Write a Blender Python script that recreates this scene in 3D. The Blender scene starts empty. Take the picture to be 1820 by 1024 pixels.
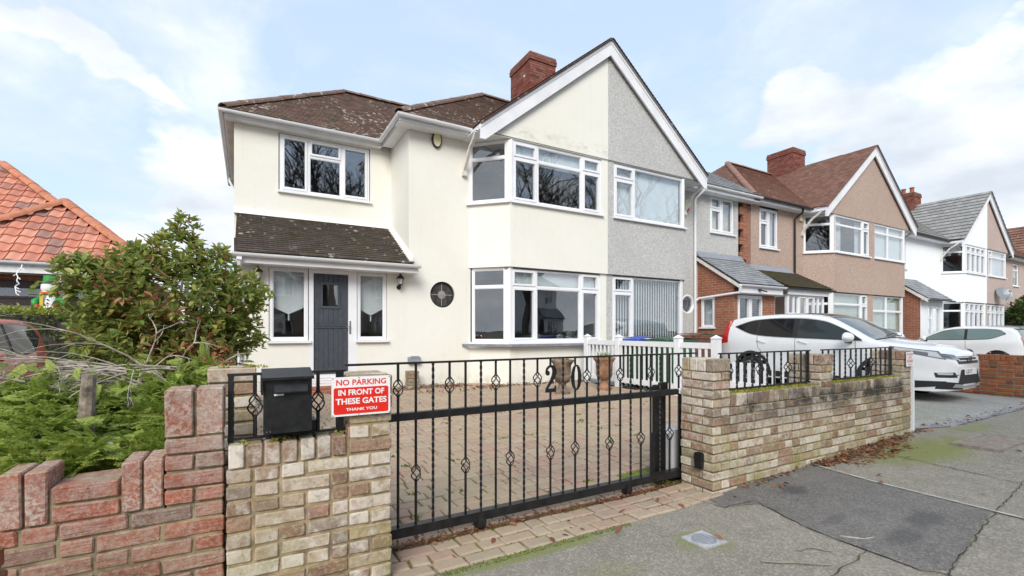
import bpy, bmesh, math, random
import numpy as np
from mathutils import Vector, Matrix
R = random.Random(7)
rad = math.radians
scene = bpy.context.scene
COL = scene.collection
# ------------------------------------------------------------------ camera
H = 1.36
cam = bpy.data.cameras.new('camera'); camo = bpy.data.objects.new('camera', cam); COL.objects.link(camo)
camo.location = (0, 0, H); camo.rotation_euler = (rad(90), 0, rad(-29.5))
cam.sensor_width = 36; cam.lens = 36 * 830 / 1820; cam.shift_y = 76 / 1820; cam.clip_start = .05; cam.clip_end = 3000
scene.camera = camo
# ------------------------------------------------------------------ nodes helper
def nd(nt, typ, ins=None, **props):
    n = nt.nodes.new('ShaderNode' + typ)
    for k, v in props.items(): setattr(n, k, v)
    for k, v in (ins or {}).items():
        s = n.inputs[k]
        if isinstance(v, bpy.types.NodeSocket): nt.links.new(v, s)
        else:
            if s.type == 'RGBA' and len(v) == 3: v = (*v, 1)
            s.default_value = v
    return n
def math_(nt, op, a, b=0.0, c=None, clamp=False):
    ins = {0: a, 1: b}
    if c is not None: ins[2] = c
    return nd(nt, 'Math', ins, operation=op, use_clamp=clamp).outputs[0]
def vmath(nt, op, a, b=(0, 0, 0)):
    return nd(nt, 'VectorMath', {0: a, 1: b}, operation=op).outputs[0]
def mix(nt, f, a, b, blend='MIX'):
    n = nt.nodes.new('ShaderNodeMix'); n.data_type = 'RGBA'; n.blend_type = blend
    for i, v in ((0, f), (6, a), (7, b)):
        s = n.inputs[i]
        if isinstance(v, bpy.types.NodeSocket): nt.links.new(v, s)
        else:
            s.default_value = v if not (isinstance(v, tuple) and len(v) == 3) else (*v, 1)
    return n.outputs[2]
def ramp(nt, fac, stops, interp='LINEAR'):
    n = nd(nt, 'ValToRGB', {0: fac}); cr = n.color_ramp; cr.interpolation = interp
    while len(cr.elements) < len(stops): cr.elements.new(.5)
    for e, (p, c) in zip(cr.elements, stops):
        e.position = p; e.color = (c, c, c, 1) if isinstance(c, (int, float)) else (*c, 1)
    return n.outputs[0]
def noise(nt, vec, scale, detail=4, rough=.55, dist=0):
    return nd(nt, 'TexNoise', {'Vector': vec, 'Scale': scale, 'Detail': detail, 'Roughness': rough, 'Distortion': dist}).outputs[0]
# ------------------------------------------------------------------ sky and sun
SUN_EL, SUN_AZ = 36, 215          # azimuth of the sun seen from above, clockwise from +Y
w = bpy.data.worlds.new('World'); scene.world = w; w.use_nodes = True
nt = w.node_tree; nt.nodes.clear()
sky = nd(nt, 'TexSky', sky_type='NISHITA', sun_disc=False, sun_elevation=rad(SUN_EL), sun_rotation=rad(SUN_AZ), air_density=1.3, dust_density=1.5, ozone_density=1.5)
tc = nd(nt, 'TexCoord').outputs['Generated']
sep = nd(nt, 'SeparateXYZ', {0: tc})
den = math_(nt, 'ADD', math_(nt, 'MAXIMUM', sep.outputs[2], 0.0), .22)
px = math_(nt, 'DIVIDE', sep.outputs[0], den); py = math_(nt, 'DIVIDE', sep.outputs[1], den)
pv = nd(nt, 'CombineXYZ', {0: px, 1: py, 2: .37}).outputs[0]
wisp = noise(nt, vmath(nt, 'ADD', pv, (3.1, 1.7, 0)), 1.15, 9, .62, .55)
cum = noise(nt, vmath(nt, 'ADD', vmath(nt, 'MULTIPLY', tc, (1.5, 1.5, 2.6)), (.55, 2.30, .4)), 1.75, 8, .52, .15)
lowb = math_(nt, 'SUBTRACT', .27, math_(nt, 'MULTIPLY', math_(nt, 'MAXIMUM', sep.outputs[2], 0.0), .62))
m_w = ramp(nt, wisp, [(.43, 0), (.58, .50), (.76, .88)])
m_c = ramp(nt, math_(nt, 'ADD', cum, lowb), [(.56, 0), (.60, .92), (.70, 1)])
m_all = math_(nt, 'MAXIMUM', m_w, m_c, clamp=True)
shade = noise(nt, vmath(nt, 'MULTIPLY', tc, (1.5, 1.5, 3.4)), 3.3, 6, .55)
ccol = ramp(nt, shade, [(.32, (.62, .67, .74)), (.52, (.80, .84, .89)), (.66, (1.0, 1.0, 1.0))])
bg1 = nd(nt, 'Background', {'Color': mix(nt, .6, sky.outputs[0], (6.4, 7.9, 9.9, 1)), 'Strength': .088})
bg2 = nd(nt, 'Background', {'Color': ccol, 'Strength': .76})
mx = nd(nt, 'MixShader', {0: m_all, 1: bg1.outputs[0], 2: bg2.outputs[0]})
nt.links.new(mx.outputs[0], nd(nt, 'OutputWorld').inputs[0])
sl = bpy.data.lights.new('sun', 'SUN'); sl.energy = 2.0; sl.angle = rad(30); sl.color = (1, .95, .88)
so = bpy.data.objects.new('sun', sl); COL.objects.link(so)
a, e = rad(SUN_AZ), rad(SUN_EL)
sd = Vector((math.sin(a) * math.cos(e), math.cos(a) * math.cos(e), math.sin(e)))
so.rotation_euler = (-sd).to_track_quat('-Z', 'Y').to_euler(); so.location = (0, 0, 30)
scene.view_settings.view_transform = 'Standard'; scene.view_settings.look = 'None'
scene.view_settings.gamma = 1; scene.view_settings.exposure = .68
scene.view_settings.use_curve_mapping = False
# ------------------------------------------------------------------ mesh helpers
class MB:
    def __init__(s): s.v = []; s.f = []; s.m = []; s.uv = {}
    def add(s, vs, fs, mi=0):
        b = len(s.v); s.v += [tuple(p) for p in vs]
        for f in fs: s.f.append(tuple(b + i for i in f)); s.m.append(mi)
    def box(s, a, b, mi=0, bev=0):
        x0, y0, z0 = (min(a[i], b[i]) for i in range(3)); x1, y1, z1 = (max(a[i], b[i]) for i in range(3))
        s.obox((x0, y0, z0), (1, 0, 0), (0, 1, 0), (0, 0, 1), x1 - x0, y1 - y0, z1 - z0, mi)
        return s
    def obox(s, o, ex, ey, ez, lx, ly, lz, mi=0):
        o, ex, ey, ez = Vector(o), Vector(ex), Vector(ey), Vector(ez)
        vs = [o + ex * (lx * i) + ey * (ly * j) + ez * (lz * k) for k in (0, 1) for j in (0, 1) for i in (0, 1)]
        fs = [(0, 2, 3, 1), (4, 5, 7, 6), (0, 1, 5, 4), (2, 6, 7, 3), (0, 4, 6, 2), (1, 3, 7, 5)]
        if ex.cross(ey).dot(ez) < 0: fs = [f[::-1] for f in fs]
        s.add(vs, fs, mi)
    def prism(s, poly, d, mi=0):
        poly = [Vector(p) for p in poly]; d = Vector(d); n = len(poly)
        s.add(poly + [p + d for p in poly], [tuple(range(n - 1, -1, -1)), tuple(range(n, 2 * n))] + [(i, (i + 1) % n, n + (i + 1) % n, n + i) for i in range(n)], mi)
        return s
    def tube(s, pts, r, n=6, mi=0, cap=True, twist=0):
        pts = [Vector(p) for p in pts]; k = len(pts)
        rs = r if isinstance(r, (list, tuple)) else [r] * k
        b = len(s.v); up = None
        for i, p in enumerate(pts):
            t = (pts[min(i + 1, k - 1)] - pts[max(i - 1, 0)]).normalized()
            if up is None: up = Vector((0, 0, 1)) if abs(t.z) < .9 else Vector((1, 0, 0))
            x = t.cross(up).normalized(); up = x.cross(t).normalized()
            for j in range(n):
                an = 2 * math.pi * (j + .5) / n + twist * i
                s.v.append(tuple(p + (x * math.cos(an) + up * math.sin(an)) * rs[i]))
        for i in range(k - 1):
            for j in range(n):
                s.f.append((b + i * n + j, b + i * n + (j + 1) % n, b + (i + 1) * n + (j + 1) % n, b + (i + 1) * n + j)); s.m.append(mi)
        if cap:
            s.f.append(tuple(b + j for j in range(n - 1, -1, -1))); s.m.append(mi)
            s.f.append(tuple(b + (k - 1) * n + j for j in range(n))); s.m.append(mi)
        return s
    def lathe(s, prof, c=(0, 0, 0), n=20, mi=0, axis='z', seg=None):
        b = len(s.v); k = len(prof)
        for r, h in prof:
            for j in range(n):
                an = 2 * math.pi * j / n; x, y = r * math.cos(an), r * math.sin(an)
                p = {'z': (x, y, h), 'y': (x, h, y), 'x': (h, x, y)}[axis]
                s.v.append((p[0] + c[0], p[1] + c[1], p[2] + c[2]))
        for i in range(k - 1):
            for j in range(n):
                f = (b + i * n + j, b + i * n + (j + 1) % n, b + (i + 1) * n + (j + 1) % n, b + (i + 1) * n + j)
                s.f.append(f if axis != 'y' else f[::-1]); s.m.append(mi)
        return s
    def grid(s, P, mi=0, flip=False):
        nr, nc = len(P), len(P[0]); b = len(s.v)
        for row in P: s.v += [tuple(p) for p in row]
        for i in range(nr - 1):
            for j in range(nc - 1):
                f = (b + i * nc + j, b + i * nc + j + 1, b + (i + 1) * nc + j + 1, b + (i + 1) * nc + j)
                s.f.append(f[::-1] if flip else f); s.m.append(mi)
        return s
    def sweep(s, path, prof, mi=0, closed_prof=True, cap=True):
        # profile points are (side, up); path is a polyline, mitred in plan
        path = [Vector(p) for p in path]; k = len(path); b = len(s.v); n = len(prof)
        for i, p in enumerate(path):
            d0 = (path[i] - path[i - 1]) if i else None; d1 = (path[i + 1] - path[i]) if i < k - 1 else None
            def side(d): q = Vector((d.y, -d.x, 0)); return q.normalized()
            if d0 is None: sd_ = side(d1); sc = 1
            elif d1 is None: sd_ = side(d0); sc = 1
            else:
                s0, s1 = side(d0), side(d1); sd_ = (s0 + s1).normalized(); sc = 1 / max(.3, sd_.dot(s0))
            for a_, u_ in prof: s.v.append(tuple(p + sd_ * (a_ * sc) + Vector((0, 0, u_))))
        rng = n if closed_prof else n - 1
        for i in range(k - 1):
            for j in range(rng):
                s.f.append((b + i * n + j, b + (i + 1) * n + j, b + (i + 1) * n + (j + 1) % n, b + i * n + (j + 1) % n)); s.m.append(mi)
        if cap and closed_prof:
            s.f.append(tuple(b + j for j in range(n))); s.m.append(mi)
            s.f.append(tuple(b + (k - 1) * n + j for j in range(n - 1, -1, -1))); s.m.append(mi)
        return s
    def mesh(s, name, mats, smooth=False, fix=True):
        me = bpy.data.meshes.new(name); me.from_pydata(s.v, [], s.f)
        for m in (mats if isinstance(mats, (list, tuple)) else [mats]): me.materials.append(m)
        if len(me.materials) > 1: me.polygons.foreach_set('material_index', s.m)
        if fix and len(s.f) < 60000:
            bm = bmesh.new(); bm.from_mesh(me); bmesh.ops.recalc_face_normals(bm, faces=bm.faces); bm.to_mesh(me); bm.free()
        if smooth is True: me.polygons.foreach_set('use_smooth', [True] * len(me.polygons))
        elif smooth: 
            me.polygons.foreach_set('use_smooth', [True] * len(me.polygons))
            me.set_sharp_from_angle(angle=rad(smooth))
        me.update(); return me
def link(name, me, parent=None, loc=None, rot=None):
    o = bpy.data.objects.new(name, me); COL.objects.link(o)
    if parent is not None:
        o.parent = parent
        if loc is None: loc = -wloc(parent)
    if loc is not None: o.location = loc
    if rot is not None: o.rotation_euler = rot
    return o
WL = {}
def wloc(o):                    # where a thing's own frame sits, for meshes given in world coordinates
    v = Vector((0, 0, 0))
    while o is not None:
        v += Vector(o.location); o = o.parent
    return v
def part(name, mb, mat, parent, smooth=False, fix=True): return link(name, mb.mesh(name, mat, smooth, fix), parent)
def tag(o, label, cat, group=None):
    o['label'] = label; o['category'] = cat
    if group: o['group'] = group
    return o
def thing(name, label, cat, loc=(0, 0, 0), group=None):
    o = bpy.data.objects.new(name, None); COL.objects.link(o); o.location = loc; o.empty_display_size = .2
    return tag(o, label, cat, group)
def struct(name, mb, mat, smooth=False):
    o = link(name, mb.mesh(name, mat, smooth)); o['kind'] = 'structure'; return o
def stuff(o): o['kind'] = 'stuff'; return o
def dup(o, parent=None, **kw):
    c = o.copy(); COL.objects.link(c)
    if parent is not None: c.parent = parent
    for ch in list(o.children): dup(ch, c)
    for k, v in kw.items():
        if k == 'loc': c.location = v
        elif k == 'rz': c.rotation_euler.z = v
        else: c[k] = v
    return c
def scatter(V, F, mats):        # numpy instancing of one small mesh: V (n,3), F list of quads/tris, mats (k,4,4)
    V = np.asarray(V, float); k = len(mats); n = len(V)
    Vh = np.c_[V, np.ones(n)]
    out = np.einsum('kij,nj->kni', mats, Vh)[:, :, :3].reshape(-1, 3)
    fs = []
    F = np.asarray(F)
    allF = (F[None] + (np.arange(k) * n)[:, None, None]).reshape(-1, F.shape[1])
    return out, allF
def np_mesh(name, V, F, mats, smooth=False):
    me = bpy.data.meshes.new(name); V = np.asarray(V, np.float32); F = np.asarray(F, np.int32)
    me.vertices.add(len(V)); me.vertices.foreach_set('co', V.ravel())
    k = F.shape[1]; me.loops.add(F.size); me.loops.foreach_set('vertex_index', F.ravel())
    me.polygons.add(len(F)); me.polygons.foreach_set('loop_start', np.arange(0, F.size, k, dtype=np.int32))
    me.polygons.foreach_set('loop_total', np.full(len(F), k, np.int32))
    for m in (mats if isinstance(mats, (list, tuple)) else [mats]): me.materials.append(m)
    if smooth: me.polygons.foreach_set('use_smooth', np.ones(len(F), bool))
    me.update(calc_edges=True); me.validate(); return me
# ------------------------------------------------------------------ materials
def mat(name):
    m = bpy.data.materials.new(name); m.use_nodes = True
    nt = m.node_tree; b = nt.nodes['Principled BSDF']; return m, nt, b
def setin(nt, b, **kw):
    names = dict(col='Base Color', rough='Roughness', metal='Metallic', nrm='Normal', spec='Specular IOR Level', coat='Coat Weight', coatr='Coat Roughness', sub='Subsurface Weight', trans='Transmission Weight', emis='Emission Color', emiss='Emission Strength')
    for k, v in kw.items():
        s = b.inputs[names[k]]
        if isinstance(v, bpy.types.NodeSocket): nt.links.new(v, s)
        else: s.default_value = (*v, 1) if s.type == 'RGBA' and len(v) == 3 else v
def pos(nt): return nd(nt, 'NewGeometry').outputs['Position']
def bump(nt, h, strength=.3, dist=.01, normal=None):
    ins = {'Height': h, 'Strength': strength, 'Distance': dist}
    if normal is not None: ins['Normal'] = normal
    return nd(nt, 'Bump', ins).outputs[0]
def plain(name, c, rough=.5, metal=0, var=.08, scale=6, bmp=0, bscale=80, spec=.5, coat=0):
    m, nt, b = mat(name); p = pos(nt)
    f = noise(nt, p, scale, 5, .6)
    c2 = tuple(max(0, x * (1 - 2 * var)) for x in c); c1 = tuple(min(1, x * (1 + var)) for x in c)
    setin(nt, b, col=ramp(nt, f, [(.3, c2), (.7, c1)]), rough=rough, metal=metal, spec=spec, coat=coat)
    if bmp: setin(nt, b, nrm=bump(nt, noise(nt, p, bscale, 4), bmp, .004))
    return m
def xyz(nt): return nd(nt, 'SeparateXYZ', {0: pos(nt)}).outputs
MT = {}
def render_mat(name, c, dirt=.25):
    m, nt, b = mat(name); p = pos(nt); X, Y_, Z = xyz(nt)
    big = noise(nt, p, .55, 6, .6); fine = noise(nt, p, 9, 5, .65)
    streak = noise(nt, vmath(nt, 'MULTIPLY', p, (7, 7, .35)), 1.3, 7, .7)
    col = mix(nt, ramp(nt, big, [(.35, 0), (.7, .55)]), c, tuple(x * .92 for x in c[:2]) + (c[2] * .84,))
    col = mix(nt, math_(nt, 'MULTIPLY', ramp(nt, streak, [(.56, 0), (.74, 1)]), dirt * .55), col, tuple(x * .6 for x in c))
    col = mix(nt, math_(nt, 'MULTIPLY', ramp(nt, fine, [(.45, 0), (.8, 1)]), .16), col, tuple(x * .8 for x in c))
    # grime: a sooty band near the foot of the gable and splash marks at the plinth
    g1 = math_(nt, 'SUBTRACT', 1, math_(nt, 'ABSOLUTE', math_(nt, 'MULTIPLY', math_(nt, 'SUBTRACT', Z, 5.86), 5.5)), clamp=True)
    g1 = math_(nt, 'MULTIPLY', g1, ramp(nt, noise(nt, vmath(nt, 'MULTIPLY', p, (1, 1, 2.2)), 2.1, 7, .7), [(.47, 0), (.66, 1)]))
    g2 = math_(nt, 'SUBTRACT', 1, math_(nt, 'MULTIPLY', math_(nt, 'SUBTRACT', Z, .12), 3.0), clamp=True)
    g2 = math_(nt, 'MULTIPLY', g2, ramp(nt, noise(nt, p, 5, 6, .7), [(.40, 0), (.62, 1)]))
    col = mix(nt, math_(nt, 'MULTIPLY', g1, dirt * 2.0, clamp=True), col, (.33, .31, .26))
    col = mix(nt, math_(nt, 'MULTIPLY', g2, dirt * 2.2, clamp=True), col, (.36, .34, .24))
    setin(nt, b, col=col, rough=.88, spec=.25, nrm=bump(nt, noise(nt, p, 55, 5, .7), .25, .006, bump(nt, noise(nt, p, 3.2, 3), .25, .02)))
    return m
MT['cream'] = render_mat('cream_render', (.805, .79, .725), .28)
MT['white_render'] = render_mat('white_render', (.86, .88, .90), .12)
def pebble(name, cs):
    m, nt, b = mat(name); p = pos(nt)
    v = nd(nt, 'TexVoronoi', {'Vector': p, 'Scale': 55}); wn = nd(nt, 'TexWhiteNoise', {'Vector': v.outputs['Position']}).outputs[0]
    v2 = noise(nt, p, 26, 6, .75)
    col = ramp(nt, wn, [(0, cs[0]), (.22, cs[1]), (.6, cs[2]), (.95, cs[3])])
    col = mix(nt, ramp(nt, v2, [(.42, .0), (.62, .4)]), col, cs[0])
    col = mix(nt, ramp(nt, noise(nt, p, .8, 5, .6), [(.35, 0), (.75, .32)]), col, tuple(x * .8 for x in cs[1]))
    h = math_(nt, 'ADD', math_(nt, 'SUBTRACT', 1, v.outputs['Distance']), math_(nt, 'MULTIPLY', v2, .8))
    setin(nt, b, col=col, rough=.92, spec=.2, nrm=bump(nt, h, .6, .010))
    return m
MT['grey_dash'] = pebble('grey_pebbledash', [(.36, .355, .345), (.47, .465, .45), (.57, .565, .545), (.68, .67, .65)])
MT['tan_dash'] = pebble('tan_pebbledash', [(.33, .235, .185), (.43, .315, .255), (.50, .38, .315), (.58, .465, .40)])
MT['pink_dash'] = pebble('pinkish_pebbledash', [(.30, .22, .19), (.46, .36, .32), (.56, .45, .40), (.66, .56, .50)])
MT['pvc'] = plain('white_pvc', (.80, .81, .83), .32, var=.03, scale=3)
MT['fascia'] = plain('white_painted_board', (.78, .785, .80), .4, var=.05, scale=2.5)
MT['old_white'] = plain('aged_white_paint', (.74, .71, .66), .55, var=.12, scale=5)
MT['soffit'] = plain('pinkish_soffit_board', (.62, .55, .50), .6, var=.1, scale=4)
MT['slate'] = plain('grey_slate', (.24, .25, .29), .55, var=.15, scale=8, bmp=.2, bscale=30)
MT['lead'] = plain('lead_flashing', (.28, .30, .34), .5, var=.12, scale=9, bmp=.2)
MT['black_gutter'] = plain('black_plastic', (.014, .014, .016), .4, var=.1)
MT['iron'] = plain('black_painted_iron', (.012, .0125, .014), .42, var=.4, scale=18, bmp=.25, bscale=120, spec=.5)
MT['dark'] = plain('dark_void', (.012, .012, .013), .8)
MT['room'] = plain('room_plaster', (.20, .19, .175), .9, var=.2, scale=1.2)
MT['floorboards'] = plain('room_carpet', (.10, .085, .07), .9)
MT['blind'] = plain('white_blind', (.74, .77, .76), .8, var=.05, scale=3)
MT['net'] = plain('pale_net_curtain', (.58, .59, .60), .9, var=.14, scale=5)
MT['cream_curtain'] = plain('cream_curtain', (.62, .58, .48), .9, var=.12, scale=6)
MT['greenish_blind'] = plain('pale_green_blind', (.52, .57, .45), .85, var=.08, scale=3)
MT['chrome'] = plain('chrome', (.6, .6, .62), .18, 1, var=.05)
MT['grey_door'] = plain('charcoal_door', (.056, .064, .080), .5, var=.12, scale=12, bmp=.1)
def glass(name, tint, base, col=(.95, .97, 1)):
    m, nt, b = mat(name); nt.nodes.remove(b)
    p = pos(nt); lw = nd(nt, 'LayerWeight', {'Blend': .5}).outputs['Facing']
    fac = math_(nt, 'ADD', math_(nt, 'MULTIPLY', math_(nt, 'POWER', lw, 5.0), .8), base, clamp=True)
    nrm = bump(nt, noise(nt, p, 1.6, 2, .4), .07, .02)
    t = nd(nt, 'BsdfTransparent', {'Color': tint}); g = nd(nt, 'BsdfGlossy', {'Color': col, 'Roughness': .012, 'Normal': nrm})
    x = nd(nt, 'MixShader', {0: fac, 1: t.outputs[0], 2: g.outputs[0]})
    nt.links.new(x.outputs[0], nt.nodes['Material Output'].inputs[0]); return m
MT['glass'] = glass('window_glass', (.94, .96, .97), .13)
MT['carglass'] = glass('tinted_car_glass', (.52, .58, .57), .06)
MT['privacy'] = glass('dark_privacy_glass', (.10, .10, .11), .03)
def tile_mat(name, cs, lichen=.0, moss=.0, grime=.35):
    # colours vary per tile through the tile coordinates carried in the UVs
    m, nt, b = mat(name); p = pos(nt)
    uv = nd(nt, 'UVMap', uv_map='UVMap').outputs[0]; su = nd(nt, 'SeparateXYZ', {0: uv}).outputs
    row = math_(nt, 'FLOOR', su[1]); sh = math_(nt, 'ADD', su[0], math_(nt, 'MULTIPLY', math_(nt, 'MODULO', row, 2.0), .5))
    cell = nd(nt, 'CombineXYZ', {0: math_(nt, 'FLOOR', sh), 1: row, 2: 0.0}).outputs[0]
    wn = nd(nt, 'TexWhiteNoise', {'Vector': cell}).outputs[0]
    col = ramp(nt, wn, [(i / (len(cs) - 1), c) for i, c in enumerate(cs)])
    col = mix(nt, ramp(nt, noise(nt, p, 3.0, 6, .65), [(.4, 0), (.7, grime)]), col, tuple(x * .45 for x in cs[0]))
    fr = math_(nt, 'FRACT', sh); edge = math_(nt, 'ABSOLUTE', math_(nt, 'SUBTRACT', fr, .5))
    gap = ramp(nt, edge, [(.44, 0), (.475, 1)])
    col = mix(nt, math_(nt, 'MULTIPLY', gap, .35), col, (.03, .025, .022))
    if moss: col = mix(nt, ramp(nt, noise(nt, p, 2.1, 7, .7), [(.5 - .1 * moss, 0), (.62, .75 * min(1, moss * 2))]), col, (.07, .085, .018))
    if lichen:
        v = nd(nt, 'TexVoronoi', {'Vector': vmath(nt, 'ADD', p, vmath(nt, 'MULTIPLY', nd(nt, 'TexNoise', {'Vector': p, 'Scale': 14.0, 'Detail': 3.0}).outputs[1], (.12, .12, .12))), 'Scale': 11.0})
        sz = nd(nt, 'TexWhiteNoise', {'Vector': v.outputs['Position']}).outputs[0]
        rr = math_(nt, 'MULTIPLY', math_(nt, 'SUBTRACT', sz, 1 - lichen), .52 / max(lichen, .05))
        spot = math_(nt, 'GREATER_THAN', rr, v.outputs['Distance'])
        spot = math_(nt, 'MULTIPLY', spot, ramp(nt, noise(nt, p, .7, 4, .6), [(.42, .08), (.58, 1)]))
        col = mix(nt, math_(nt, 'MULTIPLY', spot, .8), col, (.60, .59, .52))
    hgt = math_(nt, 'ADD', math_(nt, 'MULTIPLY', gap, -1.0), math_(nt, 'ADD', math_(nt, 'MULTIPLY', wn, .5), noise(nt, p, 40, 4)))
    setin(nt, b, col=col, rough=.9, spec=.2, nrm=bump(nt, hgt, .55, .008))
    return m
MT['tile_main'] = tile_mat('brown_clay_tile', [(.12, .078, .066), (.17, .098, .078), (.215, .135, .11), (.14, .10, .088)], .62, .22, .25)
MT['tile_porch'] = tile_mat('dark_porch_tile', [(.095, .08, .072), (.13, .102, .09), (.155, .12, .105), (.11, .098, .09)], .20, .30, .25)
MT['tile_red'] = tile_mat('red_brown_tile', [(.20, .105, .08), (.26, .135, .10), (.31, .175, .135), (.225, .13, .105)], .05, .10, .25)
MT['tile_moss'] = tile_mat('mossy_tile', [(.08, .055, .045), (.11, .075, .06), (.07, .07, .035)], 0, .75)
MT['tile_grey'] = tile_mat('grey_concrete_tile', [(.27, .27, .262), (.32, .315, .305), (.36, .355, .34)], 0, .05, .2)
MT['tile_slate'] = tile_mat('blue_grey_tile', [(.24, .25, .265), (.29, .30, .315), (.34, .35, .36)], 0, 0, .15)
def texbrick(name, c1, c2, c3, mortar, off=0):
    m, nt, b = mat(name); p = pos(nt); X, Y_, Z = xyz(nt)
    v = nd(nt, 'CombineXYZ', {0: math_(nt, 'ADD', X, Y_), 1: Z, 2: 0.0}).outputs[0]
    br = nd(nt, 'TexBrick', {'Vector': v, 'Color1': c1, 'Color2': c2, 'Mortar': mortar, 'Scale': 1.0, 'Mortar Size': .006, 'Mortar Smooth': .2, 'Bias': 0.0, 'Brick Width': .225, 'Row Height': .075})
    col = mix(nt, ramp(nt, noise(nt, p, 7, 5, .7), [(.4, 0), (.7, .6)]), br.outputs[0], c3)
    setin(nt, b, col=col, rough=.9, spec=.2, nrm=bump(nt, math_(nt, 'SUBTRACT', math_(nt, 'MULTIPLY', noise(nt, p, 60, 4), .4), br.outputs['Fac']), .5, .008))
    return m
MT['brickwall'] = texbrick('red_facing_brick', (.30, .105, .06), (.37, .15, .085), (.22, .09, .06), (.40, .33, .27))
def brick_mat(name, stops, white=.0, moss=.3, soot=0, grooves=0, rnd='Object', lichen=0, interp='LINEAR'):
    m, nt, b = mat(name); p = pos(nt); X, Y_, Z = xyz(nt)
    r = nd(nt, 'ObjectInfo').outputs['Random'] if rnd == 'Object' else nd(nt, 'NewGeometry').outputs['Random Per Island']
    col = ramp(nt, r, [(i / max(1, len(stops) - 1), c) for i, c in enumerate(stops)], interp)
    pr = vmath(nt, 'ADD', p, nd(nt, 'CombineXYZ', {0: math_(nt, 'MULTIPLY', r, 37.0), 1: 0.0, 2: math_(nt, 'MULTIPLY', r, 19.0)}).outputs[0])
    n1 = noise(nt, pr, 13, 6, .7); n2 = noise(nt, pr, 45, 5, .7)
    col = mix(nt, ramp(nt, n1, [(.42, 0), (.72, .7)]), col, tuple(x * .42 for x in stops[0]))
    if white:
        amt = math_(nt, 'ADD', n1, math_(nt, 'MULTIPLY', math_(nt, 'FRACT', math_(nt, 'MULTIPLY', r, 7.3)), .3))
        col = mix(nt, math_(nt, 'MULTIPLY', ramp(nt, amt, [(.60, 0), (.80, 1)]), white), col, (.74, .69, .61))
    col = mix(nt, ramp(nt, noise(nt, p, 26, 6, .75), [(.50, 0), (.66, .55)]), col, tuple(x * .5 for x in stops[0]))
    col = mix(nt, ramp(nt, n2, [(.5, 0), (.75, .4)]), col, tuple(min(1, x * 1.5) for x in stops[-1]))
    if soot:
        band = math_(nt, 'SUBTRACT', 1, math_(nt, 'MULTIPLY', math_(nt, 'ABSOLUTE', math_(nt, 'SUBTRACT', Z, .70)), 4.2), clamp=True)
        sn = ramp(nt, noise(nt, p, 2.4, 6, .7), [(.36, 0), (.6, 1)])
        pillar = ramp(nt, math_(nt, 'SUBTRACT', X, 2.85), [(.5, 0), (.85, 1)])
        col = mix(nt, math_(nt, 'MULTIPLY', math_(nt, 'MULTIPLY', band, sn), math_(nt, 'MULTIPLY', pillar, soot)), col, (.055, .05, .046))
    if moss:
        low = math_(nt, 'SUBTRACT', 1.15, math_(nt, 'MULTIPLY', Z, 1.9), clamp=True)
        mm = math_(nt, 'MULTIPLY', ramp(nt, noise(nt, p, 2.6, 6, .65), [(.42, 0), (.66, 1)]), low)
        col = mix(nt, math_(nt, 'MULTIPLY', mm, moss), col, (.23, .22, .06))
        up = nd(nt, 'SeparateXYZ', {0: nd(nt, 'NewGeometry').outputs['Normal']}).outputs[2]
        tm = math_(nt, 'MULTIPLY', math_(nt, 'GREATER_THAN', up, .7), ramp(nt, noise(nt, p, 9, 6, .7), [(.40, 0), (.58, 1)]))
        col = mix(nt, math_(nt, 'MULTIPLY', tm, .55), col, (.30, .28, .13))
    h = math_(nt, 'ADD', math_(nt, 'MULTIPLY', n1, 1.0), math_(nt, 'MULTIPLY', n2, .6))
    if grooves:
        wv = noise(nt, vmath(nt, 'MULTIPLY', pr, (9, 9, 95)), 1.0, 5, .6, .5)
        h = math_(nt, 'ADD', h, math_(nt, 'MULTIPLY', math_(nt, 'MULTIPLY', wv, ramp(nt, noise(nt, pr, 8, 3, .6), [(.35, .15), (.65, 1)])), grooves))
        col = mix(nt, math_(nt, 'MULTIPLY', ramp(nt, wv, [(.30, 1), (.5, 0)]), .5), col, tuple(x * .4 for x in stops[0]))
        spk = ramp(nt, noise(nt, p, 120, 3, .6), [(.62, 0), (.68, 1)])
        col = mix(nt, math_(nt, 'MULTIPLY', spk, .5), col, (.55, .52, .45))
        lich = ramp(nt, noise(nt, p, 5, 7, .75), [(.46, 0), (.66, .85)])
        zl = math_(nt, 'MULTIPLY', math_(nt, 'SUBTRACT', Z, .30), 1.6, clamp=True)
        col = mix(nt, math_(nt, 'MULTIPLY', lich, zl), col, (.40, .335, .29))
    if lichen:
        sp = ramp(nt, noise(nt, p, 55, 5, .75), [(.46, 0), (.56, 1)]); pt_ = ramp(nt, noise(nt, p, 6, 5, .7), [(.30, .1), (.6, 1)])
        col = mix(nt, math_(nt, 'MULTIPLY', math_(nt, 'MULTIPLY', sp, pt_), lichen), col, (.56, .53, .46))
    setin(nt, b, col=col, rough=.93, spec=.2, nrm=bump(nt, h, .75, .007))
    return m
MT['stock'] = brick_mat('weathered_buff_brick', [(.25, .155, .105), (.53, .445, .35), (.32, .21, .145), (.60, .525, .435), (.29, .20, .145), (.40, .32, .19), (.45, .355, .265), (.29, .235, .185), (.36, .215, .155), (.53, .45, .36)], .65, .85, 1.3, interp='CONSTANT')
MT['red_rustic'] = brick_mat('rustic_red_brick', [(.38, .11, .065), (.30, .105, .07), (.41, .135, .075), (.18, .125, .10), (.36, .135, .085), (.43, .12, .065), (.31, .155, .105)], .16, .3, 0, 1.9, lichen=.28)
MT['red_smooth'] = brick_mat('lichened_red_brick', [(.37, .13, .08), (.31, .11, .075), (.40, .155, .10), (.33, .14, .10)], .10, .3, 0, .5, lichen=.65)
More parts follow.
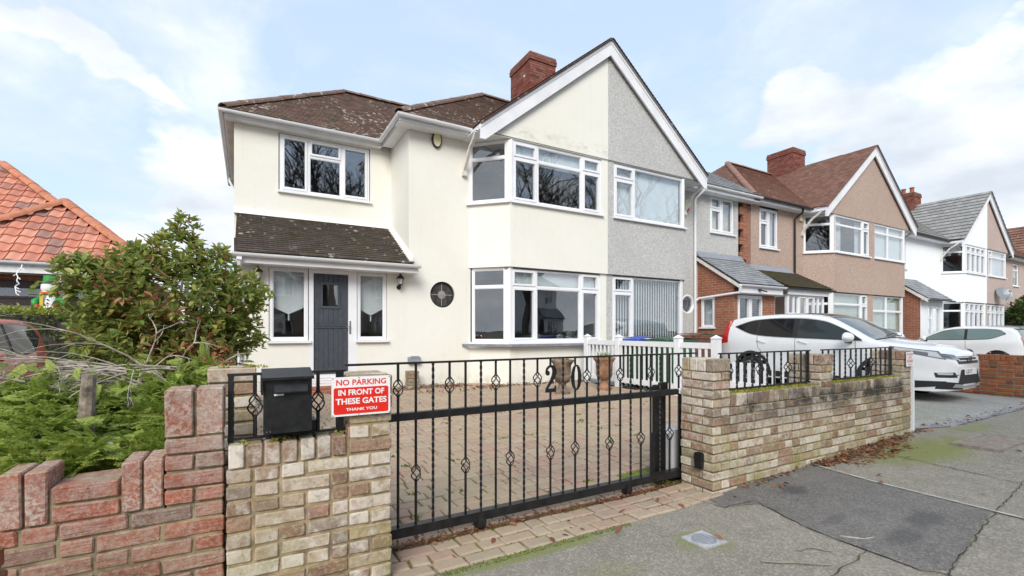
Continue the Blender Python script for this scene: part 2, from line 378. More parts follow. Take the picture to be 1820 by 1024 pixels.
MT['orange_brick'] = brick_mat('orange_red_brick', [(.36, .12, .05), (.30, .10, .05), (.13, .075, .05), (.40, .16, .07), (.33, .115, .055)], .0, .25)
MT['chim_brick'] = brick_mat('dark_red_chimney_brick', [(.17, .052, .036), (.26, .075, .05), (.21, .06, .045), (.30, .10, .065), (.12, .05, .042)], .10, 0, 0, 0, 'Island')
MT['mortar'] = plain('sandy_mortar', (.36, .275, .165), .95, var=.3, scale=14, bmp=.6, bscale=60)
MT['mortar_green'] = plain('mossy_mortar', (.29, .245, .15), .95, var=.35, scale=9, bmp=.6, bscale=60)
MT['mortar_dark'] = plain('grey_mortar', (.27, .23, .19), .95, var=.2, scale=14, bmp=.5)
def paver_mat(rnd):
    m, nt, b = mat('tumbled_paver_' + rnd.lower()); p = pos(nt)
    r = nd(nt, 'ObjectInfo').outputs['Random'] if rnd == 'Object' else nd(nt, 'NewGeometry').outputs['Random Per Island']
    col = ramp(nt, r, [(0, (.35, .225, .165)), (.2, (.40, .30, .22)), (.4, (.38, .235, .18)), (.6, (.43, .33, .245)), (.8, (.34, .265, .20)), (1, (.43, .28, .21))])
    n1 = noise(nt, p, 22, 6, .7)
    col = mix(nt, ramp(nt, n1, [(.42, 0), (.7, .5)]), col, (.24, .20, .16))
    col = mix(nt, ramp(nt, noise(nt, p, .9, 6, .65), [(.42, 0), (.64, .45)]), col, (.42, .37, .23))
    setin(nt, b, col=col, rough=.92, spec=.22, nrm=bump(nt, noise(nt, p, 70, 5, .7), .5, .006)); return m
MT['paver'] = paver_mat('Object'); MT['paver_i'] = paver_mat('Island')
def joint_mat():
    m, nt, b = mat('sand_and_moss_joint'); p = pos(nt)
    f = ramp(nt, noise(nt, p, 1.7, 6, .7), [(.42, 0), (.58, 1)])
    col = mix(nt, f, (.15, .125, .09), (.17, .235, .035))
    col = mix(nt, ramp(nt, noise(nt, p, 30, 4), [(.4, 0), (.7, .6)]), col, (.05, .045, .03))
    setin(nt, b, col=col, rough=1, spec=.1, nrm=bump(nt, noise(nt, p, 90, 4), .8, .01)); return m
MT['joint'] = joint_mat()
def asphalt(name, c, moss=0, speck=.5, mossctr=None):
    m, nt, b = mat(name); p = pos(nt)
    n1 = noise(nt, p, 110, 4, .7); n2 = noise(nt, p, 1.1, 7, .65); n3 = noise(nt, p, 300, 2, .6)
    col = mix(nt, ramp(nt, n2, [(.3, 0), (.72, 1)]), tuple(x * .84 for x in c), tuple(x * 1.16 for x in c))
    col = mix(nt, ramp(nt, n1, [(.36, .8), (.50, 0)]), col, tuple(x * .40 for x in c))
    ag = nd(nt, 'TexVoronoi', {'Vector': p, 'Scale': 85.0}); agw = nd(nt, 'TexWhiteNoise', {'Vector': ag.outputs['Position']}).outputs[0]
    col = mix(nt, math_(nt, 'MULTIPLY', ramp(nt, agw, [(.5, 0), (1, 1)]), .75), col, tuple(min(1, x * 1.55) for x in c))
    col = mix(nt, math_(nt, 'MULTIPLY', ramp(nt, n3, [(.60, 0), (.68, 1)]), speck), col, (.42, .41, .38))
    col = mix(nt, ramp(nt, noise(nt, p, 6, 6, .7), [(.46, 0), (.72, .5)]), col, tuple(x * .62 for x in c))
    if mossctr:
        for (cx, cy, rx, ry, st, *mc) in mossctr:
            q = vmath(nt, 'DIVIDE', vmath(nt, 'SUBTRACT', p, (cx, cy, 0)), (rx, ry, 1e3))
            d = nd(nt, 'VectorMath', {0: q}, operation='LENGTH').outputs['Value']
            d = math_(nt, 'ADD', d, math_(nt, 'MULTIPLY', math_(nt, 'SUBTRACT', noise(nt, p, 5.5, 7, .72), .5), 1.7))
            mk = math_(nt, 'MULTIPLY', ramp(nt, d, [(.45, 1), (.95, 0)]), st)
            mk = math_(nt, 'MULTIPLY', mk, ramp(nt, n1, [(.32, .35), (.55, 1)]))
            col = mix(nt, mk, col, mc[0] if mc else (.20, .22, .06))
    setin(nt, b, col=col, rough=.94, spec=.2, nrm=bump(nt, math_(nt, 'ADD', n1, math_(nt, 'MULTIPLY', n3, .5)), .6, .006)); return m
MT['pave'] = asphalt('grey_tarmac', (.268, .243, .198), mossctr=[(6.1, 2.15, 1.0, .50, .95), (6.9, 2.0, .5, .3, .6), (1.5, 2.41, .9, .06, .8), (2.56, 2.02, .24, .20, .75), (1.75, 2.0, .30, .18, .3), (8.2, 2.35, 1.0, .2, .6), (3.3, 2.33, .2, .12, .4)])
MT['patch'] = asphalt('dark_tarmac_patch', (.175, .162, .148), speck=.25, mossctr=[(3.93, 2.22, .22, .10, .7, (.06, .06, .06)), (3.70, 1.38, .32, .10, .65, (.07, .07, .07)), (4.12, 1.42, .24, .12, .6, (.07, .07, .07)), (3.62, 1.75, .22, .06, .5, (.09, .085, .085))])
MT['road'] = asphalt('road_tarmac', (.07, .07, .072), speck=.35)
MT['concrete'] = asphalt('grey_concrete_drive', (.33, .322, .30), speck=.1, mossctr=[(9.0, 3.2, 1.6, .5, .25)])
MT['kerb'] = plain('concrete_kerb', (.36, .35, .32), .9, var=.15, scale=7, bmp=.3)
MT['strip'] = plain('pale_stone_edging', (.47, .45, .37), .85, var=.18, scale=9, bmp=.3)
MT['crackm'] = plain('mossy_crack', (.055, .055, .028), 1, var=.45, scale=11)
MT['soil'] = plain('earth', (.075, .055, .038), 1, var=.35, scale=5, bmp=.8, bscale=20)
def leafmat(name, stops, rough=.45, sub=.0, tr=.25):
    m, nt, b = mat(name); p = pos(nt)
    r = nd(nt, 'NewGeometry').outputs['Random Per Island']
    col = ramp(nt, r, [(i / (len(stops) - 1), c) for i, c in enumerate(stops)])
    col = mix(nt, ramp(nt, noise(nt, p, 2.4, 4, .6), [(.35, .0), (.7, .45)]), col, tuple(x * .8 for x in stops[0]))
    setin(nt, b, col=col, rough=rough, spec=.4)
    t = nd(nt, 'BsdfTranslucent', {'Color': col}); x = nd(nt, 'MixShader', {0: tr, 1: b.outputs[0], 2: t.outputs[0]})
    nt.links.new(x.outputs[0], nt.nodes['Material Output'].inputs[0]); return m
MT['laurel'] = leafmat('glossy_shrub_leaf', [(.21, .30, .07), (.26, .35, .085), (.36, .41, .10), (.17, .25, .07), (.31, .36, .09), (.45, .45, .13), (.23, .32, .085)], .4, tr=.5)
MT['youngleaf'] = leafmat('young_yellow_leaf', [(.48, .50, .13), (.55, .53, .16), (.40, .46, .12), (.58, .50, .17)], .4, tr=.45)
MT['redleaf'] = leafmat('reddish_shrub_leaf', [(.42, .15, .08), (.44, .22, .10), (.38, .24, .09), (.48, .30, .12)], .4, tr=.45)
MT['conifer'] = leafmat('conifer_spray', [(.24, .34, .06), (.34, .44, .085), (.42, .50, .10), (.54, .58, .15), (.28, .38, .07)], .6, tr=.4)
MT['hedge'] = leafmat('hedge_leaf', [(.09, .14, .035), (.12, .175, .04), (.07, .115, .03)], .5)
MT['hedgetop'] = leafmat('yellow_hedge_leaf', [(.33, .36, .045), (.27, .31, .04), (.40, .42, .07)], .5)
MT['dry'] = leafmat('dry_fallen_leaf', [(.19, .075, .035), (.27, .115, .05), (.13, .055, .032), (.33, .17, .085), (.22, .09, .05)], .8, tr=.08)
MT['moss'] = leafmat('moss_tuft', [(.14, .19, .025), (.19, .24, .03), (.10, .14, .025)], .9, tr=.1)
MT['moss_y'] = leafmat('yellow_moss_tuft', [(.36, .33, .04), (.27, .27, .04), (.20, .21, .05)], .9, tr=.1)
MT['bark'] = plain('grey_brown_bark', (.38, .32, .265), .95, var=.25, scale=20, bmp=.6, bscale=60)
MT['twig'] = plain('pale_dead_twig', (.44, .385, .325), .95, var=.3, scale=14)
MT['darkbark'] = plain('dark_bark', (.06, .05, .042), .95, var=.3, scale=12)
# ================================================================== ground
def clamp(x, a=0., b=1.): return max(a, min(b, x))
def gz(x, y):
    f = .038 * clamp(x - 3.0, 0, 4) - .075 * clamp((x - 7.2) / 1.0) - .07 * clamp((x - 12.9) / 2)
    t = clamp((y - 2.9) / 6.1)
    return f + (.15 - f) * t
def sheet(x0, x1, y0, y1, dz, step=1.0, fn=None):
    nx = max(1, int(round((x1 - x0) / step))); ny = max(1, int(round((y1 - y0) / step)))
    P = [[(x0 + (x1 - x0) * i / nx, y0 + (y1 - y0) * j / ny, gz(x0 + (x1 - x0) * i / nx, y0 + (y1 - y0) * j / ny) + dz) for i in range(nx + 1)] for j in range(ny + 1)]
    return MB().grid(P)
def polysheet(pts, dz):          # flat polygon laid on the ground, triangulated finely enough by its corners
    m = MB(); m.add([(x, y, gz(x, y) + dz) for x, y in pts], [tuple(range(len(pts)))]); return m
g = MB(); xs = [-1500, -400, -120, -60, -30, -15, -8, -4, -2, 0, 1, 2, 3, 4, 5, 6, 7, 8, 10, 13, 20, 30, 60, 120, 400, 1500]
ys = [-1500, -400, -120, -60, -25, -1.6, 2.9, 3.6, 4.5, 6, 7.5, 9, 12, 20, 40, 120, 400, 1500]
g.grid([[(x, y, (gz(x, y) if y > -1.6 else 0) - .035 - (.16 if y < -1.6 else 0)) for x in xs] for y in ys])
struct('ground', g, MT['soil'])
pav = sheet(-40, 90, -1.45, 2.53, 0, .5); PAVE = struct('pavement', pav, MT['pave'])
struct('road', MB().grid([[(-120, -9.5, -.12), (160, -9.5, -.12)], [(-120, -1.6, -.12), (160, -1.6, -.12)]]), MT['road'])
far_pave = MB().grid([[(-120, -14, .0), (160, -14, .0)], [(-120, -9.5, .0), (160, -9.5, .0)]]); struct('pavement', far_pave, MT['pave'])
kb = MB(); kb.grid([[(x, y, gz(x, 0) + z) for x in (-60, 3, 4, 5, 6, 7, 90)] for y, z in ((-1.62, -.14), (-1.62, .004), (-1.44, .006), (-1.44, -.05))]); struct('kerb', kb, MT['kerb'])
# the neighbours' hard standings
struct('driveway', sheet(7.0, 12.75, 2.53, 9.8, .004, .6), MT['concrete'])
struct('driveway', sheet(12.9, 60, 2.53, 9.8, .004, 2.0), MT['concrete'])
struct('driveway', sheet(-12, -1.9, 4.6, 12.2, .0, 1.2), MT['concrete'])
# tarmac repair, joints and cracks on the pavement
pt = polysheet([(3.22, 2.50), (4.0, 2.515), (4.73, 2.50), (4.66, 1.96), (4.64, 1.22), (4.1, 1.16), (3.45, 1.06), (3.29, 1.15), (3.30, 1.42), (3.32, 1.76), (3.45, 2.20), (3.30, 2.27), (3.17, 2.30)], .004)
part('tarmac_patch', pt, MT['patch'], PAVE)
def ribbon(pts, w, dz, name, m, jit=.012, seed=1):
    rr = random.Random(seed); P = []; mb = MB()
    fine = []
    for a_, b_ in zip(pts, pts[1:]):
        d = math.dist(a_, b_); n = max(2, int(d / .05))
        fine += [(a_[0] + (b_[0] - a_[0]) * i / n, a_[1] + (b_[1] - a_[1]) * i / n) for i in range(n)]
    fine.append(pts[-1])
    row0, row1 = [], []
    for i, (x, y) in enumerate(fine):
        a_ = fine[max(0, i - 1)]; b_ = fine[min(len(fine) - 1, i + 1)]
        dx, dy = b_[0] - a_[0], b_[1] - a_[1]; L = math.hypot(dx, dy) or 1
        nx, ny = -dy / L, dx / L; o = rr.uniform(-jit, jit); ww = w * rr.uniform(.5, 1.4) if jit else w
        row0.append((x + nx * (o + ww), y + ny * (o + ww), gz(x, y) + dz)); row1.append((x + nx * (o - ww), y + ny * (o - ww), gz(x, y) + dz))
    mb.grid([row0, row1]); return part(name, mb, m, PAVE)
ribbon([(4.735, 2.50), (4.66, 1.96), (4.645, 1.22), (4.64, .9), (4.63, -1.4)], .013, .012, 'stone_edging', MT['strip'], .002)
ribbon([(3.13, 2.52), (3.17, 2.30), (3.47, 2.26), (3.31, 1.76), (3.29, 1.40), (3.28, 1.14), (3.36, 1.06), (4.64, 1.2), (5.6, 1.28), (7.5, 1.32), (12, 1.35)], .0035, .008, 'crack', MT['crackm'], .012, 3)
ribbon([(3.30, 1.41), (2.82, 1.38), (2.2, 1.33), (1.2, 1.3)], .0035, .008, 'crack', MT['crackm'], .012, 4)
ribbon([(5.72, 2.50), (5.62, 1.9), (5.55, 1.29)], .005, .008, 'crack', MT['crackm'], .01, 5)
ribbon([(7.9, 2.5), (7.7, 1.4), (7.6, -1.4)], .005, .008, 'crack', MT['crackm'], .01, 6)
ribbon([(3.36, 1.06), (3.2, .2), (3.15, -1.4)], .005, .008, 'crack', MT['crackm'], .015, 8)
ribbon([(7.1, 2.56), (9, 2.57), (12.7, 2.55)], .035, .008, 'stone_edging', MT['slate'], .003, 7)
MT['yellow'] = plain('worn_yellow_paint', (.30, .272, .20), .95, var=.14, scale=25)
for k_, pts in enumerate([[(2.62, 1.66), (2.83, 1.52), (2.93, 1.44)], [(2.95, 1.64), (3.06, 1.62), (3.08, 1.55), (3.13, 1.53)]]):
    ribbon(pts, .008, .009, 'survey_mark', MT['yellow'], .006, 20 + k_)
# ================================================================== building helpers
Z3 = Vector((0, 0, 1))
class Face:                      # a vertical wall plane: s runs along it, n points out of it
    def __init__(s, p0, p1):
        s.o = Vector((p0[0], p0[1], 0)); d = Vector((p1[0] - p0[0], p1[1] - p0[1], 0)); s.L = d.length; s.d = d.normalized()
        s.n = Vector((s.d.y, -s.d.x, 0))
    def p(s, a, z, out=0.): return s.o + s.d * a + s.n * out + Z3 * z
    def box(s, mb, a0, a1, z0, z1, n0, n1, mi=0): mb.obox(s.p(a0, z0, n0), s.d, s.n, Z3, a1 - a0, n1 - n0, z1 - z0, mi)
def wall(mb, F, z0, z1, holes=(), rounds=(), a0=0., a1=None, reveal=.10, back=.25, mi=0):
    a1 = F.L if a1 is None else a1
    hs = list(holes) + [(c - r * 1.25, c + r * 1.25, zc - r * 1.25, zc + r * 1.25) for c, zc, r in rounds]
    xs = sorted({a0, a1, *[h[0] for h in hs], *[h[1] for h in hs]}); zs = sorted({z0, z1, *[h[2] for h in hs], *[h[3] for h in hs]})
    xs = [x for x in xs if a0 <= x <= a1]; zs = [z for z in zs if z0 <= z <= z1]
    for xa, xb in zip(xs, xs[1:]):
        for za, zb in zip(zs, zs[1:]):
            cx, cz = (xa + xb) / 2, (za + zb) / 2
            if any(h[0] < cx < h[1] and h[2] < cz < h[3] for h in hs): continue
            mb.add([F.p(xa, za), F.p(xb, za), F.p(xb, zb), F.p(xa, zb)], [(0, 1, 2, 3)], mi)
    for h in holes:
        c = [(h[0], h[2]), (h[1], h[2]), (h[1], h[3]), (h[0], h[3])]
        for i in range(4):
            p, q = c[i], c[(i + 1) % 4]
            mb.add([F.p(*p), F.p(*q), F.p(*q, -reveal), F.p(*p, -reveal)], [(0, 3, 2, 1)], mi)
    for cx, zc, r in rounds:
        n = 40; sq = []; ci = []
        for i in range(n):
            t = 2 * math.pi * i / n; ct, sn_ = math.cos(t), math.sin(t); k = r * 1.25 / max(abs(ct), abs(sn_))
            sq.append((cx + ct * k, zc + sn_ * k)); ci.append((cx + ct * r, zc + sn_ * r))
        # add the square's own corners by snapping the nearest samples
        for i in range(n):
            j = (i + 1) % n
            mb.add([F.p(*ci[i]), F.p(*sq[i]), F.p(*sq[j]), F.p(*ci[j])], [(0, 1, 2, 3)], mi)
            mb.add([F.p(*ci[i]), F.p(*ci[j]), F.p(*ci[j], -reveal), F.p(*ci[i], -reveal)], [(0, 1, 2, 3)], mi)
    return mb
def window(parent, F, a0, a1, z0, z1, cols, set_=-.06, fw=.055, sill=True, name='window', frame_mat='pvc', blind=None, glass='glass', sill_mat=None, sash=.045, label=None):
    # cols: list of (a_start, a_end, transom height or None, lower opens, upper opens) measured along the wall
    W = MB(); n0, n1 = set_ - .03, set_ + .035
    F.box(W, a0, a1, z0, z0 + fw, n0, n1); F.box(W, a0, a1, z1 - fw, z1, n0, n1)
    F.box(W, a0, a0 + fw, z0 + fw, z1 - fw, n0, n1); F.box(W, a1 - fw, a1, z0 + fw, z1 - fw, n0, n1)
    panes = []
    for i, (ca, cb, tz, lo, up) in enumerate(cols):
        if i: F.box(W, ca - fw * .55, ca + fw * .55, z0 + fw, z1 - fw, n0, n1 - .002)
        A = (a0 + fw) if i == 0 else ca + fw * .55; B = (a1 - fw) if i == len(cols) - 1 else cb - fw * .55
        cells = [(z0 + fw, z1 - fw, lo)] if tz is None else [(z0 + fw, tz - fw * .5, lo), (tz + fw * .5, z1 - fw, up)]
        if tz is not None: F.box(W, A, B, tz - fw * .5, tz + fw * .5, n0, n1 - .003)
        for za, zb, op in cells:
            s = sash if op else .016
            m1 = n1 + (.018 if op else -.012)
            F.box(W, A, B, za, za + s, n0 + .01, m1); F.box(W, A, B, zb - s, zb, n0 + .01, m1)
            F.box(W, A, A + s, za + s, zb - s, n0 + .01, m1); F.box(W, B - s, B, za + s, zb - s, n0 + .01, m1)
            panes.append((A + s, B - s, za + s, zb - s))
    w_ = part(name, W, MT[frame_mat], parent)
    if label: w_['label'] = label
    for A, B, za, zb in panes:
        m = MB(); e = .004
        F.box(m, A - e, B + e, za - e, zb + e, set_ - .012, set_ + .002)
        part('pane', m, MT[glass], w_)
    if sill:
        m = MB(); F.box(m, a0 - .04, a1 + .04, z0 - .045, z0 - .002, set_ - .04, .07)
        part('sill', m, MT[sill_mat or frame_mat], w_)
    if blind:
        kind, frac = blind[0], blind[1]; m = MB()
        zt = z1 - .05; zb = z1 - (z1 - z0) * frac + .03
        if kind == 'roller': F.box(m, a0 + .05, a1 - .05, zb, zt, set_ - .10, set_ - .092)
        elif kind == 'vee':
            mid = (a0 + a1) / 2; A, B = a0 + .03, a1 - .03
            m.prism([F.p(A, zt, set_ - .10), F.p(B, zt, set_ - .10), F.p(B, zb + .10, set_ - .10), F.p(mid, zb - .05, set_ - .10), F.p(A, zb + .10, set_ - .10)], F.n * .008)
            F.box(m, mid - .012, mid + .012, zb - .17, zb - .055, set_ - .095, set_ - .08)
        elif kind in ('slats', 'closed_slats'):
            n = int((a1 - a0) / .095)
            for i in range(n):
                x = a0 + .04 + (a1 - a0 - .08) * (i + .5) / n
                d = (F.d * .95 - F.n * .31) if kind == 'slats' else (F.d * .96 + F.n * .28)
                m.obox(F.p(x - .034, zb, set_ - .13), d, Vector((d.y, -d.x, 0)), Z3, .070 if kind == 'slats' else .086, .003, zt - zb)
        else:                                  # gathered curtains, one each side
            for A, B in ((a0 + .03, a0 + (a1 - a0) * blind[3]), (a1 - (a1 - a0) * blind[3], a1 - .03)):
                m = MB(); n = 28; rows = [[F.p(A + (B - A) * i / n, z, set_ - .13 + .022 * math.sin(i * 1.35)) for i in range(n + 1)] for z in (zb, zt)]
                m.grid(rows); part('curtain', m, MT[blind[2]], w_, smooth=True)
        bm_ = MT[blind[2]] if len(blind) > 2 else MT['blind']
        if 'slats' in kind: stuff(part('blind', m, bm_, w_))
        elif kind != 'curtain': part('blind', m, bm_, w_)
    return w_
def clip_half(poly, f):          # keep the side where f(p) >= 0
    out = []
    for i, p in enumerate(poly):
        q = poly[(i + 1) % len(poly)]; a_, b_ = f(p), f(q)
        if a_ >= 0: out.append(p)
        if (a_ >= 0) != (b_ >= 0): t = a_ / (a_ - b_); out.append(p + (q - p) * t)
    return out
def roof_plane(name, parent, polys, mat_, gauge=.10, tw=.165, lip=.014, thick=.03):
    mb = MB(); uvs = []
    pts0 = [Vector(p) for p in polys[0]]
    n = Vector((0, 0, 0))
    for i in range(len(pts0)):
        a_, b_ = pts0[i], pts0[(i + 1) % len(pts0)]; n += Vector(((a_.y - b_.y) * (a_.z + b_.z), (a_.z - b_.z) * (a_.x + b_.x), (a_.x - b_.x) * (a_.y + b_.y)))
    n.normalize()
    if n.z < 0: n = -n
    up = (Z3 - n * n.z).normalized(); al = up.cross(n).normalized()
    b0 = min(Vector(p).dot(up) for P in polys for p in P); b1 = max(Vector(p).dot(up) for P in polys for p in P)
    K = int((b1 - b0) / gauge) + 1; rr = random.Random(5)
    for P in polys:
        P = [Vector(p) for p in P]
        for k in range(K):
            lo, hi = b0 + k * gauge, b0 + (k + 1) * gauge
            c = clip_half(P, lambda p: p.dot(up) - lo)
            c = clip_half(c, lambda p: hi - p.dot(up)) if len(c) > 2 else c
            if len(c) < 3: continue
            top = [p + n * (thick + lip * (1 - (p.dot(up) - lo) / gauge)) for p in c]
            base = len(mb.v); mb.add(top, [tuple(range(len(top)))]); uvs.append([(p.dot(al) / tw, k + .5) for p in c])
            low = [p for p in c if abs(p.dot(up) - lo) < 1e-5]
            if len(low) == 2:
                a_, b_ = low; mb.add([a_ + n * (thick + lip), b_ + n * (thick + lip), b_ + n * (thick - .006), a_ + n * (thick - .006)], [(0, 1, 2, 3)])
                uvs.append([(p.dot(al) / tw, k + .5) for p in (a_, b_, b_, a_)])
        mb.add([p for p in P], [tuple(range(len(P)))]); uvs.append([(0, 0)] * len(P))
    me = mb.mesh(name, mat_, fix=False); ul = me.uv_layers.new(name='UVMap')
    i = 0
    for poly, u in zip(me.polygons, uvs):
        for li, c in zip(poly.loop_indices, u): ul.data[li].uv = c
    return link(name, me, parent)
RIDGE = {}
def ridge(parent, p, q, mat_, r=.11, L=.42, name='ridge_tile'):
    key = (mat_.name, r, L)
    if key not in RIDGE:
        m = MB(); n = 8; rows = []
        for x in (0, 1):
            k = 1.06 if x == 0 else .98
            rows.append([(x * (L + .03), -r * k * math.cos(math.pi * i / n), r * k * math.sin(math.pi * i / n) * .8) for i in range(n + 1)])
        m.grid(rows); m.grid([[(0, v[1], v[2]) for v in rows[0]], [(0, v[1] * .85, v[2] * .82) for v in rows[0]]])
        RIDGE[key] = m.mesh('ridge_tile', mat_, smooth=40)
        ul = RIDGE[key].uv_layers.new(name='UVMap')
    p, q = Vector(p), Vector(q); d = (q - p); n = max(1, int(d.length / L)); x = d.normalized()
    y = Z3.cross(x).normalized(); z = x.cross(y)
    for i in range(n):
        o = link(name, RIDGE[key], parent, loc=(0, 0, 0))
        M_ = Matrix((x, y, z)).transposed().to_4x4(); M_.translation = p + d * (i / n) + Vector((0, 0, R.uniform(-.006, .006))) - wloc(parent)
        s = (d.length / n) / L
        o.matrix_local = M_ @ Matrix.Diagonal((s, 1, 1, 1))
def gutter(parent, path, mat_='pvc', r=.055, name='gutter'):
    m = MB(); prof = [(r * math.cos(math.pi + math.pi * i / 8), r * math.sin(math.pi + math.pi * i / 8) * 1.1) for i in range(9)]
    prof += [(r * .88, 0)] + [(r * .88 * math.cos(-math.pi * i / 8), r * .88 * 1.1 * math.sin(-math.pi * i / 8)) for i in range(1, 9)]
    m.sweep(path, prof); g_ = part(name, m, MT[mat_], parent, smooth=35)
    b = MB(); P = [Vector(p) for p in path]
    for a_, c_ in zip(P, P[1:]):
        n = int((c_ - a_).length / 1.25)
        for i in range(1, n + 1):
            q = a_ + (c_ - a_) * (i / (n + 1)); d = (c_ - a_).normalized()
            b = MB(); b.sweep([q - d * .02, q + d * .02], [(x * 1.12, z * 1.12 + (.004 if j < 9 else -.001)) for j, (x, z) in enumerate(prof)]); part('gutter_bracket', b, MT[mat_], g_)
    return g_
def chimney(parent, x0, x1, y0, y1, zb, zt, mat_='chim_brick', pots=()):
    core = MB().box((x0 + .012, y0 + .012, zb), (x1 - .012, y1 - .012, zt - .01)); c = part('chimney', core, MT['mortar_dark'], parent)
    m = MB(); rows = int((zt - zb) / .075)
    for k in range(rows):
        z = zt - (k + 1) * .075; e = .03 if k in (1, 2) else (.015 if k == 0 else 0)
        X0, X1, Y0, Y1 = x0 - e, x1 + e, y0 - e, y1 + e
        for (ax, ay, bx, by) in ((X0, Y0, X1, Y0), (X0, Y1, X0, Y0), (X1, Y0, X1, Y1), (X1, Y1, X0, Y1)):
            F = Face((ax, ay), (bx, by)); a_ = -.112 * (k % 2) 
            while a_ < F.L - .02:
                s, t = max(a_, .0), min(a_ + .215, F.L)
                if t - s > .03: F.box(m, s + .002, t - .002, z + .005, z + .07, -.05, R.uniform(-.002, .003))
                a_ += .225
    b = part('brickwork', m, MT[mat_], c); stuff(b)
    cap = MB().box((x0 - .01, y0 - .01, zt - .012), (x1 + .01, y1 + .01, zt + .02)); part('flaunching', cap, MT['mortar_dark'], c)
    for (px_, py_) in pots:
        p = MB().lathe([(0, .0), (.12, 0), (.13, .06), (.105, .1), (.10, .3), (.125, .32), (.125, .36), (.085, .36), (.08, .1)], (px_, py_, zt + .02), 14)
        part('chimney_pot', p, MT['orange_brick'], c, smooth=35)
    return c
def lantern(parent_loc, label, facing=(0, -1)):
    x, y, z = parent_loc; t = thing('wall_lantern', label, 'lantern', (x, y, z))
    m = MB(); m.lathe([(0, 0), (.045, 0), (.05, .012), (.02, .02), (0, .02)], (x, y - .021, z + .06), 14, axis='y'); part('back_plate', m, MT['iron'], t)
    a_ = MB().tube([(x, y - .02, z + .05), (x, y - .07, z + .02), (x, y - .12, z + .04), (x, y - .13, z + .09)], .011, 6); part('arm', a_, MT['iron'], t)
    c = (x, y - .13, z)
    part('lamp_base', MB().lathe([(0, .085), (.03, .09), (.05, .11), (.05, .118), (0, .118)], c, 6), MT['iron'], t)
    gl = MB().lathe([(.044, .118), (.066, .235)], c, 6); part('lamp_glass', gl, MT['lampglass'], t)
    fr = MB()
    for i in range(6):
        an = 2 * math.pi * i / 6; fr.tube([(c[0] + .046 * math.cos(an), c[1] + .046 * math.sin(an), z + .118), (c[0] + .068 * math.cos(an), c[1] + .068 * math.sin(an), z + .235)], .005, 4)
    part('lamp_frame', fr, MT['iron'], t)
    part('lamp_roof', MB().lathe([(.085, .232), (.088, .242), (.055, .285), (.03, .30), (.018, .31), (.022, .32), (.006, .345), (.003, .38), (0, .38)], c, 12), MT['iron'], t, smooth=35)
    return t
MT['lampglass'] = plain('frosted_lamp_glass', (.55, .54, .48), .25, var=.05)
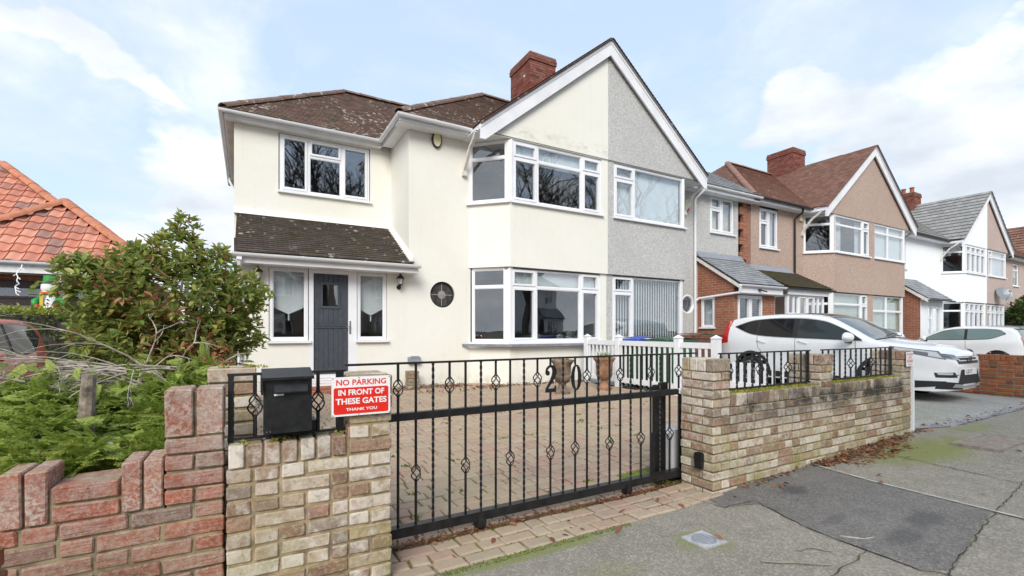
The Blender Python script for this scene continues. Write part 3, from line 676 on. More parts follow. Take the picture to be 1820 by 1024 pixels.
# ================================================================== houses
YM, YB, YG, ZE = 9.82, 9.15, 9.08, 5.84
SL, SG = .776, .794
def half_house(name, label, axis, sgn, end_t, wallm, roofm, up_cols, lo_cols, holes=(), rounds=(), base=None, main_t=None, tile=dict(gauge=.10, tw=.165), gutm='pvc',
               up_blind=None, lo_blind=None, gablem=None, lowm=None, barge='fascia', hip=True, sidewin=True, panel=None):
    X = lambda t: axis + sgn * t
    main_t = main_t or end_t
    t = thing(name, label, 'house', (X(end_t / 2), YM, .12))
    def FF(t0, y0, t1, y1):
        return Face((X(t0), y0), (X(t1), y1)) if sgn > 0 else Face((X(t1), y1), (X(t0), y0))
    m = MB(); lm = MB()
    # bay: skirt, band between the windows (a little proud), pier beside the party line
    bf, ba = FF(0, YB, 2.81, YB), FF(2.81, YB, 3.47, YM)
    ax = lambda F, tt: abs(X(tt) - F.o.x) / abs(F.d.x)
    wa = sorted((ax(bf, .2), ax(bf, 2.77)))
    wall(m, bf, .05, 2.80, [(wa[0], wa[1], 1.08, 2.80)]); wall(m, ba, .05, 1.08)
    uf, ua = FF(0, YB - .055, 2.83, YB - .055), FF(2.83, YB - .055, 3.53, YM)
    wu = sorted((ax(uf, .2), ax(uf, 2.79)))
    wall(m, uf, 2.80, 5.72, [(wu[0], wu[1], 4.24, 5.72)]); wall(m, ua, 2.80, 4.24)
    # drip lip under the band
    drip = MB(); pts = [(X(0), YB - .055, 2.80), (X(2.83), YB - .055, 2.80), (X(3.53), YM, 2.80)]
    inn = [(X(0), YB + .15, 2.80), (X(2.81), YB + .15, 2.80), (X(3.3), YM, 2.80)]
    drip.grid([pts, inn]); drip.grid([[(x, y, 4.24) for x, y, z in pts], [(x, y, 4.24) for x, y, z in inn]])
    m.v += []; b0 = len(m.v); m.v += drip.v; m.f += [tuple(b0 + i for i in f) for f in drip.f]; m.m += drip.m
    # front wall of the main block
    ff = FF(3.47, YM, end_t, YM)
    hl = [tuple(sorted((abs(h[0] - ff.o.x), abs(h[1] - ff.o.x)))) + (h[2], h[3]) for h in holes]
    rl = [(abs(r[0] - ff.o.x), r[1], r[2]) for r in rounds]
    wall(m, ff, .05, 5.80, hl, rl)
    # end wall, back wall
    ew = FF(end_t, YM, end_t, 16.3); wall(m, ew, .05, 5.80)
    bw = Face((max(X(0), X(end_t)), 16.3), (min(X(0), X(end_t)), 16.3)); wall(m, bw, .05, 5.8)
    part('wall', m, MT[wallm], t)
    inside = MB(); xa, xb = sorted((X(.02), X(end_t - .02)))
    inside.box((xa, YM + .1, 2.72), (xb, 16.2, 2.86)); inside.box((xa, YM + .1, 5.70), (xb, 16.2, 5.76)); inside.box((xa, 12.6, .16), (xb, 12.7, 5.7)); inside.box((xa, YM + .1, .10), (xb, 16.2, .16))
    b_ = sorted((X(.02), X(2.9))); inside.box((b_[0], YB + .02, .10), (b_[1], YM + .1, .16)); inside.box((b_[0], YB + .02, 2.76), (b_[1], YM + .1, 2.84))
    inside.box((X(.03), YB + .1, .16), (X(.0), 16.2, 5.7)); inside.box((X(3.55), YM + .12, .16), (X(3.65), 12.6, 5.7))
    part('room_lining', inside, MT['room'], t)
    # gable end
    gm = MB(); zt = lambda tt: 8.50 - SG * tt
    tb = (8.50 - 5.66) / SG
    tri = [(X(0), YG, 5.66), (X(0), YG, zt(0)), (X(tb), YG, 5.66)]
    gm.prism(tri, (0, .06, 0)); part('gable', gm, MT[gablem or wallm], t)
    so_ = MB(); s0 = [(X(0), YG, 5.668), (X(tb + .1), YG, 5.668), (X(tb + .1), YM, 5.668), (X(0), YM, 5.668)]
    so_.prism(s0, (0, 0, .02)); part('soffit', so_, MT['fascia'], t)
    bb = MB(); zb_ = lambda tt: 8.635 - SG * tt; te = 3.62
    bb.prism([(X(0), 8.97, zb_(0)), (X(te), 8.97, zb_(te)), (X(te), 8.97, zb_(te) - .30), (X(te - .12), 8.97, zb_(te) - .30), (X(0), 8.97, zb_(0) - .36)], (0, .045, 0))
    bg = part('bargeboard', bb, MT[barge], t)
    tr = MB(); tr.prism([(X(0), 8.955, zb_(0)), (X(te), 8.955, zb_(te)), (X(te), 8.955, zb_(te) - .07), (X(0), 8.955, zb_(0) - .07)], (0, .014, 0)); part('trim', tr, MT[barge], bg)
    vg_ = MB(); vg_.prism([(X(0), 8.92, zb_(0) + .055), (X(te), 8.92, zb_(te) + .055), (X(te), 8.92, zb_(te) + .004), (X(0), 8.92, zb_(0) + .004)], (0, .10, 0)); part('verge', vg_, MT['lead'] if sgn > 0 else roofm, t).data.uv_layers.new(name='UVMap')
    bx = MB(); bx.prism([(X(te + .02), 8.985, 5.66), (X(te + .02), 8.985, zb_(te)), (X(te - .25), 8.985, zb_(te) + .1), (X(te - .25), 8.985, 5.66)], (0, .5, 0)); part('eaves_box', bx, MT[barge], t)
    br = MB(); xx = X(te + .02)
    br.tube([(xx, YM - .02, 4.95), (xx, YM - .06, 5.03), (xx, YM - .20, 5.22), (xx, YM - .36, 5.42), (xx, YM - .58, 5.56), (xx, YM - .70, 5.66)], [.055, .05, .045, .045, .05, .06], 4); br.box((xx - .05, YM - .09, 4.88), (xx + .05, YM - .005, 4.97))
    part('bracket', br, MT['old_white'], t)
    # roof
    zr = ZE + SL * 3.56
    def P(tt, y, z): return (X(tt), y, z)
    roof_plane('roof', t, [[P(3.60, 8.90, 8.66 - SG * 3.60), P(3.55, 9.5, ZE), P(.09, 13.06, zr), P(0, 13.06, 8.66), P(0, 8.90, 8.66)]], roofm, **tile)
    if hip:
        ht = main_t + .30
        roof_plane('roof', t, [[P(ht, 9.5, ZE), P(3.55, 9.5, ZE), P(.09, 13.06, zr), P(ht - 3.56, 13.06, zr)]], roofm, **tile)
        roof_plane('roof', t, [[P(ht, 9.5, ZE), P(ht - 3.56, 13.06, zr), P(ht, 16.62, ZE)]], roofm, **tile)
        ridge(t, P(ht, 9.5, ZE + .02), P(ht - 3.56, 13.06, zr + .03), roofm); ridge(t, P(ht - 3.56, 13.06, zr + .03), P(.1, 13.06, zr + .03), roofm)
        bk = MB(); bk.add([P(ht, 16.62, ZE), P(ht - 3.56, 13.06, zr), P(0, 13.06, zr), P(0, 16.62, ZE)], [(0, 1, 2, 3)]); q = part('roof', bk, roofm, t)
        q.data.uv_layers.new(name='UVMap')
        fpath = [P(3.62, 9.5, ZE - .10), P(ht, 9.5, ZE - .10)]
        if sgn < 0: fpath = fpath[::-1]
        fa = MB(); fa.sweep(fpath, [(-.02, -.06), (.0, -.06), (0, .09), (-.02, .09)]); part('fascia', fa, MT['fascia'], t)
        sf = MB(); sf.prism([P(3.5, 9.5, ZE - .155), P(ht, 9.5, ZE - .155), P(ht, YM - .003, ZE - .155), P(3.5, YM - .003, ZE - .155)], (0, 0, .012)); part('soffit', sf, MT['fascia'], t)
        gp = [(p[0], 9.435, ZE - .025) for p in fpath]; gutter(t, gp, gutm)
    # bay windows: a front and a canted side on each floor
    def bay(F, Fa, z0, z1, cols, tz, blind, mat_sill):
        c0, c1 = sorted((ax(F, .2), ax(F, 2.79)))
        if sgn < 0: cc = [(abs(F.L - b), abs(F.L - a), *r) for a, b, *r in cols][::-1]
        else: cc = [tuple(c) for c in cols]
        window(t, F, c0 + .01, c1 + .01 if sgn > 0 else c1, z0, z1, cc, blind=blind, sill=mat_sill is None)
        window(t, Fa, .02, Fa.L - .03, z0, z1, [(.02, Fa.L, tz, False, False)], blind=None, sill=mat_sill is None)
        pm = MB(); cx, cy = X(2.82), F.o.y
        pm.prism([(cx - sgn * .10, cy + .015, z0), (cx - sgn * .02, cy - .005, z0), (cx + sgn * .03, cy + .03, z0), (cx + sgn * .09, cy + .115, z0), (cx - sgn * .05, cy + .14, z0)], (0, 0, z1 - z0)); part('corner_post', pm, MT['pvc'], t)
    bay(uf, ua, 4.27, 5.655, up_cols, up_cols[0][2] or 5.27, up_blind, None)
    bay(bf, ba, 1.10, 2.796, lo_cols, lo_cols[0][2] or 2.38, lo_blind, None)
    return t, X, FF
COLS3 = [(.2, .80, 5.27, True, True), (.80, 2.10, 5.27, False, False), (2.10, 2.79, 5.27, True, True)]
def lowc(c, z=2.36): return [(a, b, z if t else None, l, u) for a, b, t, l, u in c]
# ------------------------------------------------------------------ the cream house
cream, XC, FC = half_house('rendered_house', 'cream rendered semi-detached house with charcoal front door and two-storey side extension', 7.93, -1, 4.92, 'cream', MT['tile_main'],
    COLS3, lowc(COLS3), rounds=[(3.78, 2.165, .29)], up_blind=('roller', .34, 'blind'), lo_blind=('roller', .24, 'blind'))
m = MB(); FE = Face((-.25, 11.3), (3.01, 11.3)); wall(m, FE, 3.3, 5.8, [(.83, 2.78, 4.39, 5.67)])
FL = Face((-.25, 16.5), (-.25, 11.3)); wall(m, FL, .05, 5.8)
FP = Face((-.10, YM), (3.01, YM)); wall(m, FP, .05, 2.72, [(.44, 1.13, 1.14, 2.57), (1.13, 2.03, .28, 2.57), (2.03, 2.645, 1.14, 2.57)])
FPL = Face((-.10, 11.3), (-.10, YM)); wall(m, FPL, .05, 2.72); m.add([(-.10, 11.3, 2.72), (-.10, YM, 2.72), (-.10, 11.3, 3.7)], [(0, 1, 2)])
m.add([(3.01, 16.4, .05), (-.25, 16.4, .05), (-.25, 16.4, 5.8), (3.01, 16.4, 5.8)], [(0, 1, 2, 3)])
part('extension_wall', m, MT['cream'], cream)
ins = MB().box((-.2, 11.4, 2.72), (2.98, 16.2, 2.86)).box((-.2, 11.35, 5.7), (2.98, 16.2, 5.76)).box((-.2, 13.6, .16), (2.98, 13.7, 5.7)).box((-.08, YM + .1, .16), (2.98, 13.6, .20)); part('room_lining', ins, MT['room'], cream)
window(cream, FE, .85, 2.76, 4.41, 5.655, [(.85, 1.43, None, True, False), (1.43, 2.14, 5.26, False, True), (2.14, 2.76, None, True, False)], fw=.05)
window(cream, FP, .45, 1.12, 1.17, 2.56, [(.45, 1.12, None, False, False)], blind=('vee', .62), name='sidelight_window')
window(cream, FP, 2.04, 2.635, 1.17, 2.56, [(2.04, 2.635, None, False, False)], blind=('vee', .62), name='sidelight_window')
# front door: frame, boarded leaf in two halves, small light, handle, threshold
df = MB(); FP.box(df, 1.13, 1.215, .50, 2.57, -.10, .0); FP.box(df, 1.865, 2.03, .50, 2.57, -.10, .0); FP.box(df, 1.215, 1.865, 2.485, 2.57, -.10, .0); FP.box(df, 1.13, 2.03, .28, .50, -.12, -.005)
for zz in (.33, .38, .43): FP.box(df, 1.13, 2.03, zz, zz + .012, -.02, .004)
dfr = part('door_frame', df, MT['pvc'], cream)
dl = MB(); nb = 7
for i in range(nb):
    a0_, a1_ = 1.22 + .64 * i / nb + .003, 1.22 + .64 * (i + 1) / nb - .003
    for za, zb in ((.51, 1.40), (1.50, 2.48)):
        if a1_ > 1.36 and a0_ < 1.70 and zb > 2:
            FP.box(dl, a0_, a1_, za, 1.82, -.065, -.035); FP.box(dl, a0_, a1_, 2.30, zb, -.065, -.035)
        else: FP.box(dl, a0_, a1_, za, zb, -.065, -.035)
FP.box(dl, 1.22, 1.345, 1.82, 2.30, -.065, -.036); FP.box(dl, 1.71, 1.86, 1.82, 2.30, -.065, -.036)
FP.box(dl, 1.22, 1.86, .51, 1.84, -.07, -.043); FP.box(dl, 1.22, 1.86, 1.41, 1.445, -.06, -.022); FP.box(dl, 1.22, 1.86, 1.455, 1.495, -.06, -.027)
door = part('door', dl, MT['grey_door'], cream)
lf = MB()
for a0_, a1_, za, zb in ((1.345, 1.71, 1.80, 1.85), (1.345, 1.71, 2.27, 2.32), (1.345, 1.385, 1.85, 2.27), (1.67, 1.71, 1.85, 2.27)): FP.box(lf, a0_, a1_, za, zb, -.06, -.018)
part('light_frame', lf, MT['grey_door'], door)
gl_ = MB(); FP.box(gl_, 1.38, 1.68, 1.845, 2.275, -.05, -.04); part('pane', gl_, MT['glass'], door)
hd = MB(); FP.box(hd, 1.882, 1.912, 1.30, 1.56, .0, .012); hd.tube([FP.p(1.897, 1.44, .012), FP.p(1.897, 1.44, .05), FP.p(1.80, 1.44, .055)], .009, 6); hd.lathe([(0, 0), (.012, 0), (.012, .02), (0, .02)], FP.p(1.897, 1.34, .03), 8, axis='y'); part('handle', hd, MT['chrome'], door)
stp = MB().box((.95, 9.42, .08), (2.02, 9.815, .275)); part('doorstep', stp, MT['brickwall'], cream)
# porch roof, its cement fillets, gutter and fascia
roof_plane('porch_roof', cream, [[(-.20, 9.46, 2.74), (3.005, 9.46, 2.74), (3.005, 11.3, 3.80), (-.20, 11.3, 3.80)]], MT['tile_porch'], gauge=.105, tw=.165, lip=.03)
fil = MB(); fil.prism([(-.25, 11.299, 3.80), (-.25, 11.18, 3.80), (-.25, 11.299, 3.94)], (3.26, 0, 0)); fil.prism([(3.009, 11.3, 3.80), (2.92, 11.3, 3.84), (3.009, 11.3, 3.95)], (0, -1.80, -1.037)); part('cement_fillet', fil, MT['cream'], cream)
pf = MB().box((-.22, 9.45, 2.56), (3.10, 9.48, 2.73)).box((-.22, 9.48, 2.56), (3.10, YM - .003, 2.575)); part('porch_fascia', pf, MT['fascia'], cream)
gutter(cream, [(-.24, 9.385, 2.72), (3.13, 9.385, 2.72)], 'pvc', .058)
part('downpipe', MB().tube([(-.13, 9.40, 2.66), (-.13, 9.45, 2.5), (-.13, 9.72, 2.42), (-.13, 9.76, 2.3), (-.13, 9.76, .16)], .034, 8).box((-.17, 9.37, 2.60), (-.09, 9.43, 2.69)), MT['pvc'], cream, smooth=40)
# extension roof
zr2 = ZE + SL * 2.9
roof_plane('roof', cream, [[(-.44, 11.06, ZE), (2.75, 11.06, ZE), (5.61, 13.9, zr2), (2.35, 13.9, zr2)]], MT['tile_main'])
roof_plane('roof', cream, [[(-.44, 11.06, ZE), (2.35, 13.9, zr2), (-.44, 16.8, ZE)]], MT['tile_main'])
bk = MB(); bk.add([(-.44, 16.8, ZE), (2.35, 13.9, zr2), (5.6, 13.9, zr2), (3.0, 16.8, ZE)], [(0, 1, 2, 3)]); q = part('roof', bk, MT['tile_main'], cream); q.data.uv_layers.new(name='UVMap')
ridge(cream, (-.44, 11.06, ZE + .02), (2.35, 13.9, zr2 + .03), MT['tile_main']); ridge(cream, (2.35, 13.9, zr2 + .03), (5.5, 13.9, zr2 + .03), MT['tile_main'])
# fascia, soffit and gutter that turn the corner between extension and main block
fp_ = [(-.42, 16.6, ZE - .1), (-.42, 11.08, ZE - .10), (2.76, 11.08, ZE - .10), (2.76, 9.56, ZE - .10)]
fa = MB(); fa.sweep(fp_, [(-.02, -.04), (0, -.04), (0, .09), (-.02, .09)]); part('fascia', fa, MT['fascia'], cream)
sf = MB().box((-.42, 11.08, ZE - .135), (2.76, 11.295, ZE - .123)).box((2.76, 9.57, ZE - .136), (3.005, 11.08, ZE - .124)); part('soffit', sf, MT['fascia'], cream)
sf = MB()
for i in range(12): sf.box((-.415, 11.3 + i * .42, ZE - .135), (-.255, 11.3 + i * .42 + .41, ZE - .123))
part('soffit', sf, MT['soffit'], cream)
gutter(cream, [(-.475, 16.6, ZE - .02), (-.475, 11.025, ZE - .02), (2.705, 11.025, ZE - .02), (2.705, 9.435, ZE - .02), (4.2, 9.435, ZE - .021)])
part('downpipe', MB().tube([(-.45, 15.6, ZE - .05), (-.45, 15.6, ZE - .2), (-.30, 15.5, ZE - .55), (-.30, 15.5, .15)], .034, 8), MT['pvc'], cream, smooth=40)
# round stained window
rw = MB().lathe([(.285, -.0), (.29, -.02), (.255, -.02), (.25, .01), (.285, .01)], (3.78, YM + .07, 2.165), 40, axis='y'); rwo = part('round_window', rw, MT['dark'], cream, smooth=40)
MT['leaded'] = plain('dark_leaded_glass', (.07, .065, .06), .22, var=.35, scale=10)
part('pane', MB().lathe([(0, 0), (.256, 0), (.256, .012), (0, .012)], (3.78, YM + .075, 2.165), 40, axis='y'), MT['leaded'], rwo)
ld = MB().box((3.53, YM + .062, 2.158), (4.03, YM + .075, 2.172)).box((3.773, YM + .061, 1.915), (3.787, YM + .075, 2.415)); ld.lathe([(.075, 0), (.092, 0), (.092, .012), (.075, .012), (.075, 0)], (3.78, YM + .06, 2.165), 24, axis='y'); part('leading', ld, MT['lead'], rwo)
part('rosette', MB().lathe([(0, -.006), (.06, -.003), (.07, .008), (0, .008)], (3.78, YM + .06, 2.165), 18, axis='y'), MT['bark'], rwo)
# alarm box, sills, chimney
al_ = MB(); n = 24
al_.prism([(3.63 + .115 * math.cos(6.283 * i / n), YM - .055, 5.57 + .175 * math.sin(6.283 * i / n)) for i in range(n)], (0, .05, 0)); ab = tag(link('alarm_box', al_.mesh('alarm_box', MT['iron'])), 'oval cream and black burglar alarm box high on the cream wall', 'alarm box')
MT['alarm'] = plain('yellowed_plastic', (.72, .66, .40), .45, var=.05)
part('cover', MB().prism([(3.63 + .085 * math.cos(6.283 * i / n), YM - .075, 5.57 + .155 * math.sin(6.283 * i / n)) for i in range(n)], (0, .025, 0)), MT['alarm'], ab)
ss = MB(); out = [(4.25, 9.80), (5.06, 8.98), (7.92, 8.98)]; inn = [(4.25, 9.84), (5.12, 9.145), (7.92, 9.145)]
for k in range(2):
    a_, b_, c_, d_ = out[k], out[k + 1], inn[k + 1], inn[k]
    ss.prism([(*a_, 1.005), (*b_, 1.005), (*c_, 1.005), (*d_, 1.005)], (0, 0, .055))
part('slate_sill', ss, MT['slate'], cream)
for k, (x, y) in enumerate([(4.35 + i * .085, 9.70 - i * .0855) for i in range(9)] + [(5.1 + i * .115, 8.975) for i in range(25)]):
    pass
chimney(cream, 7.42, 8.35, 12.0, 13.2, 7.7, 9.80)
fl = MB().lathe([(0, 0), (.05, 0), (.05, .03), (0, .03)], (7.42 - .0, 12.35, 9.2), 12, axis='x'); part('flue_cap', fl, MT['pvc'], cream)
lantern((2.79, YM, 2.22), 'black lantern on the cream wall between porch sidelight and round window')
lantern((.16, YM, 2.20), 'black lantern on the porch wall partly behind the leafy shrub')
# service bits at the foot of the wall
tag(link('meter_pipe_cover', MB().box((2.98, YM - .09, .66), (3.24, YM - .004, .80)).box((3.02, YM - .10, .78), (3.20, YM - .09, .82)).mesh('meter_pipe_cover', MT['lead'])), 'small grey box on the cream wall above the brick stump', 'service box')
stump = MB()
stump_t = thing('brick_stump', 'short stub of stacked bricks against the cream wall', 'brick stump', (3.02, 9.6, .14))
for k in range(5):
    part('brick', MB().box((2.90 + R.uniform(-.01, .01), 9.45, .15 + k * .075), (3.12 + R.uniform(-.01, .01), 9.70, .215 + k * .075)), MT['stock'], stump_t)
# ------------------------------------------------------------------ the grey pebbledashed half
GC = [(.2, .92, 5.27, True, True), (.92, 2.79, None, False, False)]
grey, XG, FG = half_house('pebbledash_house', 'grey pebbledashed house joined to the cream one, with brick porch and grey tiles', 7.93, 1, 6.27, 'grey_dash', MT['tile_main'], GC, lowc(GC),
    holes=[(12.79, 14.0, 4.49, 5.70)], rounds=[(11.75, 2.17, .27)], up_blind=('closed_slats', 1.0, 'blind'), lo_blind=('slats', 1.0, 'blind'), hip=False)
FGm = Face((11.40, YM), (14.87, YM))
window(grey, FGm, 1.40, 2.59, 4.51, 5.69, [(1.40, 1.95, 5.27, True, True), (1.95, 2.59, None, True, False)], blind=('curtain', 1.0, 'cream_curtain', .45))
rw = MB().lathe([(.262, -.01), (.30, -.02), (.30, -.075), (.265, -.085), (.235, -.06), (.235, .01)], (11.75, YM + .07, 2.17), 40, axis='y'); rwo = part('round_window', rw, MT['pvc'], grey, smooth=40)
part('pane', MB().lathe([(0, 0), (.24, 0), (.24, .012), (0, .012)], (11.75, YM + .06, 2.17), 40, axis='y'), MT['glass'], rwo)
part('backing', MB().lathe([(0, 0), (.26, 0)], (11.75, YM + .2, 2.17), 30, axis='y'), MT['room'], rwo)
qn = MB(); 
for k in range(16):
    z = 3.75 + k * .125; wd = .34 if k % 4 < 2 else .17
    qn.box((14.62 - wd, YM - .02, z), (14.64, YM + .1, z + .118))
part('brick_quoin', qn, MT['brickwall'], grey); part('return_wall', MB().box((14.20, YM + .05, .1), (14.63, YM + .4, 3.9)).box((14.645, YM + .02, .1), (14.86, YM + .5, 5.6)), MT['brickwall'], grey)
ge = MB().box((11.55, 9.5, 5.65), (14.9, 9.53, 5.84)).box((11.5, 9.53, 5.65), (14.9, YM - .003, 5.662)); part('fascia', ge, MT['fascia'], grey)
gutter(grey, [(11.6, 9.435, 5.80), (14.92, 9.435, 5.80)])
roof_plane('extension_roof', grey, [[(11.3, 9.46, 5.83), (14.9, 9.46, 5.83), (14.9, 11.2, 7.03), (11.3, 11.2, 7.03)]], MT['tile_slate'], gauge=.30, tw=.3, lip=.03)
bk = MB(); bk.add([(11.3, 11.2, 7.05), (14.9, 11.2, 7.05), (14.9, 13, 5.9), (11.3, 13, 5.9)], [(0, 1, 2, 3)]); q = part('extension_roof', bk, MT['tile_slate'], grey); q.data.uv_layers.new(name='UVMap')
roof_plane('roof', grey, [[(11.53, 13.06, 5.84), (8.0, 13.06, 8.6), (8.0, 16.6, 8.6), (11.53, 16.6, 5.84)]], MT['tile_main'])
part('downpipe', MB().tube([(12.02, 9.44, 5.72), (12.02, 9.46, 5.6), (12.02, 9.72, 5.45), (12.02, 9.76, 5.35), (12.02, 9.76, .15)], .036, 8), MT['pvc'], grey, smooth=40)
# brick porch
pw = MB(); FS = Face((12.2, YM), (12.2, 8.58)); wall(pw, FS, .1, 2.62, [(.12, .62, 1.45, 2.40)], reveal=.06)
pw.add([(12.2, YM, 2.62), (12.2, 8.50, 2.62), (12.2, YM, 3.62)], [(0, 1, 2)])
FPf = Face((12.2, 8.58), (14.2, 8.58)); wall(pw, FPf, .1, 2.62, [(.19, 1.42, .15, 2.42)])
FPr = Face((14.2, 8.58), (14.2, YM)); wall(pw, FPr, .1, 2.62); pw.add([(14.2, YM, 2.62), (14.2, 8.5, 2.62), (14.2, YM, 3.62)], [(0, 1, 2)])
part('porch_wall', pw, MT['brickwall'], grey)
window(grey, FS, .14, .60, 1.47, 2.38, [(.14, .60, None, False, False)], set_=-.03, blind=('roller', 1.0, 'net'))
window(grey, FPf, .20, 1.41, .18, 2.41, [(.20, .80, None, True, False), (.80, 1.41, None, True, False)], name='porch_doors', sill=False)
part('porch_lining', MB().box((12.25, 9.7, .1), (14.15, 9.78, 2.6)), MT['net'], grey)
roof_plane('porch_roof', grey, [[(12.12, 8.34, 2.70), (14.28, 8.34, 2.70), (14.28, YM, 3.68), (12.12, YM, 3.68)]], MT['tile_slate'], gauge=.145, tw=.3, lip=.018)
part('flashing', MB().prism([(12.12, YM - .005, 3.70), (12.12, YM - .16, 3.64), (12.12, YM - .012, 3.84)], (2.2, 0, 0)), MT['lead'], grey)
vg = MB().prism([(12.11, 8.32, 2.66), (12.11, YM, 3.66), (12.11, YM, 3.56), (12.11, 8.32, 2.56)], (.05, 0, 0)); part('verge', vg, MT['old_white'], grey)
part('porch_fascia', MB().box((12.17, 8.35, 2.45), (14.25, 8.40, 2.69)).box((12.2, 8.40, 2.43), (14.22, 8.57, 2.47)), MT['fascia'], grey)
gutter(grey, [(12.10, 8.29, 2.68), (14.30, 8.29, 2.68)])
part('downpipe', MB().tube([(12.14, 8.30, 2.62), (12.14, 8.36, 2.45), (12.12, 9.70, 2.36), (12.06, 9.76, 2.30)], .034, 8), MT['pvc'], grey, smooth=40)
part('security_lamp', MB().box((13.0, 8.30, 2.52), (13.10, 8.34, 2.58)).tube([(13.05, 8.32, 2.55), (13.2, 8.2, 2.5)], .02, 6), MT['iron'], grey)
a2 = tag(link('alarm_box', MB().prism([(11.56, YM - .08, 5.35), (11.80, YM - .08, 5.35), (11.80, YM - .08, 5.16), (11.68, YM - .08, 5.08), (11.56, YM - .08, 5.16)], (0, .078, 0)).mesh('alarm_box', MT['alarm'])), 'cream alarm box with red base on the grey pebbledash wall', 'alarm box')
MT['red'] = plain('red_plastic', (.55, .02, .015), .3, var=.08)
part('strobe', MB().lathe([(0, 0), (.06, 0), (.06, -.05), (0, -.07)], (11.68, YM - .05, 5.08), 12), MT['red'], a2)
# ------------------------------------------------------------------ tan pair
TC = [(.2, .72, 5.30, True, True), (.72, 2.79, 5.30, False, False)]
tanl, XT, FT = half_house('pebbledash_house', 'tan pebbledashed house with black downpipe and mossy porch roof', 21.57, -1, 6.68, 'tan_dash', MT['tile_red'], TC, lowc(TC),
    holes=[(15.36, 16.46, 4.235, 5.75)], up_blind=('curtain', 1.0, 'net', .30), lo_blind=('roller', .62, 'greenish_blind'), gutm='black_gutter')
FTm = Face((14.89, YM), (18.10, YM))
window(tanl, FTm, .48, 1.56, 4.25, 5.62, [(.48, 1.0, 5.15, True, True), (1.0, 1.56, None, True, False)], blind=('curtain', 1.0, 'net', .3))
part('downpipe', MB().tube([(17.40, 9.45, 5.78), (17.40, 9.5, 5.6), (17.40, 9.76, 5.45), (17.40, 9.76, .15)], .036, 8), MT['black_gutter'], tanl, smooth=40)
roof_plane('porch_roof', tanl, [[(14.75, 8.50, 2.74), (17.45, 8.50, 2.74), (17.45, YM, 3.46), (14.75, YM, 3.46)]], MT['tile_moss'], gauge=.12, tw=.17, lip=.02)
part('flashing', MB().prism([(14.75, YM - .006, 3.46), (14.75, YM - .18, 3.42), (14.75, YM - .012, 3.62)], (2.4, 0, 0)), MT['lead'], tanl)
part('porch_fascia', MB().box((14.9, 8.56, 2.52), (17.3, 8.60, 2.72)), MT['fascia'], tanl)
gutter(tanl, [(14.7, 8.47, 2.73), (17.5, 8.47, 2.73)], 'black_gutter')
FTp = Face((14.95, 8.62), (17.15, 8.62)); window(tanl, FTp, .0, 2.2, .2, 2.53, [(0, .42, 1.9, False, False), (.42, .66, 1.9, False, False), (.66, 1.15, None, True, False), (1.15, 1.60, None, True, False), (1.60, 1.86, 1.9, False, False), (1.86, 2.2, 1.9, False, False)], name='porch_screen', sill=False)
FTs = Face((14.95, YM), (14.95, 8.62)); window(tanl, FTs, .0, 1.2, .2, 2.53, [(0, .7, 1.7, False, False), (.7, 1.2, 1.7, False, False)], name='porch_screen', sill=False)
a3 = tag(link('alarm_box', MB().prism([(17.72, YM - .07, 5.42), (17.92, YM - .07, 5.42), (17.92, YM - .07, 5.76), (17.72, YM - .07, 5.76)], (0, .068, 0)).mesh('alarm_box', MT['alarm'])), 'pale alarm box under the eaves of the tan house beside its black downpipe', 'alarm box')
chimney(tanl, 21.25, 22.2, 12.0, 13.2, 7.7, 9.58)
tanr, XT2, FT2 = half_house('pebbledash_house', 'tan pebbledashed house with blinds drawn in every bay window', 21.57, 1, 3.5, 'tan_dash', MT['tile_red'], [(.2, 1.4, 5.30, False, False), (1.4, 2.79, 5.30, False, False)], [(.2, 1.4, 2.16, False, False), (1.4, 2.79, 2.16, False, False)],
    up_blind=('roller', 1.0, 'blind'), lo_blind=('roller', .95, 'greenish_blind'), gutm='black_gutter', hip=False)
# ------------------------------------------------------------------ white and pinkish pair
WC = [(.2, .85, 5.30, True, True), (.85, 1.5, 5.30, True, True), (1.5, 2.15, 5.30, True, True), (2.15, 2.79, 5.30, True, True)]
big = dict(gauge=.33, tw=.30, lip=.045)
whi, XW, FW = half_house('rendered_house', 'white rendered house with grey tiled roof and small brick porch', 33.9, -1, 8.85, 'white_render', MT['tile_grey'], WC, lowc(WC), holes=[(25.6, 26.5, 4.2, 5.4)], up_blind=('slats', .98, 'blind'), lo_blind=('slats', .98, 'blind'), gutm='black_gutter', tile=big)
FWm = Face((25.05, YM), (30.43, YM)); window(whi, FWm, .57, 1.43, 4.22, 5.38, [(.57, 1.0, 5.05, True, True), (1.0, 1.43, 5.05, True, True)], blind=('roller', .5, 'net'))
pw = MB(); FWs = Face((25.0, YM), (25.0, 8.77)); wall(pw, FWs, .1, 2.70); pw.add([(25.0, YM, 2.7), (25.0, 8.7, 2.7), (25.0, YM, 3.65)], [(0, 1, 2)]); part('porch_wall', pw, MT['brickwall'], whi)
FWp = Face((25.0, 8.77), (27.3, 8.77)); pw = MB(); wall(pw, FWp, .1, 2.7, [(.75, 2.0, .15, 2.45)]); part('porch_wall', pw, MT['white_render'], whi)
window(whi, FWp, .76, 1.99, .18, 2.44, [(.76, 1.2, 1.9, False, False), (1.2, 1.99, None, True, False)], name='porch_door', sill=False)
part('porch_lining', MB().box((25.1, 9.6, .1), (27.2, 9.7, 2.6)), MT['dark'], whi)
roof_plane('porch_roof', whi, [[(24.9, 8.50, 2.72), (27.5, 8.50, 2.72), (27.5, YM, 3.72), (24.9, YM, 3.72)]], MT['tile_slate'], gauge=.2, tw=.3)
part('verge', MB().prism([(24.89, 8.48, 2.68), (24.89, YM, 3.70), (24.89, YM, 3.58), (24.89, 8.48, 2.56)], (.05, 0, 0)), MT['old_white'], whi)
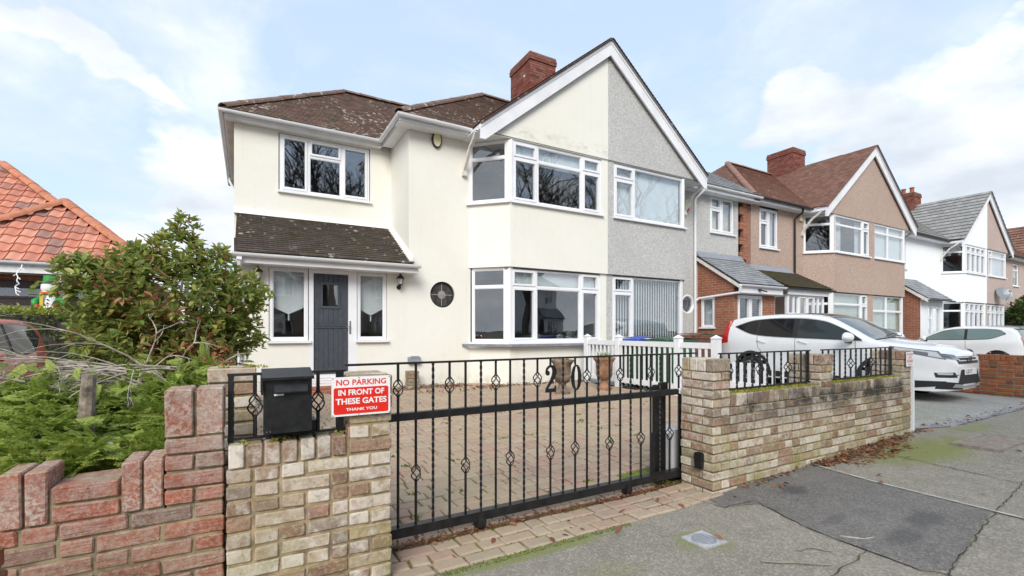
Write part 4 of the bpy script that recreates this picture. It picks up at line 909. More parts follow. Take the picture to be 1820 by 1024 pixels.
gutter(whi, [(24.9, 8.46, 2.70), (27.6, 8.46, 2.70)], 'black_gutter')
chimney(whi, 33.35, 34.3, 12.0, 13.4, 7.6, 9.35, pots=((33.8, 12.25), (33.8, 12.65), (33.8, 13.1)))
pink, XP, FPk = half_house('pebbledash_house', 'pinkish pebbledashed house joined to the white one, grey satellite dish below its upper bay', 33.9, 1, 5.2, 'pink_dash', MT['tile_grey'], [(.2, .8, 5.3, True, True), (.8, 2.79, 5.3, False, False)], lowc(WC), up_blind=('roller', 1.0, 'net'), lo_blind=('slats', 1.0, 'blind'), gutm='black_gutter', tile=big)
def dish(name, label, loc, rot, r):
    t = thing(name, label, 'satellite dish', loc); t.rotation_euler = rot
    link('reflector', MB().lathe([(0, .06), (r * .5, .045), (r * .85, .01), (r, -.02), (r * .99, -.03), (r * .8, 0), (0, .05)], (0, 0, 0), 24, axis='y').mesh('reflector', MT['dishgrey'], smooth=40), t, (0, 0, 0))
    link('feed_arm', MB().tube([(0, .05, -r), (0, -.30, -r * .5), (0, -.36, -.05)], .014, 6).box((-.03, -.4, -.08), (.03, -.3, -.02)).mesh('feed_arm', MT['dishgrey']), t, (0, 0, 0))
    link('mount', MB().tube([(0, .05, 0), (0, .28, -.05), (0, .34, -.05)], .022, 6).mesh('mount', MT['dishgrey']), t, (0, 0, 0))
MT['dishgrey'] = plain('grey_metal', (.26, .28, .30), .45, .3)
dish('satellite_dish', 'grey satellite dish mounted between the bay windows of the pinkish house', (35.2, 8.78, 3.35), (rad(-25), 0, rad(-35)), .38)
chimney(pink, 37.6, 38.3, 11.2, 12.0, 6.6, 8.35, pots=((37.95, 11.6),))
dish('satellite_dish', 'pale satellite dish fixed to the far chimney', (38.45, 10.9, 7.75), (rad(-15), 0, rad(-20)), .36)
dn, XD, FD = half_house('pebbledash_house', 'pinkish house with brown tiled roof behind the evergreen bush', 47.4, -1, 8.3, 'pink_dash', MT['tile_red'], COLS3, lowc(COLS3), holes=[(40.9, 42.0, 4.1, 5.5)], gutm='black_gutter', tile=dict(gauge=.33, tw=.3, lip=.05))
FDm = Face((39.1, YM), (43.9, YM)); window(dn, FDm, 1.82, 2.88, 4.12, 5.48, [(1.82, 2.88, 5.1, False, False)], blind=('roller', .6, 'net'))
# ------------------------------------------------------------------ orange bungalow on the other side
bung = thing('bungalow', 'brick bungalow with orange interlocking roof tiles and white gutter', 'bungalow', (-5, 13.5, .1))
ZB0 = 2.66; PB = .84
def otile_mat():
    m, nt, b = mat('orange_roof_tile'); p = pos(nt); r = nd(nt, 'ObjectInfo').outputs['Random']
    col = ramp(nt, r, [(0, (.55, .20, .125)), (.3, (.60, .235, .15)), (.5, (.50, .19, .13)), (.62, (.64, .28, .19)), (.78, (.30, .165, .135)), (.9, (.40, .17, .125))], 'CONSTANT')
    col = mix(nt, ramp(nt, noise(nt, p, 9, 5, .7), [(.4, 0), (.75, .5)]), col, (.45, .23, .165))
    setin(nt, b, col=col, rough=.85, nrm=bump(nt, noise(nt, p, 60, 4), .3, .005)); return m
MT['otile'] = otile_mat()
OT = MB(); nn = 8; TWd, TLn = .235, .29
prof_ = [(TWd * i / nn, .016 * math.sin(2 * math.pi * i / nn) + .014 * (i / nn > .86)) for i in range(nn + 1)]
OT.grid([[(x, 0, z + .034) for x, z in prof_], [(x, TLn + .05, z) for x, z in prof_]]); OT.grid([[(x, 0, z + .034) for x, z in prof_], [(x, 0, z + .008) for x, z in prof_]])
OTM = OT.mesh('tile', MT['otile'], smooth=40)
def pantiles(parent, poly, dz=.02):
    P = [Vector(p) for p in poly]; n = (P[1] - P[0]).cross(P[2] - P[0]).normalized(); n = n if n.z > 0 else -n
    up = (Z3 - n * n.z).normalized(); al = up.cross(n) * -1
    if al.cross(up).dot(n) < 0: al = -al
    o = P[0]; A = [(p - o).dot(al) for p in P]; B = [(p - o).dot(up) for p in P]; base = wloc(parent)
    def inside(a_, b_):
        s = None
        for i in range(len(P)):
            x0, y0, x1, y1 = A[i], B[i], A[(i + 1) % len(P)], B[(i + 1) % len(P)]
            c = (x1 - x0) * (b_ - y0) - (y1 - y0) * (a_ - x0)
            if abs(c) < 1e-6: continue
            if s is None: s = c > 0
            elif (c > 0) != s: return False
        return True
    b_ = min(B)
    while b_ < max(B):
        a_ = min(A)
        while a_ < max(A):
            if inside(a_ + TWd / 2, b_ + TLn * .5):
                q = link('tile', OTM, parent, (0, 0, 0)); M_ = Matrix((al, up, n)).transposed().to_4x4(); M_.translation = o + al * a_ + up * b_ + n * (dz + R.uniform(0, .004)) - base; q.matrix_local = M_
            a_ += TWd
        b_ += TLn
CX, EY, KA = -1.78, 12.3, 1.80
zA = ZB0 + PB * KA; apx = (CX - KA, EY + KA, zA)
CXL = CX - 2 * KA - .0
front = [(CXL, EY, ZB0), (CX, EY, ZB0), apx]; right_ = [(CX, EY, ZB0), (CX, EY + 9, ZB0), (CX - KA, EY + 9, zA), apx]
# main roof behind, taller and to the left
M0 = (-8.2, 13.2, ZB0); KB = 3.35; zM = ZB0 + PB * KB
mfront = [(-11.5, 13.2, ZB0), (-2.0, 13.2, ZB0), (-2.0 - KB, 13.2 + KB, zM), (-11.5, 13.2 + KB, zM)]; mright = [(-2.0, 13.2, ZB0), (-2.0, 13.2 + 2 * KB, ZB0), (-2.0 - KB, 13.2 + KB, zM)]
und = MB()
for poly in (front, right_, mfront, mright): und.add(poly, [tuple(range(len(poly)))])
und.add([(CXL, EY, ZB0), apx, (CX - KA, EY + 3, zA), (CXL, EY + 3, ZB0)], [(0, 1, 2, 3)])
part('roof_deck', und, MT['dark'], bung)
pantiles(bung, front); pantiles(bung, mfront)
rtile = plain('orange_hip_tile', (.52, .20, .11), .85, var=.15, scale=6, bmp=.2)
for a_, b_ in ((front[1], apx), (front[0], apx), (mfront[1], mfront[2]), (mfront[3], mfront[2]), (apx, (CX - KA, EY + 6, zA))): ridge(bung, (a_[0], a_[1], a_[2] + .07), (b_[0], b_[1], b_[2] + .07), rtile, .12, .40, 'hip_tile')
bw = MB(); FBf = Face((-11.4, EY + .45), (CX - .3, EY + .45)); wall(bw, FBf, .0, 2.6, [(5.2, 8.6, .9, 2.35)]); FBr = Face((CX - .3, EY + .45), (CX - .3, EY + 8)); wall(bw, FBr, 0, 2.6); part('wall', bw, MT['brickwall'], bung)
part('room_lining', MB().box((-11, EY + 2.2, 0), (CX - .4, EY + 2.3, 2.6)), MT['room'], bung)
MT['brown_frame'] = plain('dark_brown_frame', (.035, .016, .014), .4)
window(bung, FBf, 5.22, 8.58, .92, 2.34, [(5.22, 6.9, 1.95, True, True), (6.9, 8.58, 1.95, True, True)], frame_mat='brown_frame', fw=.09, sill_mat='brown_frame')
part('fascia', MB().box((-11.5, EY - .02, ZB0 - .20), (CX + .02, EY + .01, ZB0 + .02)).box((-11.5, EY + .01, ZB0 - .2), (CX, EY + .45, ZB0 - .18)), MT['fascia'], bung)
gutter(bung, [(-11.5, EY - .085, ZB0 + .01), (CX + .08, EY - .085, ZB0 + .01)])
# ================================================================== garden walls, brick by brick
BRK = {}
def brick_mesh(L, Hh, D, mat_, var):
    key = (round(L, 3), round(Hh, 3), round(D, 3), mat_.name, var)
    if key in BRK: return BRK[key]
    rr = random.Random(hash(key[:3]) % 9973 + var * 31)
    bm = bmesh.new(); bmesh.ops.create_cube(bm, size=1)
    for v in bm.verts:
        v.co = Vector(((v.co.x + .5) * L, (v.co.y + .5) * D, (v.co.z + .5) * Hh))
        v.co += Vector((rr.uniform(-.003, .003), rr.uniform(-.004, .004), rr.uniform(-.0025, .0025)))
    bmesh.ops.bevel(bm, geom=list(bm.edges), offset=.004 + .003 * rr.random(), segments=1, affect='EDGES', clamp_overlap=True)
    me = bpy.data.meshes.new('brick'); bm.to_mesh(me); bm.free(); me.materials.append(mat_); BRK[key] = me; return me
def brick(parent, F, a0, a1, z0, z1, mat_, D=.10, out=0., name='brick'):
    L = round((a1 - a0) * 200) / 200; o = link(name, brick_mesh(L, z1 - z0, D, mat_, R.randrange(4)), parent, (0, 0, 0))
    q = F.p(a0, z0, out + R.uniform(-.003, .003) - D) - wloc(parent)
    M_ = Matrix((F.d, F.n, Z3)).transposed().to_4x4() @ Matrix.Rotation(R.uniform(-.006, .006), 4, 'Y'); M_.translation = q
    o.matrix_local = M_ if Vector(F.d).cross(F.n).dot(Z3) > 0 else M_
    # the wall frame is left-handed (d, n, up), so mirror through the brick's own depth
    M2 = Matrix((F.d, -F.n, Z3)).transposed().to_4x4() @ Matrix.Rotation(R.uniform(-.006, .006), 4, 'Y'); M2.translation = q + F.n * D
    o.matrix_local = M2
    return o
def courses(parent, F, a0, a1, ztop, zbot, mat_, seq=None, ch=.075, j=.013, ground=None, ps=.5, rnd=None):
    rr = rnd or R; z = ztop; k = 0
    while z - ch * .5 > zbot:
        a_ = a0; first = True
        while a_ < a1 - .03:
            if seq: L = seq[k % len(seq)]
            else: L = .215 if rr.random() < ps else .1025
            if first and not seq and k % 2: L = .1025
            first = False
            b_ = a_ + L
            if a1 - b_ < .06: b_ = a1
            if ground is None or z > F_ground(F, (a_ + b_) / 2) + .01: brick(parent, F, a_, b_, z - ch + j, z, mat_)
            a_ = b_ + j
        z -= ch; k += 1
def F_ground(F, a_): p = F.p(a_, 0); return gz(p.x, p.y)
def soldiers(parent, F, a0, a1, z0, z1, mat_, w=.066, D=.215, j=.010):
    n = int((a1 - a0) / (w + j)); ww = (a1 - a0) / n
    for i in range(n): brick(parent, F, a0 + i * ww + j / 2, a0 + (i + 1) * ww - j / 2, z0, z1, mat_, D, .004)
def pillar_top(parent, x0, x1, y0, y1, z0, z1, mat_):
    F = Face((x0, y0), (x1, y0)); n = 4; L = (y1 - y0)
    for i in range(n):
        FF_ = Face((x0, y0 + L * i / n), (x1, y0 + L * i / n)); brick(parent, FF_, .0, x1 - x0, z0, z1, mat_, L / n - .009, .003 if i == 0 else 0)
S = MT['stock']; WT, ST, PT = .825, .7125, 1.125
lw = thing('brick_wall', 'low buff brick wall and gatepost carrying the black mailbox and the parking sign', 'brick wall', (.3, 2.6, 0))
F1 = Face((-.085, 2.51), (.673, 2.51))
part('core', MB().box((-.077, 2.52, -.05), (.665, 2.720, WT - .012)).box((.463, 2.522, .70), (.663, 2.832, PT - .03)), MT['mortar'], lw)
soldiers(lw, F1, .0, .535, ST + .008, WT, S); courses(lw, F1, 0., .535, ST, -.06, S, ps=.32)
for k in range(14):
    z = ST + .30 - k * .075
    if k % 2: brick(lw, F1, .543, .758, z - .062, z, S)
    else: brick(lw, F1, .543, .645, z - .062, z, S); brick(lw, F1, .656, .758, z - .062, z, S)
    if z > .1:
        FRt = Face((.673, 2.51), (.673, 2.84))
        brick(lw, FRt, .11 if k % 2 else .0, .325, z - .062, z, S, .10, .001)
        if z > WT: FLt = Face((.455, 2.84), (.455, 2.51)); brick(lw, FLt, 0, .215 if k % 2 else .325, z - .062, z, S, .10, .001)
pillar_top(lw, .455, .673, 2.51, 2.84, ST + .308, PT, S)
# stands behind the left wall
bp = thing('brick_pier', 'moss-topped buff brick pier behind the mailbox railing', 'brick pier', (-.08, 3.1, 0))
part('core', MB().box((-.182, 2.99, -.05), (.032, 3.19, 1.13)), MT['mortar'], bp); Fq = Face((-.19, 2.98), (.04, 2.98)); Fq2 = Face((.04, 2.98), (.04, 3.2))
for k in range(14):
    z = 1.07 - k * .075
    for a_, b_ in (((0, .105), (.115, .23)) if k % 2 else ((0, .23),)): brick(bp, Fq, a_, b_, z - .062, z, S)
    brick(bp, Fq2, .11, .22, z - .062, z, S)
pillar_top(bp, -.19, .04, 2.98, 3.2, 1.078, 1.155, S)
bp2 = thing('brick_pier', 'orange brick pier at the end of the boundary behind the shrub', 'brick pier', (-.42, 8.0, .1))
part('core', MB().box((-.66, 8.0, .05), (-.20, 8.3, 1.28)), MT['mortar'], bp2)
for k in range(15):
    z = 1.285 - k * .075; Fr = Face((-.67, 7.99), (-.19, 7.99))
    for a_, b_ in (((0, .235), (.245, .48)) if k % 2 else ((0, .115), (.125, .355), (.365, .48))): brick(bp2, Fr, a_, b_, z - .064, z, MT['orange_brick'])
tag(link('fence_post', MB().prism([(-.62, 6.2, .08), (-.52, 6.2, .08), (-.525, 6.2, 1.22), (-.57, 6.2, 1.28), (-.615, 6.2, 1.22)], (0, .06, 0)).mesh('fence_post', plain('blue_grey_post', (.16, .20, .25), .6))), 'blue grey post leaning beside the orange brick pier', 'post')
# right-hand wall with its three piers
rw_ = thing('brick_wall', 'long buff brick wall with three piers between the gate and the grey concrete drive', 'brick wall', (5.1, 2.6, 0))
F2 = Face((3.31, 2.51), (6.90, 2.51)); PX = [(0., .215), (1.62, 1.835), (3.375, 3.59)]
core = MB().box((3.328, 2.523, -.05), (6.885, 2.720, WT - .012))
for a_, b_ in PX: core.box((3.319 + a_, 2.5195, -.04), (3.301 + b_, 2.831, PT - .03))
part('core', core, MT['mortar_green'], rw_)
rg = random.Random(12)
for a_, b_ in ((.222, 1.612), (1.842, 3.367)):
    soldiers(rw_, F2, a_, b_, ST + .008, WT, S); courses(rw_, F2, a_, b_, ST, -.05, S, ground=1, ps=.42, rnd=rg)
for i, (a_, b_) in enumerate(PX):
    for k in range(15):
        z = ST + .30 - k * .075
        if z > F_ground(F2, a_) + .01:
            if k % 2: brick(rw_, F2, a_, b_, z - .062, z, S)
            else: brick(rw_, F2, a_, a_ + .102, z - .062, z, S); brick(rw_, F2, a_ + .113, b_, z - .062, z, S)
            if i == 0 or z > WT:
                Fs = Face((3.31 + a_, 2.84), (3.31 + a_, 2.51)); q = ((0, .215), (.226, .328)) if k % 2 else ((0, .102), (.113, .328))
                for u_, v_ in q: brick(rw_, Fs, u_, v_, z - .062, z, S, .10, .001)
    pillar_top(rw_, 3.31 + a_, 3.31 + b_, 2.51, 2.84, ST + .308, PT, S)
# rustic red wall with castellated top
red = thing('brick_wall', 'rustic red brick wall with castellated top in front of the conifers', 'brick wall', (-.8, 2.6, 0)); RR_ = MT['red_rustic']; RS_ = MT['red_smooth']
F3 = Face((-1.70, 2.53), (-.095, 2.53)); L3 = F3.L
part('core', MB().box((-1.69, 2.54, -.05), (-.103, 2.735, .565)).box((-.31, 2.541, .5), (-.103, 2.734, 1.085)), MT['mortar_green'], red)
for z, off in [(.58 - k * .075, k) for k in range(8)]:
    a_ = L3 - (.225 if off % 2 else .112)
    a_hi = L3
    while a_hi > .05:
        a_lo = max(0, a_); 
        brick(red, F3, a_lo, a_hi - .0, z - .064, z, RR_, .10)
        a_hi = a_lo - .011; a_ = a_hi - (.215 if R.random() < .75 else .1025)
p0 = L3 - .2225
for k in range(4):
    z = .88 - k * .075
    if k % 2: brick(red, F3, p0, p0 + .106, z - .064, z, RR_, .10, .006); brick(red, F3, p0 + .117, L3, z - .064, z, RR_, .10, .006)
    else: brick(red, F3, p0, L3, z - .064, z, RR_, .10, .006)
brick(red, F3, p0, p0 + .106, .888, 1.098, RS_, .2, .006); brick(red, F3, p0 + .116, L3, .888, 1.098, RS_, .2, .006)
a_ = p0
while a_ > .3:
    brick(red, F3, a_ - .070, a_ - .004, .588, .803, RS_, .2, .004); brick(red, F3, a_ - .144, a_ - .078, .588, .803, RS_, .2, .004); part('mortar_joint', MB().box((F3.p(a_ - .13, .6).x, 2.545, .60), (F3.p(a_ - .012, .6).x, 2.73, .79)), MT['mortar_green'], red)
    a_ -= .150; brick(red, F3, a_ - .215, a_ - .004, .588, .655, RR_, .2); brick(red, F3, a_ - .215, a_ - .004, .664, .732, RR_, .2); a_ -= .222
part('mortar_joint', MB().box((F3.p(a_ + .02, 0).x, 2.5431, .56), (-.32, 2.731, .721)), MT['mortar_green'], red)
pr = thing('brick_pier', 'small tan brick pier corner standing out from the red wall onto the pavement', 'brick pier', (-.8, 2.1, 0)); Fz = Face((-.66, 1.96), (-.66, 2.06)); Fz0 = Face((-.95, 1.96), (-.66, 1.96))
part('core', MB().box((-.94, 1.97, -.05), (-.668, 2.05, .675)), MT['mortar'], pr)
for k in range(9):
    z = .69 - k * .075; brick(pr, Fz, 0, .10, z - .064, z, MT['orange_brick'], .1); brick(pr, Fz0, 0, .17, z - .064, z, MT['orange_brick'], .1)
# far orange-red wall between the drives
ow = thing('brick_wall', 'orange red brick wall with dark headers between the two concrete drives', 'brick wall', (12.83, 5, .1)); F5 = Face((12.8, 9.0), (12.8, 2.55)); OB = MT['orange_brick']
part('core', MB().box((12.81, 2.55, .0), (13.0, 9.0, .87)), MT['mortar_dark'], ow)
soldiers(ow, F5, 3.2, F5.L, .775, .888, OB, .066, .20); courses(ow, F5, 3.2, F5.L, .766, .10, OB, ps=.62, rnd=random.Random(3))
# ================================================================== ironwork
IR = MT['iron']
def basket(parent, x, y, z, h=.115, r=.030):
    m = MB()
    for k in range(4):
        m.tube([(x + (r * math.sin(math.pi * t / 10) + .003) * math.cos(k * math.pi / 2 + t * .32 + .4), y + (r * math.sin(math.pi * t / 10) + .003) * math.sin(k * math.pi / 2 + t * .32 + .4), z - h / 2 + h * t / 10) for t in range(11)], .0042, 5)
    m.lathe([(0, -h / 2 - .012), (.009, -h / 2 - .006), (.008, -h / 2 + .012), (0, -h / 2 + .016)], (x, y, z), 8); m.lathe([(0, h / 2 - .016), (.008, h / 2 - .012), (.009, h / 2 + .006), (0, h / 2 + .012)], (x, y, z), 8)
    return part('basket', m, IR, parent, smooth=50)
def bar(parent, x, y, z0, z1, kind, zb=None):
    m = MB(); r = .0095
    if kind == 'T':
        n = int((z1 - z0) / .012); m.tube([(x, y, z0 + (z1 - z0) * i / n) for i in range(n + 1)], r, 4, twist=.42)
    elif zb is None: m.tube([(x, y, z0), (x, y, z1)], r * .95, 6)
    else:
        m.tube([(x, y, z0), (x, y, zb - .055)], r * .95, 6); part('bar', MB().tube([(x, y, zb + .055), (x, y, z1)], r * .95, 6), IR, parent, smooth=50)
    b = part('bar', m, IR, parent, smooth=50 if kind != 'T' else False)
    if zb is not None: basket(b, x, y, zb)
    return b
gate = thing('driveway_gate', 'black wrought iron sliding gate with the number 20', 'gate', (2.0, 2.88, .02)); GY = 2.885
part('top_rail', MB().box((.50, GY - .014, 1.15), (3.56, GY + .014, 1.163)), IR, gate)
part('middle_rail', MB().box((.69, GY - .034, .800), (3.30, GY + .006, .848)), IR, gate)
part('bottom_rail', MB().box((.60, GY - .03, .075), (3.50, GY + .03, .135)), IR, gate)
pat = 'U L T U L T U L T U 2 T 0 U T L U T L U T L U'.split()
for k, c in enumerate(pat):
    x = .8157 + k * .1145
    bar(gate, x, GY, .135, .800, 'T' if c == 'T' else 'P', .457 if c in 'L20' else None); 
    z0 = .848
    if c in '20': bar(gate, x, GY, z0, .905, 'P'); bar(gate, x, GY, 1.10, 1.15, 'P')
    else: bar(gate, x, GY, z0, 1.15, 'T' if c == 'T' else 'P', 1.003 if c == 'U' else None)
def ringpoly(xc, zc, y, n=40, ro=(.046, .098), ri=(.020, .088)):
    m = MB(); P = []
    for rr_ in (ro, ri): P.append([(xc + rr_[0] * math.cos(6.2832 * i / n), y, zc + rr_[1] * math.sin(6.2832 * i / n)) for i in range(n + 1)])
    front = P; backp = [[(a_, b_ + .012, c_) for a_, b_, c_ in r] for r in P]
    m.grid(front); m.grid(backp); m.grid([front[0], backp[0]]); m.grid([front[1], backp[1]]); return m
x0 = .8157 + 12 * .1145; part('numeral', ringpoly(x0, 1.003, GY - .020), IR, gate)
x2 = .8157 + 10 * .1145 - .004; zc = 1.003; m = MB()
path = [(-.042, .043, .004), (-.041, .060, .006), (-.033, .078, .007), (-.018, .091, .008), (.0, .096, .009), (.018, .088, .013), (.030, .068, .017), (.031, .046, .017), (.022, .020, .015), (.004, -.012, .012), (-.018, -.044, .009), (-.034, -.066, .007), (-.044, -.078, .005)]
rows = [[], []]
for i, (a_, b_, w_) in enumerate(path):
    p_, q_ = path[max(0, i - 1)], path[min(len(path) - 1, i + 1)]; dx, dz = q_[0] - p_[0], q_[1] - p_[1]; L = math.hypot(dx, dz)
    rows[0].append((x2 + a_ - dz / L * w_, GY - .020, zc + b_ + dx / L * w_)); rows[1].append((x2 + a_ + dz / L * w_, GY - .020, zc + b_ - dx / L * w_))
bk_ = [[(a_, b_ + .012, c_) for a_, b_, c_ in r] for r in rows]
m.grid(rows); m.grid(bk_); m.grid([rows[0], bk_[0]]); m.grid([rows[1], bk_[1]])
m.prism([(x2 + a_, GY - .021, zc + b_) for a_, b_ in ((-.050, -.098), (.040, -.098), (.044, -.050), (.037, -.052), (.030, -.070), (-.030, -.072), (-.046, -.080))], (0, .012, 0))
m.prism([(x2 - .030 + .016 * math.cos(6.2832 * i / 16), GY - .0205, zc + .044 + .018 * math.sin(6.2832 * i / 16)) for i in range(16)], (0, .012, 0))
part('numeral', m, IR, gate)
for wx in (1.38, 2.72):
    w_ = part('wheel_bracket', MB().box((wx - .03, GY - .034, .028), (wx + .03, GY - .030, .10)), IR, gate); part('wheel_bracket', MB().box((wx - .03, GY + .030, .028), (wx + .03, GY + .034, .10)), IR, gate)
    part('wheel', MB().lathe([(0, -.02), (.042, -.02), (.046, 0), (.042, .02), (0, .02)], (wx, GY, .052), 18, axis='y'), IR, w_)
part('end_stile', MB().box((3.335, GY - .012, .135), (3.36, GY + .012, .80)), IR, gate)
tr_ = MB().box((.45, GY - .012, -.004), (6.6, GY + .012, .010)); q = tag(link('gate_track', tr_.mesh('gate_track', plain('rusty_steel', (.16, .085, .05), .8, .3, var=.4, scale=20))), 'rusty steel track in the paving under the sliding gate', 'gate track')
gp = thing('gate_post', 'square black guide post behind the gate beside the buff brick pier', 'gate post', (3.2, 2.98, .0))
part('post', MB().box((3.16, 2.95, .0), (3.245, 3.03, .875)), IR, gp); part('roller_arm', MB().box((3.15, 2.935, .845), (3.255, 2.95, .905)), IR, gp); part('guide_block', MB().box((3.10, 2.94, .12), (3.16, 2.99, .46)), IR, gp)
mo = thing('gate_motor', 'pale grey sliding gate motor behind the black guide post', 'gate motor', (3.45, 3.0, 0.)); MT['motor'] = plain('pale_grey_plastic', (.50, .51, .52), .45, var=.06)
part('housing', MB().prism([(3.33, 2.96, .03), (3.55, 2.96, .03), (3.55, 2.96, .42), (3.52, 2.96, .46), (3.36, 2.96, .46), (3.33, 2.96, .42)], (0, .20, 0)), MT['motor'], mo); part('base_plate', MB().box((3.31, 2.94, .0), (3.57, 3.18, .03)), IR, mo)
tag(link('photocell', MB().prism([(3.306, 2.60, .21), (3.306, 2.665, .21), (3.306, 2.67, .33), (3.306, 2.655, .342), (3.306, 2.61, .342), (3.306, 2.595, .33)], (-.035, 0, 0)).mesh('photocell', IR)), 'small black safety sensor low on the gate side of the brick pier', 'gate sensor')
def railing(label, x0, x1, y, z0, z1, bs, n, post):
    t = thing('railing', label, 'railing', (x0, y, z0), 'railings on the buff brick walls')
    part('top_rail', MB().box((x0, y - .013, z1 - .012), (x1, y + .013, z1)), IR, t); part('bottom_rail', MB().box((x0, y - .011, z0), (x1, y + .011, z0 + .012)), IR, t)
    for k in range(n):
        x = x0 + .02 + (x1 - x0 - .06) * k / (n - 1)
        bar(t, x, y, z0 + .012, z1 - .012, 'T' if k % 4 in (0, 2) and k not in bs else 'P', (z0 + z1) / 2 + .0 if k in bs else None)
    for px_ in post: part('post', MB().box((px_ - .012, y - .0125, z0 - .015), (px_ + .012, y + .0125, z1 - .001)), IR, t)
    return t
railing('short black iron railing with two basket bars either side of the mailbox', -.085, .452, 2.60, .835, 1.155, (1, 4), 6, (-.07, .43))
railing('black iron railing between the first and middle piers of the buff wall', 3.53, 4.925, 2.62, .842, 1.168, (1, 5, 9), 13, (4.89,))
railing('black iron railing between the middle and end piers of the buff wall', 5.15, 6.68, 2.62, .842, 1.168, (1, 5, 9), 14, (6.65,))
# ================================================================== mailbox and signs
mbx = thing('mailbox', 'black steel mailbox hung on the railing over the low brick wall', 'mailbox', (.17, 2.5, .84))
part('body', MB().box((.066, 2.475, .872), (.274, 2.615, 1.138)).box((.068, 2.60, .842), (.31, 2.72, .90)), MT['iron'], mbx)
part('hood', MB().prism([(.058, 2.452, 1.140), (.058, 2.63, 1.172), (.058, 2.63, 1.160), (.058, 2.452, 1.128)], (.224, 0, 0)).box((.054, 2.455, 1.06), (.062, 2.62, 1.142)), MT['iron'], mbx)
part('slot_flap', MB().prism([(.108, 2.475, 1.108), (.108, 2.448, 1.072), (.108, 2.448, 1.066), (.108, 2.475, 1.076)], (.146, 0, 0)), MT['iron'], mbx)
part('name_plate', MB().box((.108, 2.472, 1.052), (.150, 2.4745, 1.060)), MT['blind'], mbx)
pl = MB()
for ax_, az_ in ((.078, .884), (.092, .884)): pl.lathe([(0, 0), (.0035, 0), (.0035, .004), (0, .004)], (ax_, 2.471, az_), 8, axis='y')
part('rivet', pl, MT['chrome'], mbx)
def text_part(s, F, ac, zc, wdt, hgt, out, mat_, parent, bold=.012, name='lettering'):
    cu = bpy.data.curves.new('lettering', 'FONT'); cu.body = s; cu.size = 1; cu.offset = bold; cu.extrude = 0; cu.resolution_u = 3
    o = bpy.data.objects.new('lettering', cu); COL.objects.link(o); bpy.context.view_layer.update()
    me = bpy.data.meshes.new_from_object(o.evaluated_get(bpy.context.evaluated_depsgraph_get())); bpy.data.objects.remove(o); bpy.data.curves.remove(cu)
    co = np.empty(len(me.vertices) * 3); me.vertices.foreach_get('co', co); co = co.reshape(-1, 3); lo, hi = co.min(0), co.max(0)
    for v in me.vertices:
        v.co = F.p(ac + ((v.co.x - lo[0]) / (hi[0] - lo[0]) - .5) * wdt, zc + ((v.co.y - lo[1]) / (hi[1] - lo[1]) - .5) * hgt, out)
    me.materials.clear(); me.materials.append(mat_); me.name = 'lettering'
    return link(name, me, parent)
def rrect(F, a0, a1, z0, z1, r, out, th):
    pts = []
    for cx, cz, st_ in ((a1 - r, z0 + r, -90), (a1 - r, z1 - r, 0), (a0 + r, z1 - r, 90), (a0 + r, z0 + r, 180)):
        for i in range(5): an = rad(st_ + 22.5 * i); pts.append(F.p(cx + r * math.cos(an), cz + r * math.sin(an), out))
    return MB().prism(pts, F.n * th)
MT['signwhite'] = plain('white_sign_plate', (.80, .80, .80), .35, var=.02); MT['signred'] = plain('red_sign_ink', (.72, .022, .012), .35, var=.04)
sg = thing('parking_sign', 'red and white no parking sign on the gatepost', 'sign', (.51, 2.49, .92)); FSg = Face((.366, 2.492), (.660, 2.487)); A = FSg.L
part('plate', rrect(FSg, 0, A, .925, 1.124, .004, 0, .004), MT['signwhite'], sg); part('red_panel', rrect(FSg, .010, A - .010, .935, 1.070, .010, .004, .001), MT['signred'], sg)
text_part('NO PARKING', FSg, A / 2, 1.096, .25, .030, .0048, MT['signred'], sg, .022); text_part('IN FRONT OF', FSg, A / 2, 1.045, .23, .030, .0058, MT['signwhite'], sg, .03)
text_part('THESE GATES', FSg, A / 2, 1.000, .255, .031, .0058, MT['signwhite'], sg, .03); text_part('THANK YOU', FSg, A / 2, .958, .155, .015, .0058, MT['signwhite'], sg, .025)
sc = MB()
for a_, z in ((.006, .931), (A - .006, .931), (.006, 1.118), (A - .006, 1.118), (A * .45, 1.118), (A * .45, .931)): sc.lathe([(0, -.003), (.0025, -.003), (.0025, .002), (0, .002)], FSg.p(a_, z, .004), 8, axis='y')
part('screw', sc, IR, sg)
s2 = thing('parking_sign', 'small faded red and white keep clear sign on the end pier', 'sign', (6.8, 2.49, 1.0)); FS2 = Face((6.715, 2.49), (6.895, 2.49))
part('plate', rrect(FS2, 0, .18, .94, 1.11, .003, 0, .004), MT['signwhite'], s2); MT['fadedred'] = plain('faded_red_ink', (.62, .12, .12), .4)
text_part('NO PARKING', FS2, .09, 1.082, .155, .024, .0048, MT['fadedred'], s2, .02); text_part('KEEP', FS2, .09, 1.045, .09, .020, .0048, MT['fadedred'], s2, .02); text_part('CLEAR', FS2, .09, 1.004, .155, .034, .0048, MT['signred'], s2, .03); text_part('THANK YOU', FS2, .09, .962, .11, .014, .0048, MT['fadedred'], s2, .02)
tag(link('marker_post', MB().prism([(6.93, 2.50, gz(6.95, 2.5)), (6.97, 2.50, gz(6.95, 2.5)), (6.965, 2.50, .96), (6.935, 2.50, .96)], (0, .03, 0)).mesh('marker_post', MT['pvc'])), 'thin white post against the end pier of the buff wall', 'post')
